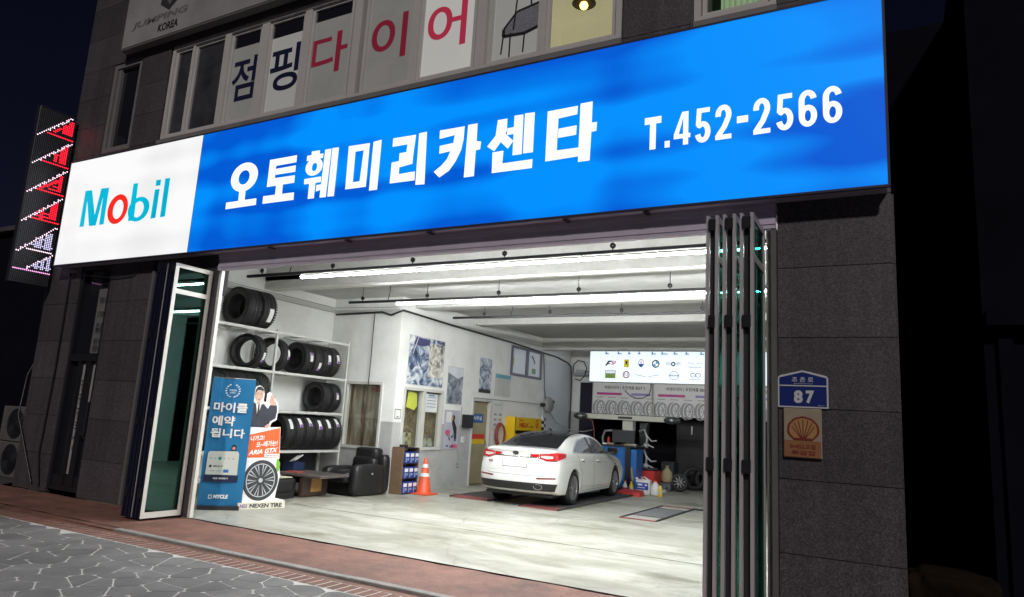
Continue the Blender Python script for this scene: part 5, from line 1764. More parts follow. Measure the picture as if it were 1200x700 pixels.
ac = thing('armchair', 'black leather recliner armchair in the corner beside the low table', 'armchair', (-9.46, 11.08, 0), rz=-.06, local=True)
cushion(MB(), .28, .48, -.50, .36, .03, .60).build('arm', LEA, ac)
cushion(MB(), -.48, -.28, -.50, .36, .03, .52).build('arm', LEA, ac)
cushion(MB(), -.275, .275, -.52, .22, .22, .46).build('seat', LEA, ac)
bk = MB()
cushion(bk, -.30, .30, .14, .42, .40, .72)
cushion(bk, -.29, .29, .20, .46, .66, .90)
bk.build('backrest', LEA, ac)
cushion(MB(), .22, .47, .28, .48, .03, .78).build('side_panel', LEA, ac)
MB().box(-.44, .44, -.44, .42, .02, .24, bev=.02).build('base', LEA, ac)
MB().lathe((.481, -.05, .42), (1, 0, 0), [(.001, .012), (.02, .012), (.022, 0)], 14).build('recliner_button', STEEL, ac)
DWOOD = mat('dark_wood', (.055, .035, .028), .4, var=.25, scale=8)
tb = thing('low_table', 'low dark wooden table with an orange wood inset, left of the armchair', 'table', (-9.7, 10.05, 0))
MB().box(-10.15, -9.08, 9.68, 10.46, .37, .42, bev=.012).build('tabletop', mat('worn_tabletop', (.09, .075, .07), .35, var=.25, scale=5), tb)
MB().box(-9.60, -9.52, 9.72, 10.36, .02, .37, bev=.005).build('leg_panel', DWOOD, tb)
MB().box(-9.518, -9.512, 9.93, 10.2, .09, .33).build('inset', mat('orange_wood', (.46, .25, .08), .5, var=.2, scale=9), tb)
MB().box(-10.10, -10.02, 9.72, 10.36, .02, .37, bev=.005).build('leg_panel', DWOOD, tb)
MB().box(-10.02, -9.6, 9.78, 10.30, .05, .08).build('lower_shelf', DWOOD, tb)
for k, (x, y, s_, m_) in enumerate(((-9.95, 9.8, .05, RED), (-9.85, 9.95, .04, WHITE_P), (-9.75, 9.82, .04, mat('tin_grey', (.3, .3, .3), .4, .6)))):
    o = MB().cyl((x, y, .081), (0, 0, 1), s_, .1 + .03 * k)
    tag(o.build('tin_can', m_), ['red tin on the lower shelf of the low table', 'white tin on the lower shelf of the low table', 'grey tin on the lower shelf of the low table'][k], 'tin')
tag(MB().box(-10.0, -9.72, 9.75, 9.95, .421, .44, bev=.003).build('magazine', mat('magazine_cover', (.35, .06, .05), .4, var=.5, scale=14)), 'red magazine lying on the low dark table', 'magazine')
ot = thing('stool', 'black leather block stool between the cutout stand and the low table', 'stool', (-9.8, 9.25, 0))
cushion(MB(), -10.12, -9.50, 8.90, 9.60, .10, .36).build('cushion', LEA, ot)
MB().box(-10.08, -9.54, 8.94, 9.56, 0.0, .13, bev=.02).build('base', LEA, ot)
tag(MB().box(-10.0, -9.56, 9.1, 9.5, .362, .374, bev=.003).build('paper_sheet', mat('cream_paper', (.6, .57, .46), .6)), 'cream folded paper lying on the black stool', 'paper')
bs = thing('battery_shelf', 'narrow brown wooden shelf against the office wall next to the traffic cone', 'shelf', (-8.95, 11.95, 0))
WOODB = mat('brown_wood_board', (.20, .125, .075), .55, var=.2, scale=10, dark=(.10, .06, .04), dscale=5, damt=.5)
MB().box(-9.09, -8.80, 11.70, 11.725, 0, .93).build('side_panel', WOODB, bs)
MB().box(-9.09, -8.80, 12.225, 12.25, 0, .93).build('side_panel', WOODB, bs)
for z in (.005, .30, .60, .915):
    MB().box(-9.085, -8.81, 11.727, 12.223, z, z + .018).build('board', DARKPL, bs)
BATB = mat('battery_blue_carton', (.02, .045, .24), .4, var=.2, scale=6)
n_ = 0
for i, z in enumerate((.024, .319, .619)):
    for j in range(3):
        y = 11.735 + j * .163
        b_ = thing('battery_box', '%s blue carton on the %s board of the brown shelf' % (('left', 'middle', 'right')[j], ('lowest', 'middle', 'upper')[i]), 'carton', (-8.93, y + .08, z), group='blue battery cartons')
        MB().box(-9.06, -8.795 + rnd.uniform(0, .02), y, y + .155, z, z + .225, bev=.004).build('carton', BATB, b_)
        BF = Fr((-8.772, y, z), (0, 1, 0), (0, 0, 1))
        MB().rect(BF, .02, .135, .13, .20, 0).build('print', WHITE_P, b_)
        t = MB().rect(BF, .03, .06, .02, .11, 0)
        t.rect(BF, .08, .13, .06, .10, 0).build('print', mat('pale_blue_print', (.3, .42, .62), .5), b_)
tag(MB().box(-9.0, -8.88, 11.8, 11.95, .934, .985, bev=.01).build('small_device', DARKPL), 'small dark gadget on top of the brown battery shelf', 'gadget')
cn = thing('traffic_cone', 'orange traffic cone with two white bands beside the blue cartons', 'cone', (-8.62, 12.25, 0))
ORG = mat('cone_orange', (.70, .085, .025), .45, var=.1, scale=4)
cc = (-8.62, 12.25, 0)
MB().box(-8.84, -8.40, 12.03, 12.47, 0, .028, bev=.01).build('base', ORG, cn)
f_ = lambda z: .155 - .125 * (z - .028) / .70
MB().lathe(cc, (0, 0, 1), [(f_(.028) + .02, .028), (f_(.05), .05), (f_(.72), .72), (.02, .735), (.001, .735)], 28).build('body', ORG, cn)
for a, b in ((.36, .43), (.54, .61)):
    MB().lathe(cc, (0, 0, 1), [(f_(a) + .003, a), (f_(b) + .003, b)], 28).build('white_band', mat('cone_white', (.75, .75, .72), .4), cn)

# ================================================================== THINGS ON THE OFFICE WALL
ENG = picture_mat('engine_photo', [(.015, .02, .05), (.05, .08, .17), (.20, .25, .36), (.55, .6, .66), (.8, .8, .78)], 6.0, 'noise')
ENG2 = picture_mat('engine_photo_pale', [(.04, .04, .05), (.2, .19, .18), (.5, .47, .42), (.72, .69, .62), (.85, .83, .78)], 6.5, 'noise')
MOUNT = picture_mat('grey_machine_photo', [(.04, .05, .07), (.12, .14, .18), (.24, .27, .32), (.5, .53, .58)], 5.0, 'noise')


def sheet(name, label, cat, u0, u1, v0, v1, m, th=.012, edge=None, group=None):
    p = thing(name, label, cat, (WOX, (u0 + u1) / 2, v0), group=group)
    MB().slab(OW, u0, u1, v0, v1, .004, .004 + th).build('backing', edge or WHITE_FR, p)
    MB().rect(OW, u0 + .008, u1 - .008, v0 + .008, v1 - .008, .0055 + th).build('print', m, p)
    return p


p = sheet('engine_poster', 'large blue grey poster of engine parts above the office window', 'poster', 11.97, 13.32, 2.24, 3.30, ENG)
MB().rect(OW, 12.72, 13.30, 2.45, 3.20, .019).build('print_half', ENG2, p)
MB().poly(OW, [(12.12, 3.12), (12.16, 3.28), (12.72, 3.26), (12.70, 3.14), (12.4, 3.08)], .0195).build('print_cap', mat('violet_print', (.06, .06, .17), .4, var=.3, scale=9), p)
for a, b, m_ in ((12.1, 12.16, WHITE_P), (12.22, 12.25, WHITE_P)):
    t = MB()
    stroke(t, OW, [(a - .1, 2.9), (b + .03, 3.28)], .02, .0198)
    t.build('print_stripe', m_, p)
p = sheet('waterfall_poster', 'narrow grey landscape poster with a white sky right of the engine poster', 'poster', 13.53, 14.19, 1.90, 2.77, MOUNT)
MB().poly(OW, [(13.54, 2.76), (14.18, 2.76), (14.18, 2.58), (13.95, 2.50), (13.75, 2.56), (13.54, 2.62)], .0185).build('print_sky', mat('pale_sky_print', (.68, .72, .78), .4), p)
p = sheet('machine_poster', 'narrow blue grey poster of machine parts above the office door', 'poster', 14.92, 15.52, 2.24, 3.12, picture_mat('machine_photo', [(.02, .03, .06), (.12, .16, .26), (.45, .5, .6), (.75, .78, .8)], 6.0, 'noise'))
MB().rect(OW, 14.93, 15.51, 2.25, 2.34, .0185).build('print_band', INK, p)
p = sheet('price_chart', 'white chart with a light blue heading between the poster and the high window', 'chart', 15.72, 16.57, 2.22, 2.79, mat('chart_paper', (.62, .62, .58), .6, var=.05))
MB().rect(OW, 15.73, 16.56, 2.68, 2.78, .0185).build('heading', mat('sky_blue_print', (.14, .40, .52), .5), p)
t = MB()
for u in (15.95, 16.17, 16.38):
    t.rect(OW, u, u + .008, 2.26, 2.66, .0185)
t.build('column_line', PGRY, p)
p = sheet('pop_poster', 'pastel poster with a dark figure right of the office window', 'poster', 13.52, 14.16, .86, 1.76, mat('pale_lilac_paper', (.5, .5, .58), .45, var=.1), edge=ALU)
t = MB().poly(OW, [(13.82, 1.62), (13.90, 1.66), (13.96, 1.60), (13.93, 1.52), (14.05, 1.36), (14.06, 1.10), (13.98, 1.06), (13.92, 1.28), (13.84, 1.44)], .019)
t.build('figure_print', INK, p)
MB().disc(OW, 13.83, 1.58, .06, off=.0195).build('face_print', mat('printed_peach', (.55, .3, .2), .5), p)
MB().rect(OW, 13.58, 13.80, 1.48, 1.72, .021).build('pinned_note', WHITE_P, p)
t = MB().rect(OW, 13.86, 14.12, .89, .98, .019).rect(OW, 13.58, 13.78, 1.20, 1.30, .019)
t.build('pink_print', mat('pink_print', (.75, .12, .25), .5), p)
t = MB()
for k in range(12):
    u, v = rnd.uniform(13.56, 14.0), rnd.uniform(.9, 1.22)
    t.rect(OW, u, u + rnd.uniform(.04, .1), v, v + rnd.uniform(.03, .07), .0192 + k * .0001)
t.build('dark_print', mat('slate_print', (.10, .10, .16), .5), p)
mo = thing('wall_monitor', 'small black screen fixed beside the office door', 'monitor', (-9.05, 14.5, 1.38))
MB().slab(OW, 14.22, 14.66, 1.37, 1.68, .05, .09).build('screen', DARKPL, mo)
MB().slab(OW, 14.36, 14.50, 1.46, 1.58, .0, .05).build('wall_mount', BLACKM, mo)
sw = thing('light_switch', 'white switch under the small black screen', 'switch', (-9.1, 14.35, .95))
MB().slab(OW, 14.30, 14.42, 1.02, 1.16, .003, .02).build('plate', WHITE_P, sw)
MB().slab(OW, 14.33, 14.39, 1.06, 1.12, .02, .026).build('rocker', WHITE_FR, sw)
tag(MB().tube([(-9.08, 14.20, 1.85), (-9.08, 14.20, .9), (-9.07, 14.19, .55)], .009, 6).lathe((-9.07, 14.165, .50), (0, 1, 0), [(.03, 0), (.05, 0), (.05, .03), (.03, .03)], 14).build('power_cord', PGRY), 'grey cord with a ring hanging on the wall below the small screen', 'cord')
# code sign with a black border (left blank inside)
for nm, fr, a, b, c, d, lb_ in (('code_sign', OW, 11.665, 11.895, 1.49, 1.71, 'small white square notice with a thin black border left of the office window'),):
    p = thing(nm, lb_, 'notice', (-9.2, 11.64, 1.5))
    MB().slab(fr, a, b, c, d, .002, .008).build('board', WHITE_P, p)
    MB().frame(fr, a + .012, b - .012, c + .012, d - .012, .012, .0082, .0095).build('border', INK, p)
    MB().rect(fr, a + .08, b - .08, c + .04, c + .06, .009).build('print_line', INK, p)
# notice sheet with small icons
p = sheet('parts_notice', 'white notice sheet with rows of small dark icons right of the office door', 'notice', 15.66, 16.24, 1.33, 2.07, mat('notice_white', (.74, .74, .73), .5, var=.02))
t = MB()
text(t, OW, '주 문 안 내', 15.76, 16.12, 1.95, 2.01, .0185, bold=.02)
for r in range(3):
    for c_ in range(2):
        u, v = 15.76 + .25 * c_, 1.74 - .13 * r
        t.poly(OW, [(u, v - .03), (u + .16, v - .03), (u + .16, v), (u + .12, v + .03), (u + .05, v + .025), (u, v)], .0185)
t.build('icons', PGRY, p)
# high inner window; pale pane colour stands in for the lightbox's reflection
hw = B(MB().frame(OW, 16.52, 18.36, 2.82, 3.62, .06, .002, .05).slab(OW, 17.38, 17.52, 2.88, 3.56, .002, .045), 'window', mat('purple_grey_frame', (.11, .10, .15), .4))
for a, b in ((16.58, 17.38), (17.52, 18.30)):
    MB().slab(OW, a, b, 2.88, 3.56, .006, .012).build('pane', mat('lightbox_sheen_pane', (.70, .74, .80), .15, var=.03), hw)
MB().rect(OW, 17.78, 18.02, 2.95, 3.10, .016).build('sticker', mat('green_sticker', (.15, .32, .12), .5), hw)
MB().poly(OW, [(17.7, 3.44), (17.80, 3.46), (17.98, 3.28), (17.94, 3.22), (17.82, 3.36)], .016).build('sticker', INK, hw)
MB().rect(OW, 16.60, 16.70, 3.1, 3.3, .016).build('sticker', mat('lime_sticker', (.5, .5, .05), .5), hw)
# yellow oil display rack
oil = thing('oil_rack', 'yellow wall rack for oil with red lettering behind the parked car', 'rack', (-8.95, 17.2, .9))
YLW = mat('display_yellow', (.80, .52, .015), .4, var=.06)
OF = Fr((-8.80, 0, 0), (0, 1, 0), (0, 0, 1))
MB().slab(OF, 16.42, 18.0, 1.36, 1.70, -.03, 0).slab(OF, 16.40, 16.46, .6, 1.71, -.28, 0).slab(OF, 17.94, 18.0, .6, 1.36, -.28, -.031).build('frame', YLW, oil)
for z in (.62, .98):
    MB().box(-9.08, -8.81, 16.47, 17.93, z, z + .025).build('shelf', YLW, oil)
MB().box(-9.09, -9.07, 16.47, 17.93, .65, 1.36).build('back', DARKPL, oil)
t = MB()
text(t, OF, 'HELIX', 16.66, 17.22, 1.44, 1.56, .002, bold=.05, shear=.1)
t.build('lettering', mat('bright_red_print', (.62, .02, .015), .4), oil)
t = MB()
text(t, OF, 'SHELL', 16.66, 16.92, 1.60, 1.65, .002, bold=.04)
t.build('lettering', mat('bright_red_print', (.62, .02, .015), .4), oil)
t = MB().rect(OF, 17.26, 17.50, 1.45, 1.475, .002)
t.build('dark_line', INK, oil)
t = MB().ring(OF, circ(17.72, 1.54, .10, .12, 20), circ(17.72, 1.54, .075, .09, 20), .002)
for a in (-50, -25, 0, 25, 50):
    stroke(t, OF, [(17.72, 1.46), (17.72 + .07 * math.sin(math.radians(a)), 1.46 + .14 * math.cos(math.radians(a)))], .014, .003)
t.build('shell_emblem', mat('bright_red_print', (.62, .02, .015)), oil)
for k in range(9):
    y = 16.54 + k * .155
    o = thing('oil_bottle', '%s oil bottle, %s from the left on the yellow rack shelf' % (('red', 'black', 'grey', 'yellow')[(k * 7) % 4], ORD[k]), 'bottle', (-8.93, y, 1.005), group='oil bottles on the yellow rack')
    m_ = [RED, DARKPL, mat('bottle_grey', (.25, .25, .27), .4), YLW][(k * 7) % 4]
    MB().box(-8.98, -8.86, y, y + .11, 1.006, 1.20, bev=.012).box(-8.95, -8.89, y + .035, y + .075, 1.20, 1.26).build('body', m_, o)
    MB().rect(Fr((-8.858, y, 1.006), (0, 1, 0), (0, 0, 1)), .015, .095, .05, .15).build('label', WHITE_P if k % 2 else RED, o)
# coiled red hose and the round reel
h_ = MB()
for k in range(3):
    pts = [(-9.02 + .025 * k, 16.02 + (.24 - .02 * k) * math.cos(a), 1.22 + (.30 - .02 * k) * math.sin(a)) for a in [2 * PI * i / 24 for i in range(25)]]
    h_.tube(pts, .02, 6, False)
tag(h_.build('air_hose', mat('red_brown_hose', (.28, .06, .04), .5)), 'red brown air hose coiled on the wall left of the yellow rack', 'hose')
re = thing('cable_reel', 'round grey cable reel high on the wall near the tall blue grey panel', 'reel', (-9.0, 18.75, 2.13))
MB().lathe((-9.08, 18.78, 2.12), (1, 0, 0), [(.001, .0), (.20, .0), (.23, .02), (.23, .14), (.20, .17), (.001, .17)], 28).build('drum', mat('reel_grey', (.32, .32, .31), .5, var=.08), re)
MB().box(-9.10, -8.96, 18.45, 18.56, 2.06, 2.16, bev=.01).box(-9.02, -8.92, 19.0, 19.06, 2.18, 2.26).build('bracket', DARKPL, re)
tag(MB().tube([(-9.0, 18.85, 1.95), (-8.9, 19.2, 1.62), (-8.7, 19.8, 1.42), (-8.4, 20.1, 1.40), (-8.1, 20.2, 1.48)], .016).build('reel_cable', PGRY), 'grey cable drooping from the round reel towards the beam', 'cable')
tag(MB().tube([(-9.075, 14.7, 2.1), (-9.075, 16.6, 2.12), (-9.075, 18.5, 2.12)], .010, 6).build('wall_cable', PGRY), 'thin grey cable running level along the office wall to the reel', 'cable')
cp = thing('checkered_post', 'short black and white checkered marker on the wall behind the car roof', 'marker', (-9.0, 18.5, 1.25))
for k in range(6):
    MB().box(-9.06, -8.98, 18.44, 18.54, 1.2 + .09 * k, 1.289 + .09 * k).build('white_block' if k % 2 else 'black_block', WHITE_P if k % 2 else INK, cp)
    MB().box(-9.06, -8.98, 18.541, 18.64, 1.2 + .09 * k, 1.289 + .09 * k).build('black_block' if k % 2 else 'white_block', INK if k % 2 else WHITE_P, cp)
tag(MB().tube([(-10.9, 11.60, 3.70), (-9.60, 11.60, 3.73), (-9.35, 11.60, 3.66), (-9.05, 11.62, 3.76), (-9.05, 13.9, 3.71), (-9.05, 16.5, 3.68), (-9.05, 18.4, 3.62), (-9.04, 19.3, 3.60), (-9.05, 20.2, 3.50), (-9.04, 20.42, 3.40), (-9.03, 20.48, 3.0), (-9.03, 20.5, 1.2)], .022).build('thick_cable', BLACKM), 'thick black cable running along the top of the office wall and down at the back', 'cable')
tag(MB().tube([(-9.05, 18.42, 3.60), (-9.05, 18.50, 3.2), (-9.04, 18.56, 2.6), (-9.02, 18.62, 2.3)], .014).build('drop_cable', BLACKM), 'black cable dropping from the high window to the round reel', 'cable')
tag(MB().tube([(-9.80, 11.60, 3.72), (-9.79, 11.60, 2.6), (-9.80, 11.59, 1.6), (-9.81, 11.59, .72)], .010, 6).build('pull_cord', BLACKM), 'thin black cord hanging down the partition wall behind the armchair', 'cord')

# ================================================================== BANNER AND CUTOUT STAND
BN = Fr((-9.33, 7.45, 0), (1, 1, 0), (0, 0, 1))
bn = thing('banner_stand', 'tall blue banner with large white Korean lettering at the left end of the opening', 'banner', (-9.1, 7.68, 0))
BLU = mat('banner_blue', (.012, .16, .36), .5, var=.07, scale=2.5)
nv, nu = 24, 8
vs = [tuple(BN.at(-.06 + .635 * i / nu, .06 + 1.94 * j / nv, .014 * math.sin(i * .9 + j * .35) * (1 - abs(i / nu - .5))))
      for j in range(nv + 1) for i in range(nu + 1)]
MB().add(vs, [(j * (nu + 1) + i, j * (nu + 1) + i + 1, (j + 1) * (nu + 1) + i + 1, (j + 1) * (nu + 1) + i) for j in range(nv) for i in range(nu)], True).build('banner_cloth', BLU, bn, keep=True)
WPR = mat('white_print', (.80, .80, .78), .5, var=.02)
off = .022
t = MB()
for s_, a, b, c, d in (('마이클', .0, .50, 1.47, 1.625), ('예약', .003, .335, 1.262, 1.415), ('됩니다', .0, .50, 1.08, 1.222)):
    text(t, BN, s_, a, b, c, d, off, bold=.03)
t.build('lettering', WPR, bn)
t = MB()
for s in (-1, 1):
    for k in range(7):
        a = math.radians(-70 + 22 * k)
        u, v = .25 + s * .10 * math.cos(a), 1.81 + .10 * math.sin(a)
        t.poly(BN, [(u - .02, v - .005), (u, v - .014), (u + .02, v + .005), (u, v + .012)], off + .0002 * k)
text(t, BN, '고객감동', .195, .305, 1.80, 1.83, off, bold=.02)
text(t, BN, '브랜드', .205, .295, 1.765, 1.79, off, bold=.02)
t.build('wreath', mat('wreath_white', (.62, .7, .74), .5), bn)
MB().poly(BN, [(.0, .52), (.46, .52), (.455, .84), (.43, .88), (.03, .87), (.005, .84)], off).build('phone_screen', mat('screen_cream', (.56, .58, .54), .5, var=.03), bn)
t = MB()
for k in range(6):
    text(t, BN, str(13 + k), .04 + .065 * k, .066 + .065 * k, .755, .775, off + .001)
text(t, BN, '엔진오일 교환', .10, .24, .635, .66, off + .001, bold=.03)
text(t, BN, '5:00  5:30', .06, .22, .57, .585, off + .001)
t.disc(BN, .06, .645, .02, off=off + .001)
t.build('screen_text', INK, bn)
MB().disc(BN, .185, .765, .026, off=off + .0005).build('screen_mark', mat('teal_mark', (.02, .25, .28), .5), bn)
MB().rect(BN, .255, .33, .555, .60, off + .001).build('screen_button', mat('button_blue', (.02, .12, .4), .5), bn)
MB().rect(BN, -.02, .475, .415, .515, off).build('dark_bar', mat('dark_navy_print', (.01, .015, .05), .5), bn)
t = MB()
text(t, BN, '바로 예약하기', .12, .33, .45, .48, off + .001, bold=.02)
MB().frame(BN, .085, .135, .16, .22, .010, off, off + .001).build('logo_mark', WPR, bn)
text(t, BN, 'MYCLE', .155, .37, .165, .225, off, bold=.05, shear=.15)
t.build('lettering', WPR, bn)
MB().disc(BN, .37, .945, .035, off=off).rect(BN, .335, .405, .89, .925, off + .0005).build('cap_print', INK, bn)
MB().disc(BN, .37, .925, .024, off=off + .001).build('face_print', mat('printed_pink', (.6, .28, .2), .5), bn)
MB().obox(BN.at(.25, .03, -.05), BN.u, BN.n, BN.v, .60, .26, .06).build('foot', DARKPL, bn)
MB().tube([BN.at(.25, .05, -.03), BN.at(.25, 2.0, -.03)], .012).tube([BN.at(-.05, 2.0, -.01), BN.at(.56, 2.0, -.01)], .010).build('pole', STEEL, bn)

CS_ = Fr((-9.01, 7.86, 0), (math.cos(math.radians(70)), math.sin(math.radians(70)), 0), (0, 0, 1))
cs2 = thing('cutout_stand', 'printed cutout of a man in a dark suit above an orange panel and tyre', 'cutout stand', (-8.85, 8.3, 0))
man = [(-.02, 1.25), (-.04, 1.60), (.03, 1.66), (.045, 1.82), (.075, 1.90), (.132, 1.925), (.19, 1.885), (.222, 1.79), (.215, 1.68), (.262, 1.655), (.262, 1.80), (.30, 1.83), (.335, 1.81), (.35, 1.74), (.45, 1.68), (.478, 1.53), (.468, 1.39), (.39, 1.34), (.37, 1.27), (.55, 1.275)]
low = [(.59, .785), (.565, .74), (.605, .66), (.63, .5), (.60, .3), (.585, .16), (.74, .12), (.735, .035), (-.03, -.0 + .005), (-.03, .09), (.06, .12), (.02, .3), (.01, .5), (.04, .72), (.02, .78)]
MB().prism(CS_, man + low, -.012, .0).build('board', WHITE_P, cs2)
SUIT = mat('suit_print', (.025, .027, .045), .45, var=.2, scale=9)
MB().poly(CS_, [(-.0, 1.26), (-.02, 1.58), (.06, 1.655), (.11, 1.62), (.14, 1.50), (.18, 1.62), (.225, 1.635), (.30, 1.56), (.33, 1.62), (.40, 1.63), (.445, 1.62), (.458, 1.53), (.445, 1.41), (.36, 1.36), (.345, 1.26)], .001).build('suit_print', SUIT, cs2)
MB().poly(CS_, [(.10, 1.635), (.14, 1.42), (.19, 1.635), (.145, 1.66)], .0015).build('shirt_print', WPR, cs2)
MB().poly(CS_, [(.135, 1.62), (.16, 1.62), (.165, 1.45), (.145, 1.41), (.13, 1.45)], .002).build('tie_print', INK, cs2)
FACE = mat('face_print', (.58, .36, .27), .5, var=.06, scale=14)
MB().poly(CS_, circ(.133, 1.765, .066, .098, 22), .002).rect(CS_, .11, .165, 1.62, 1.70, .0018).build('face_print', FACE, cs2)
MB().poly(CS_, [(.065, 1.76), (.068, 1.85), (.10, 1.90), (.15, 1.905), (.195, 1.87), (.202, 1.78), (.19, 1.83), (.15, 1.85), (.10, 1.845), (.08, 1.81)], .0025).build('hair_print', INK, cs2)
t = MB()
for u in (.108, .16):
    t.rect(CS_, u - .012, u + .014, 1.776, 1.782, .0025).rect(CS_, u - .015, u + .017, 1.798, 1.803, .0025)
t.poly(CS_, [(.115, 1.705), (.155, 1.705), (.148, 1.695), (.122, 1.695)], .0025)
t.build('features_print', mat('dark_brown_print', (.06, .03, .025), .5), cs2)
hand = MB().poly(CS_, [(.335, 1.62), (.31, 1.68), (.33, 1.73), (.37, 1.73), (.43, 1.66), (.42, 1.62)], .0025)
for a, b in (((.33, 1.70), (.29, 1.735)), ((.34, 1.72), (.31, 1.775)), ((.36, 1.72), (.335, 1.79)), ((.375, 1.71), (.40, 1.76)), ((.32, 1.67), (.27, 1.70))):
    stroke(hand, CS_, [a, b], .022, .003)
hand.poly(CS_, [(.30, 1.30), (.35, 1.33), (.37, 1.30), (.34, 1.26), (.28, 1.27)], .003)
hand.build('hand_print', FACE, cs2)
MB().poly(CS_, [(.272, 1.66), (.30, 1.65), (.325, 1.79), (.297, 1.80)], .0035).build('sticker_print', WPR, cs2)
ORP = lightless = mat('orange_print', (.72, .11, .02), .45, var=.12, scale=2.5)
MB().poly(CS_, [(.035, 1.135), (.545, 1.265), (.58, .795), (.035, .785)], .003).build('orange_panel', ORP, cs2)
t = MB()
OFr = Fr(CS_.at(.05, .80, .004), CS_.u + CS_.v * .12, CS_.v)
text(t, OFr, '나가고!', .03, .25, .235, .315, 0, bold=.03)
text(t, OFr, '오~래가는!', .13, .48, .125, .215, 0, bold=.03)
text(t, OFr, 'ARIA GTX', .02, .50, .02, .095, 0, bold=.04, shear=.25)
t.build('lettering', WPR, cs2)
MB().rect(CS_, .33, .57, .80, .85, .0045).build('tag_print', WPR, cs2)
t = MB()
text(t, CS_, 'NEXEN 타이어', .35, .55, .81, .84, .005, bold=.02)
t.build('tag_text', mat('purple_print', (.14, .05, .25), .5), cs2)
TC = (.318, .435)
MB().poly(CS_, circ(*TC, .285, .315, 40), .002).build('printed_tyre', mat('tyre_photo', (.03, .032, .04), .5, var=.3, scale=12), cs2)
MB().ring(CS_, circ(*TC, .235, .26, 36), circ(*TC, .222, .246, 36), .003).build('rim_edge', mat('rim_silver_print', (.5, .52, .55), .4), cs2)
t = MB()
for k in range(10):
    a = 2 * PI * k / 10 + .1
    ca, sa = math.cos(a), math.sin(a)
    for d in (-.08, .08):
        cb, sb = math.cos(a + d), math.sin(a + d)
        t.poly(CS_, [(TC[0] + .06 * ca, TC[1] + .066 * sa), (TC[0] + .215 * cb, TC[1] + .238 * sb), (TC[0] + .215 * math.cos(a + d * 2), TC[1] + .238 * math.sin(a + d * 2))], .0035)
t.disc(CS_, *TC, .035, off=.004)
t.build('spokes_print', mat('rim_silver_print', (.5, .52, .55)), cs2)
MB().poly(CS_, [(.56, .78), (.61, .70), (.605, .60), (.575, .56), (.55, .62), (.545, .74)], .004).build('leaf_print', mat('leaf_green', (.16, .42, .03), .5), cs2)
BSF = Fr(CS_.at(-.03, .005, .10), CS_.u, CS_.v)
MB().prism(BSF, [(0, 0), (.76, 0), (.745, .115), (.0, .10)], -.10, 0).build('base', mat('ivory_card', (.68, .66, .58), .5), cs2)
t = MB()
text(t, BSF, 'NEXEN TIRE', .18, .70, .022, .085, .001, bold=.04)
t.build('lettering', INK, cs2)
t = MB()
text(t, BSF, 'N55', .03, .14, .025, .08, .001, bold=.03)
t.build('lettering', mat('purple_print', (.14, .05, .25)), cs2)

# ================================================================== WHEEL RUNWAYS IN THE FLOOR
RUNB = mat('runway_dark', (.055, .053, .055), .6, var=.25, scale=3)
RUNR = mat('worn_red_edge', (.20, .06, .055), .6, var=.3, scale=6)
PLATE = mat('bare_plate', (.30, .31, .32), .4, .6, var=.15, scale=6)
for k, (a, b, y0, y1, lb_) in enumerate(((-8.02, -7.15, 12.35, 17.3, 'left low runway under the left wheels of the white car'), (-6.36, -5.56, 12.2, 17.1, 'right low runway under the right wheels of the white car'),
                                         (-4.40, -3.76, 12.42, 15.02, 'red edged pit cover plate alone on the open floor'))):
    r = thing('floor_runway', lb_, 'runway', ((a + b) / 2, y0, 0))
    if k < 2:
        MB().box(a, b, y0 + .28, y1, 0.003, .036, bev=.004).build('deck', RUNB, r)
        MB().add([(a, y0, .003), (b, y0, .003), (b, y0 + .276, .003), (a, y0 + .276, .003), (a, y0 + .276, .036), (b, y0 + .276, .036)],
                 [(0, 1, 5, 4), (0, 4, 3), (1, 2, 5), (3, 2, 1, 0), (2, 3, 4, 5)]).build('ramp', RUNR, r)
        MB().box(a - .02, a - .002, y0, y1, .002, .038).build('edge', RUNB, r)
        MB().box(b + .002, b + .02, y0, y1, .002, .038).build('edge', RUNB, r)
    else:
        MB().box(a, b, y0, y1, .002, .006).build('deck', RUNB, r)
        MB().box(a + .03, b - .03, y0 + .66, y1 - .62, .006, .016, bev=.003).build('plate', PLATE, r)
        MB().box(a + .04, b - .04, y0 + .05, y0 + .52, .0062, .010).build('plate', mat('floor_plate', (.38, .36, .33), .5, var=.1), r)
        MB().box(a + .04, b - .04, y1 - .42, y1 - .04, .0062, .010).build('plate', mat('floor_plate', (.38, .36, .33)), r)
        MB().box(a - .02, b + .02, y0 - .03, y0, .002, .02).build('edge', RUNR, r)
        MB().box(a - .02, b + .02, y1, y1 + .03, .002, .02).build('edge', RUNR, r)
        MB().box(a - .025, a, y0, y1, .002, .018).build('edge', BLACKM, r)
        MB().box(b, b + .03, y0, y1, .002, .022).build('edge', BLACKM, r)
tag(MB().tube([(-3.76, 15.02, .02), (-3.6, 15.0, .018), (-3.35, 15.06, .02), (-2.6, 15.05, .018)], .018).build('floor_cable', BLACKM), 'short black cable leaving the corner of the pit cover plate', 'cable')
# dark joint cut in the floor
jb = MB().box(-3.7, -1.2, 12.36, 12.372, .0005, .003).box(-9.0, -1.2, 9.02, 9.03, .0005, .0025)
struct(jb.build('floor_joint', RUNB))

# thin wiring along the wall tops
tag(MB().tube([(-10.985, 7.2, 3.87), (-10.985, 11.6, 3.86), (-10.9, 11.63, 3.86), (-9.2, 11.63, 3.83)], .008, 6).tube([(-10.955, 7.2, 3.755), (-10.955, 11.6, 3.75)], .008, 6).build('ceiling_wire', PGRY), 'thin grey wires along the top of the left wall above the tyre rack', 'wire')

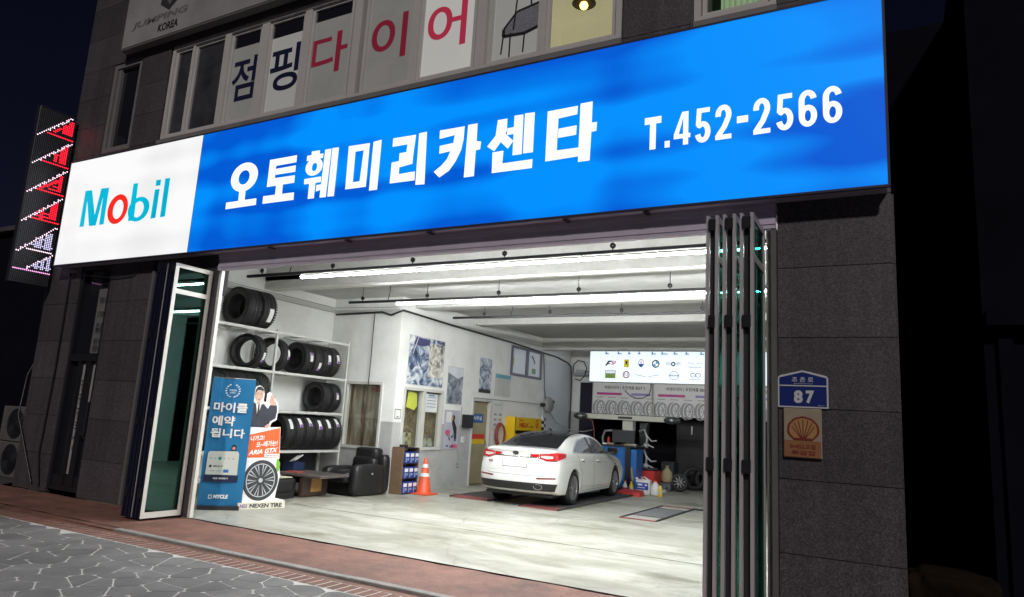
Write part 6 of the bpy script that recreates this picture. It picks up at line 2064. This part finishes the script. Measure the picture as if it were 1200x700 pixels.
# more things lying about at the back of the workshop
for k, (x, y) in enumerate(((-4.98, 20.0), (-4.70, 20.15))):
    tyre(x, y, 0, ['used tyre standing on the floor just right of the loose alloy wheel', 'used tyre standing on the floor before the dark store, rightmost of two'][k], 'used tyres by the store', R=.322, ri=.205, w=.225, yawr=.35 + .2 * k)
tools = [('spray_can', 'red spray can standing on the left part of the blue console top', 'can', lambda: MB().cyl((-6.72, 17.85, 1.141), (0, 0, 1), .033, .17, 14).cyl((-6.72, 17.85, 1.311), (0, 0, 1), .016, .03, 10), RED),
         ('rag_heap', 'crumpled grey rag on the blue console top left of the monitor', 'rag', lambda: MB().sphere((-6.62, 17.64, 1.16), .07, 12, 8, (1.3, .7, .45)), mat('grey_rag', (.28, .27, .26), .9, bump=.6, bscale=20)),
         ('work_glove', 'tan work glove on the right part of the blue console top', 'glove', lambda: MB().sphere((-6.12, 17.62, 1.165), .06, 12, 8, (1.3, .8, .4)).tube([(-6.08, 17.62, 1.165), (-6.0, 17.6, 1.16)], .014, 6), mat('tan_glove', (.42, .30, .17), .8)),
         ('hanging_hose', 'dark red hose hanging in a loop from the cream alignment beam', 'hose', lambda: MB().tube([(-7.55, 18.42, 1.80), (-7.42, 18.40, 1.72), (-7.36, 18.40, 1.45), (-7.36, 18.42, 1.05)], .016, 7), mat('maroon_hose', (.16, .05, .04), .5)),
         ('tool_roll', 'dark tool roll on top of the grey wheel balancer', 'tool roll', lambda: MB().tube([(-7.25, 18.7, .99), (-6.95, 18.75, .99)], .045, 10), DARKPL)]
for nm, lb_, ct, fn, m_ in tools:
    tag(fn().build(nm, m_), lb_, ct)

# ================================================================== THE WHITE CAR
CAR = thing('parked_car', 'white four door car with a black roof parked on the runways, seen from behind', 'car', (-6.52, 14.32, .036), rz=0.04, local=True)
CAR.scale = (.95, .94, .98)
PAINT = mat('pearl_white_paint', (.70, .70, .68), .22, var=.015, scale=2, coat=.7)
CGL = mat('dark_car_glass', (.010, .011, .014), .06, var=0, spec=.45)
CBLK = mat('car_black_trim', (.014, .014, .016), .45, var=.1)
CROOF = mat('black_glass_roof', (.01, .01, .012), .10, var=0, spec=.45)
CHROME = mat('chrome', (.62, .62, .63), .12, 1.0, var=0)
LRED = mat('tail_lamp_red', (.42, .012, .018), .12, var=.1, scale=20, coat=.6)
LCLR = mat('tail_lamp_clear', (.62, .52, .48), .12, var=.15, scale=20, coat=.6)

#        y     zb    wsill  zmid  wmid  zbelt wbelt zedge wedge ztop
STN = [(-2.40, .30, .76, .62, .855, .96, .80, 1.03, .64, 1.06),
       (-2.30, .25, .83, .62, .885, .98, .84, 1.06, .68, 1.09),
       (-2.05, .21, .86, .62, .905, .99, .865, 1.075, .70, 1.105),
       (-1.80, .20, .87, .62, .913, 1.0, .87, 1.085, .70, 1.11),
       (-1.55, .19, .872, .62, .915, 1.0, .87, 1.15, .665, 1.175),
       (-1.25, .18, .875, .62, .915, .995, .87, 1.245, .635, 1.28),
       (-.90, .18, .877, .61, .914, .985, .868, 1.32, .61, 1.37),
       (-.50, .18, .88, .60, .912, .975, .866, 1.355, .60, 1.415),
       (.00, .18, .88, .60, .912, .965, .866, 1.365, .60, 1.428),
       (.40, .18, .88, .60, .912, .955, .865, 1.34, .60, 1.405),
       (.75, .18, .88, .60, .912, .945, .862, 1.27, .625, 1.32),
       (1.10, .18, .878, .60, .912, .935, .858, 1.10, .67, 1.15),
       (1.35, .18, .876, .60, .912, .91, .85, .985, .71, 1.035),
       (1.70, .19, .87, .60, .91, .86, .845, .93, .70, .98),
       (2.05, .20, .85, .58, .90, .79, .82, .86, .66, .905),
       (2.30, .22, .80, .52, .86, .69, .76, .75, .58, .79),
       (2.42, .28, .70, .48, .76, .60, .66, .64, .50, .67)]


def crom(P, n):
    """Catmull-Rom through the rows of P, n samples per span"""
    P = np.asarray(P, float)
    out = []
    for i in range(len(P) - 1):
        p0, p1, p2, p3 = P[max(i - 1, 0)], P[i], P[i + 1], P[min(i + 2, len(P) - 1)]
        for k in range(n):
            t = k / n
            out.append(.5 * ((2 * p1) + (-p0 + p2) * t + (2 * p0 - 5 * p1 + 4 * p2 - p3) * t * t + (-p0 + 3 * p1 - 3 * p2 + p3) * t ** 3))
    out.append(P[-1])
    return np.array(out)


def car_body():
    rows = crom(STN, 5)
    secs = []
    for (y, zb, ws, zm, wm, zbl, wbl, ze, we, zt) in rows:
        half = [(0, zb), (ws * .5, zb), (ws * .93, zb + .01), (ws, zb + .07), ((ws + wm) / 2 + .012, (zb + zm) / 2), (wm, zm), ((wm * .45 + wbl * .55) + .008, zm * .40 + zbl * .60),
                (wbl, zbl), (wbl - .022, zbl + .022)]
        # side glass leans in from the belt to the roof edge
        for t in (.25, .5, .75):
            half.append((wbl - .022 + (we - wbl + .022) * t + .012 * math.sin(PI * t), zbl + .022 + (ze - zbl - .022) * t))
        half += [(we, ze), (we * .82, ze + (zt - ze) * .62), (we * .45, zt - (zt - ze) * .12), (0, zt)]
        h = crom(half, 3)
        secs.append([(x, y, z) for x, z in h])
    bm = bmesh.new()
    grid = []
    for s in secs:
        right = [bm.verts.new(p) for p in s]
        left = [right[0]] + [bm.verts.new((-p[0], p[1], p[2])) for p in s[1:-1]] + [right[-1]]
        grid.append((right, left))
    n = len(secs[0])
    for a, b in zip(grid[:-1], grid[1:]):
        for side in (0, 1):
            A, Bq = a[side], b[side]
            for i in range(n - 1):
                f = [A[i], Bq[i], Bq[i + 1], A[i + 1]]
                f = f if side == 0 else f[::-1]
                try:
                    bm.faces.new(f)
                except ValueError:
                    pass
    # end caps as grids across the car
    for gi, flip in ((0, False), (-1, True)):
        R, Lf = grid[gi]
        prev = None
        NX = 12
        for i in range(n):
            if i in (0, n - 1):
                row = [R[i]] * (NX + 1)
            else:
                row = [Lf[i]] + [bm.verts.new(Lf[i].co.lerp(R[i].co, k / NX)) for k in range(1, NX)] + [R[i]]
            if prev:
                for k in range(NX):
                    q = []
                    for v in (prev[k], prev[k + 1], row[k + 1], row[k]):
                        if v not in q:
                            q.append(v)
                    if len(q) >= 3:
                        try:
                            bm.faces.new(q if not flip else q[::-1])
                        except ValueError:
                            pass
            prev = row
    # plan curvature and shaping of tail and nose
    for v in bm.verts:
        x, y, z = v.co
        if y < -1.75:
            t = min(1, (-1.75 - y) / .65)
            k = abs(x) / .9
            v.co.y += t * t * (.24 * k ** 2.6)
            # tail: bumper sticks out, panel above the number plate leans forward
            prof = .05 * max(0, (z - .70)) / .35 * 1.2 - .02 * math.exp(-((z - .50) / .12) ** 2)
            if z < .40:
                prof += (.40 - z) * .45
            prof -= .035 * math.exp(-((z - 1.05) / .05) ** 2)
            v.co.y += t * t * prof
        if y > 1.9:
            t = min(1, (y - 1.9) / .52)
            k = abs(x) / .9
            v.co.y -= t * t * (.34 * k ** 2.4)
    bmesh.ops.remove_doubles(bm, verts=bm.verts, dist=.0008)
    bmesh.ops.recalc_face_normals(bm, faces=bm.faces)
    return bm


bm = car_body()
me = bpy.data.meshes.new('car_shell')
bm.to_mesh(me)
bvh = BVHTree.FromBMesh(bm)
bm.free()
shell = bpy.data.objects.new('car_shell', me)
C.objects.link(shell)
AXR, AXF, WR, TRK = -1.36, 1.435, .335, .795
cut = MB()
for ya in (AXR, AXF):
    for s in (-1, 1):
        cut.cyl((s * .60, ya, WR + .005), (s, 0, 0), .372, .5, 40)
cuto = cut.build('cutter', CBLK)
md = shell.modifiers.new('b', 'BOOLEAN')
md.operation = 'DIFFERENCE'
md.solver = 'EXACT'
md.object = cuto
bpy.context.view_layer.update()
me2 = bpy.data.meshes.new_from_object(shell.evaluated_get(bpy.context.evaluated_depsgraph_get()))
bpy.data.objects.remove(shell)
bpy.data.objects.remove(cuto)
me2.materials.clear()
me2.materials.append(PAINT)
for p_ in me2.polygons:
    p_.material_index = 0
    p_.use_smooth = True
body = bpy.data.objects.new('body', me2)
C.objects.link(body)
body.parent = CAR
body['_org'] = [0, 0, 0]
try:
    me2.set_sharp_from_angle(angle=math.radians(38))
except Exception:
    pass


def project(p, d, off):
    """nearest body point from p along d, lifted off the surface"""
    p, d = Vector(p), Vector(d).normalized()
    h = bvh.ray_cast(p - d * 3, d)
    if h[0] is None:
        return p
    n = h[1] if h[1].dot(d) < 0 else -h[1]
    return h[0] + n * off


def strip(lo, hi, d, name, m, off=.004, nu=24, nv=8, parent=None):
    """patch between two curves laid on the body"""
    def samp(c, t):
        c = [Vector(q) for q in c]
        L = [0]
        for a, b in zip(c[:-1], c[1:]):
            L.append(L[-1] + (b - a).length)
        t *= L[-1]
        for i in range(len(c) - 1):
            if t <= L[i + 1] + 1e-9:
                return c[i].lerp(c[i + 1], (t - L[i]) / max(1e-9, L[i + 1] - L[i]))
        return c[-1]
    vs = []
    for j in range(nv + 1):
        for i in range(nu + 1):
            a, b = samp(lo, i / nu), samp(hi, i / nu)
            vs.append(project(a.lerp(b, j / nv), d, off))
    fs = [(j * (nu + 1) + i, j * (nu + 1) + i + 1, (j + 1) * (nu + 1) + i + 1, (j + 1) * (nu + 1) + i) for j in range(nv) for i in range(nu)]
    return MB().add(vs, fs, True).build(name, m, parent or CAR)


def line(pts, d, name, m, w=.006, off=.003, n=20, parent=None):
    pts = [Vector(p) for p in pts]
    mb = MB()
    path = []
    for a, b in zip(pts[:-1], pts[1:]):
        k = max(2, int((b - a).length / .06))
        path += [project(a.lerp(b, i / k), d, off - w * .6) for i in range(k)]
    path.append(project(pts[-1], d, off - w * .6))
    mb.tube(path, w, 5)
    return mb.build(name, m, parent or CAR)


for s in (1, -1):
    D_ = (-s, 0, 0)
    X_ = s * 1.0
    # side windows: rear door with quarter glass, then the front door
    W1 = strip([(X_, -1.30, 1.035), (X_, -.9, 1.02), (X_, -.17, 1.005)], [(X_, -1.02, 1.14), (X_, -.70, 1.255), (X_, -.17, 1.315)], D_, 'side_window', CGL)
    W2 = strip([(X_, -.10, 1.003), (X_, .5, .99), (X_, 1.02, .99)], [(X_, -.10, 1.318), (X_, .30, 1.305), (X_, .62, 1.215), (X_, 1.0, 1.03)], D_, 'side_window', CGL)
    line([(X_, -1.36, 1.022), (X_, -.9, 1.005), (X_, 0, .992), (X_, 1.08, .977)], D_, 'belt_trim', CHROME, .009, .008)
    line([(X_, -1.36, 1.03), (X_, -1.04, 1.15), (X_, -.70, 1.275), (X_, -.13, 1.332), (X_, .30, 1.32), (X_, .66, 1.22), (X_, 1.08, .99)], D_, 'window_trim', CHROME, .006, .007)
    line([(X_, -.135, 1.0), (X_, -.135, 1.32)], D_, 'door_pillar', CBLK, .026, .012)
    # door gaps, sill line and handles
    line([(X_, -.135, 1.0), (X_, -.15, .6), (X_, -.13, .25)], D_, 'door_gap', CBLK, .0045, .002)
    line([(X_, -1.16, .99), (X_, -1.04, .82), (X_, -.93, .60), (X_, -.90, .26)], D_, 'door_gap', CBLK, .0045, .002)
    line([(X_, 1.0, .97), (X_, .98, .6), (X_, .93, .26)], D_, 'door_gap', CBLK, .0045, .002)
    line([(X_, -.9, .255), (X_, .93, .255)], D_, 'door_gap', CBLK, .004, .002)
    line([(X_, -.86, .345), (X_, .86, .325)], D_, 'side_crease', PAINT, .014, .006)
    line([(X_, -1.9, .86), (X_, -1.0, .865), (X_, 0, .83), (X_, .9, .79)], D_, 'shoulder_crease', PAINT, .008, .003)
    for y in (-.86, .14):
        c = project((X_, y, .87 - .03 * (y > 0)), D_, .022)
        cushion(MB(), c.x - .018, c.x + .018, c.y - .10, c.y + .10, c.z - .017, c.z + .017).build('door_handle', PAINT, CAR)
        c2 = project((X_, y + .02, .86 - .03 * (y > 0)), D_, .003)
        MB().obox(c2, (s, 0, 0), (0, 1, 0), (0, 0, 1), .006, .15, .05).build('handle_recess', CBLK, CAR)
    # door mirror
    mr_ = MB()
    cushion(mr_, s * .90 if s > 0 else -1.12, 1.12 if s > 0 else -.90, .72, .90, .97, 1.13)
    mr_ = mr_.build('mirror', CBLK if s > 0 else PAINT, CAR)
    MB().obox((s * .90, .86, 1.0), (1, 0, .15 * s), (0, 1, 0), (0, 0, 1), .14, .07, .04).build('stalk', CBLK, mr_)
    MB().box(min(s * .92, s * 1.10), max(s * .92, s * 1.10), .708, .719, .99, 1.11).build('mirror_glass', CGL, mr_)
    # side repeater
    c = project((X_, 1.42, .74), D_, .004)
    MB().obox(c, (s, 0, .1), (0, 1, 0), (0, 0, 1), .012, .09, .03).build('side_lamp', mat('amber_lamp', (.35, .08, .01), .2), CAR)
    # tail lamps: outer part wraps round the corner, inner part sits on the boot lid
    dl = (-s * .55, .83, 0)
    strip([(s * .50, -2.3, .905), (s * .64, -2.25, .862), (s * .80, -2.15, .872), (s * .90, -1.88, .94)], [(s * .50, -2.3, .992), (s * .64, -2.25, 1.008), (s * .80, -2.15, 1.022), (s * .90, -1.86, 1.01)], dl, 'tail_lamp', LRED, .012)
    strip([(s * .33, -2.38, .945), (s * .49, -2.3, .908)], [(s * .31, -2.38, .982), (s * .49, -2.3, .992)], (0, 1, 0), 'tail_lamp', LRED, .012)
    strip([(s * .53, -2.3, .925), (s * .64, -2.25, .90), (s * .75, -2.2, .915)], [(s * .53, -2.3, .958), (s * .64, -2.25, .965), (s * .75, -2.2, .96)], dl, 'lamp_lens', LCLR, .016)
    line([(s * .30, -2.38, .935), (s * .50, -2.3, .918), (s * .66, -2.25, .872), (s * .82, -2.15, .865)], dl, 'lamp_edge', CBLK, .006, .006)
    # reflectors, black lower bumper ends
    strip([(s * .50, -2.4, .515), (s * .82, -2.2, .535)], [(s * .50, -2.4, .545), (s * .82, -2.2, .558)], dl, 'reflector', mat('dark_reflector', (.16, .015, .018), .25), .006, 12, 3)
    hl = strip([(s * .42, 2.3, .60), (s * .80, 2.0, .66)], [(s * .42, 2.3, .68), (s * .80, 1.95, .77)], (-s * .4, -.9, 0), 'headlight', LCLR, .006, 12, 4)
strip([(-.66, -1.76, 1.09), (0, -1.78, 1.09), (.66, -1.76, 1.09)], [(-.56, -.80, 1.38), (0, -.78, 1.40), (.56, -.80, 1.38)], (0, .55, -.83), 'rear_window', CGL, .005, 24, 10)
strip([(-.67, -1.80, 1.08), (0, -1.83, 1.08), (.67, -1.80, 1.08)], [(-.66, -1.76, 1.09), (0, -1.78, 1.09), (.66, -1.76, 1.09)], (0, .55, -.83), 'window_seal', CBLK, .006, 24, 2)
strip([(-.555, -.78, 1.43), (0, -.76, 1.45), (.555, -.78, 1.43)], [(-.53, .36, 1.43), (0, .40, 1.45), (.53, .36, 1.43)], (0, 0, -1), 'roof_glass', CROOF, .004, 20, 12)
strip([(-.60, 1.16, 1.09), (0, 1.22, 1.09), (.60, 1.16, 1.09)], [(-.53, .42, 1.42), (0, .44, 1.43), (.53, .42, 1.42)], (0, -.55, -.83), 'windscreen', CGL, .005, 24, 10)
for s in (1, -1):
    line([(s * .595, -1.45, 1.3), (s * .59, -.8, 1.45), (s * .575, 0, 1.5), (s * .57, .4, 1.5)], (0, 0, -1), 'roof_seam', CBLK, .005, .004)
# boot lid: shut lines, chrome bar, emblem, number plate, badge, exhaust, black diffuser
BK = (0, 1, 0)
line([(-.52, -2.4, .918), (.52, -2.4, .918)], BK, 'boot_bar', CHROME, .008, .010)
line([(-.66, -2.4, .60), (-.58, -2.4, .575), (.58, -2.4, .575), (.66, -2.4, .60)], BK, 'boot_gap', CBLK, .0035, .0015)
line([(-.60, -2.4, .655), (.60, -2.4, .655)], BK, 'boot_crease', PAINT, .009, .003)
strip([(-.80, -2.2, .30), (-.5, -2.35, .30), (.5, -2.35, .30), (.80, -2.2, .30)], [(-.86, -2.2, .44), (-.5, -2.4, .445), (.5, -2.4, .445), (.86, -2.2, .44)], BK, 'diffuser', CBLK, .008, 30, 6)
pc = project((0, -2.4, .785), BK, .012)
MB().box(-.265, .265, pc.y - .008, pc.y + .012, .725, .845, bev=.008).build('number_plate', mat('plain_plate', (.86, .86, .83), .4, var=.02), CAR)
MB().box(-.275, .275, pc.y - .002, pc.y + .012, .716, .854, bev=.004).build('plate_surround', mat('plate_grey', (.28, .28, .28), .5), CAR)
ec = project((0, -2.4, .992), BK, .014)
EF = Fr((0, ec.y, ec.z), (1, 0, 0), (0, 0, 1))
MB().poly(EF, circ(0, 0, .068, .034, 24), 0).build('emblem', CBLK, CAR)
MB().ring(EF, circ(0, 0, .070, .036, 24), circ(0, 0, .060, .028, 24), .003).build('emblem_ring', CHROME, CAR)
t = MB()
text(t, EF, 'KIA', -.042, .042, -.014, .014, .003, bold=.03)
t.build('emblem_lettering', CHROME, CAR)
bc = project((-.56, -2.4, .80), BK, .008)
t = MB()
text(t, Fr((-.62, bc.y - .01, .775), (1, 0, 0), (0, 0, 1)), 'K5', 0, .09, 0, .05, 0, bold=.04)
t.build('badge', mat('badge_dark_red', (.2, .02, .03), .3, .5), CAR)
ex = project((.52, -2.4, .40), BK, .02)
XF = Fr((.52, ex.y - .004, .375), (1, 0, 0), (0, 0, 1))
n_ = 26
mb = MB().ring(XF, circ(0, 0, .10, .055, n_), circ(0, 0, .082, .042, n_), 0.0)
o_, i_ = circ(0, 0, .10, .055, n_), circ(0, 0, .10, .055, n_)
mb.add([XF.at(*p, 0) for p in o_] + [XF.at(*p, -.08) for p in i_], [(k, (k + 1) % n_, n_ + (k + 1) % n_, n_ + k) for k in range(n_)], True)
mb.build('exhaust_tip', CHROME, CAR)
MB().poly(XF, circ(0, 0, .083, .043, n_), -.012).build('exhaust_bore', CBLK, CAR)
MB().tube([(.06, -.72, 1.445), (.06, -.80, 1.475), (.06, -.90, 1.45)], .022, 8, True, .006).build('antenna_fin', CBLK, CAR)
MB().box(-.74, .74, -2.15, 2.2, .17, .22).build('underbody', CBLK, CAR)
for ya in (AXR, AXF):
    for s in (-1, 1):
        MB().lathe((s * .61, ya, WR + .005), (s, 0, 0), [(.001, .0), (.368, .0), (.371, .25)], 32).build('wheel_well', CBLK, CAR)
RIM = mat('dark_alloy', (.34, .34, .35), .3, .7, var=.08, scale=10)


def wheel(ya, s):
    w_ = MB()
    R = WR
    c = (s * TRK, ya, R)
    w_.lathe(c, (s, 0, 0), [(.235, -.10), (.26, -.11), (.305, -.115), (R - .012, -.10), (R, -.07), (R, -.02), (R - .006, -.015), (R - .006, .0), (R, .005), (R, .05), (R - .006, .055), (R - .012, .095), (.305, .108), (.27, .104), (.238, .096)], 48)
    w_ = w_.build('wheel', RUB, CAR)
    rm = MB().lathe(c, (s, 0, 0), [(.238, .098), (.228, .100), (.218, .085), (.212, .0), (.212, -.09), (.238, -.10)], 40)
    for k in range(10):
        a = 2 * PI * k / 10
        for d in (-.10, .10):
            u = Vector((0, math.cos(a), math.sin(a)))
            u2_ = Vector((0, math.cos(a + d), math.sin(a + d)))
            p0 = Vector(c) + u * .045 + Vector((s * .075, 0, 0))
            p1 = Vector(c) + u2_ * .215 + Vector((s * .088, 0, 0))
            rm.obox((p0 + p1) / 2, p1 - p0, (s, 0, 0), (p1 - p0).cross(Vector((s, 0, 0))), (p1 - p0).length, .028, .017)
    rm.lathe(c, (s, 0, 0), [(.06, .06), (.06, .088), (.045, .094), (.001, .094)], 20)
    rm.build('rim', RIM, w_)
    MB().lathe(c, (s, 0, 0), [(.001, .02), (.15, .02), (.15, .035), (.001, .035)], 28).build('brake_disc', mat('brake_steel', (.22, .21, .20), .4, .8), w_)
    MB().lathe(c, (s, 0, 0), [(.001, -.06), (.21, -.06)], 28).build('backing', CBLK, w_)


for ya in (AXR, AXF):
    for s in (1, -1):
        wheel(ya, s)

# ------------------------------------------------------------------ tidy up
for o in bpy.data.objects:
    if '_org' in o.keys():
        del o['_org']
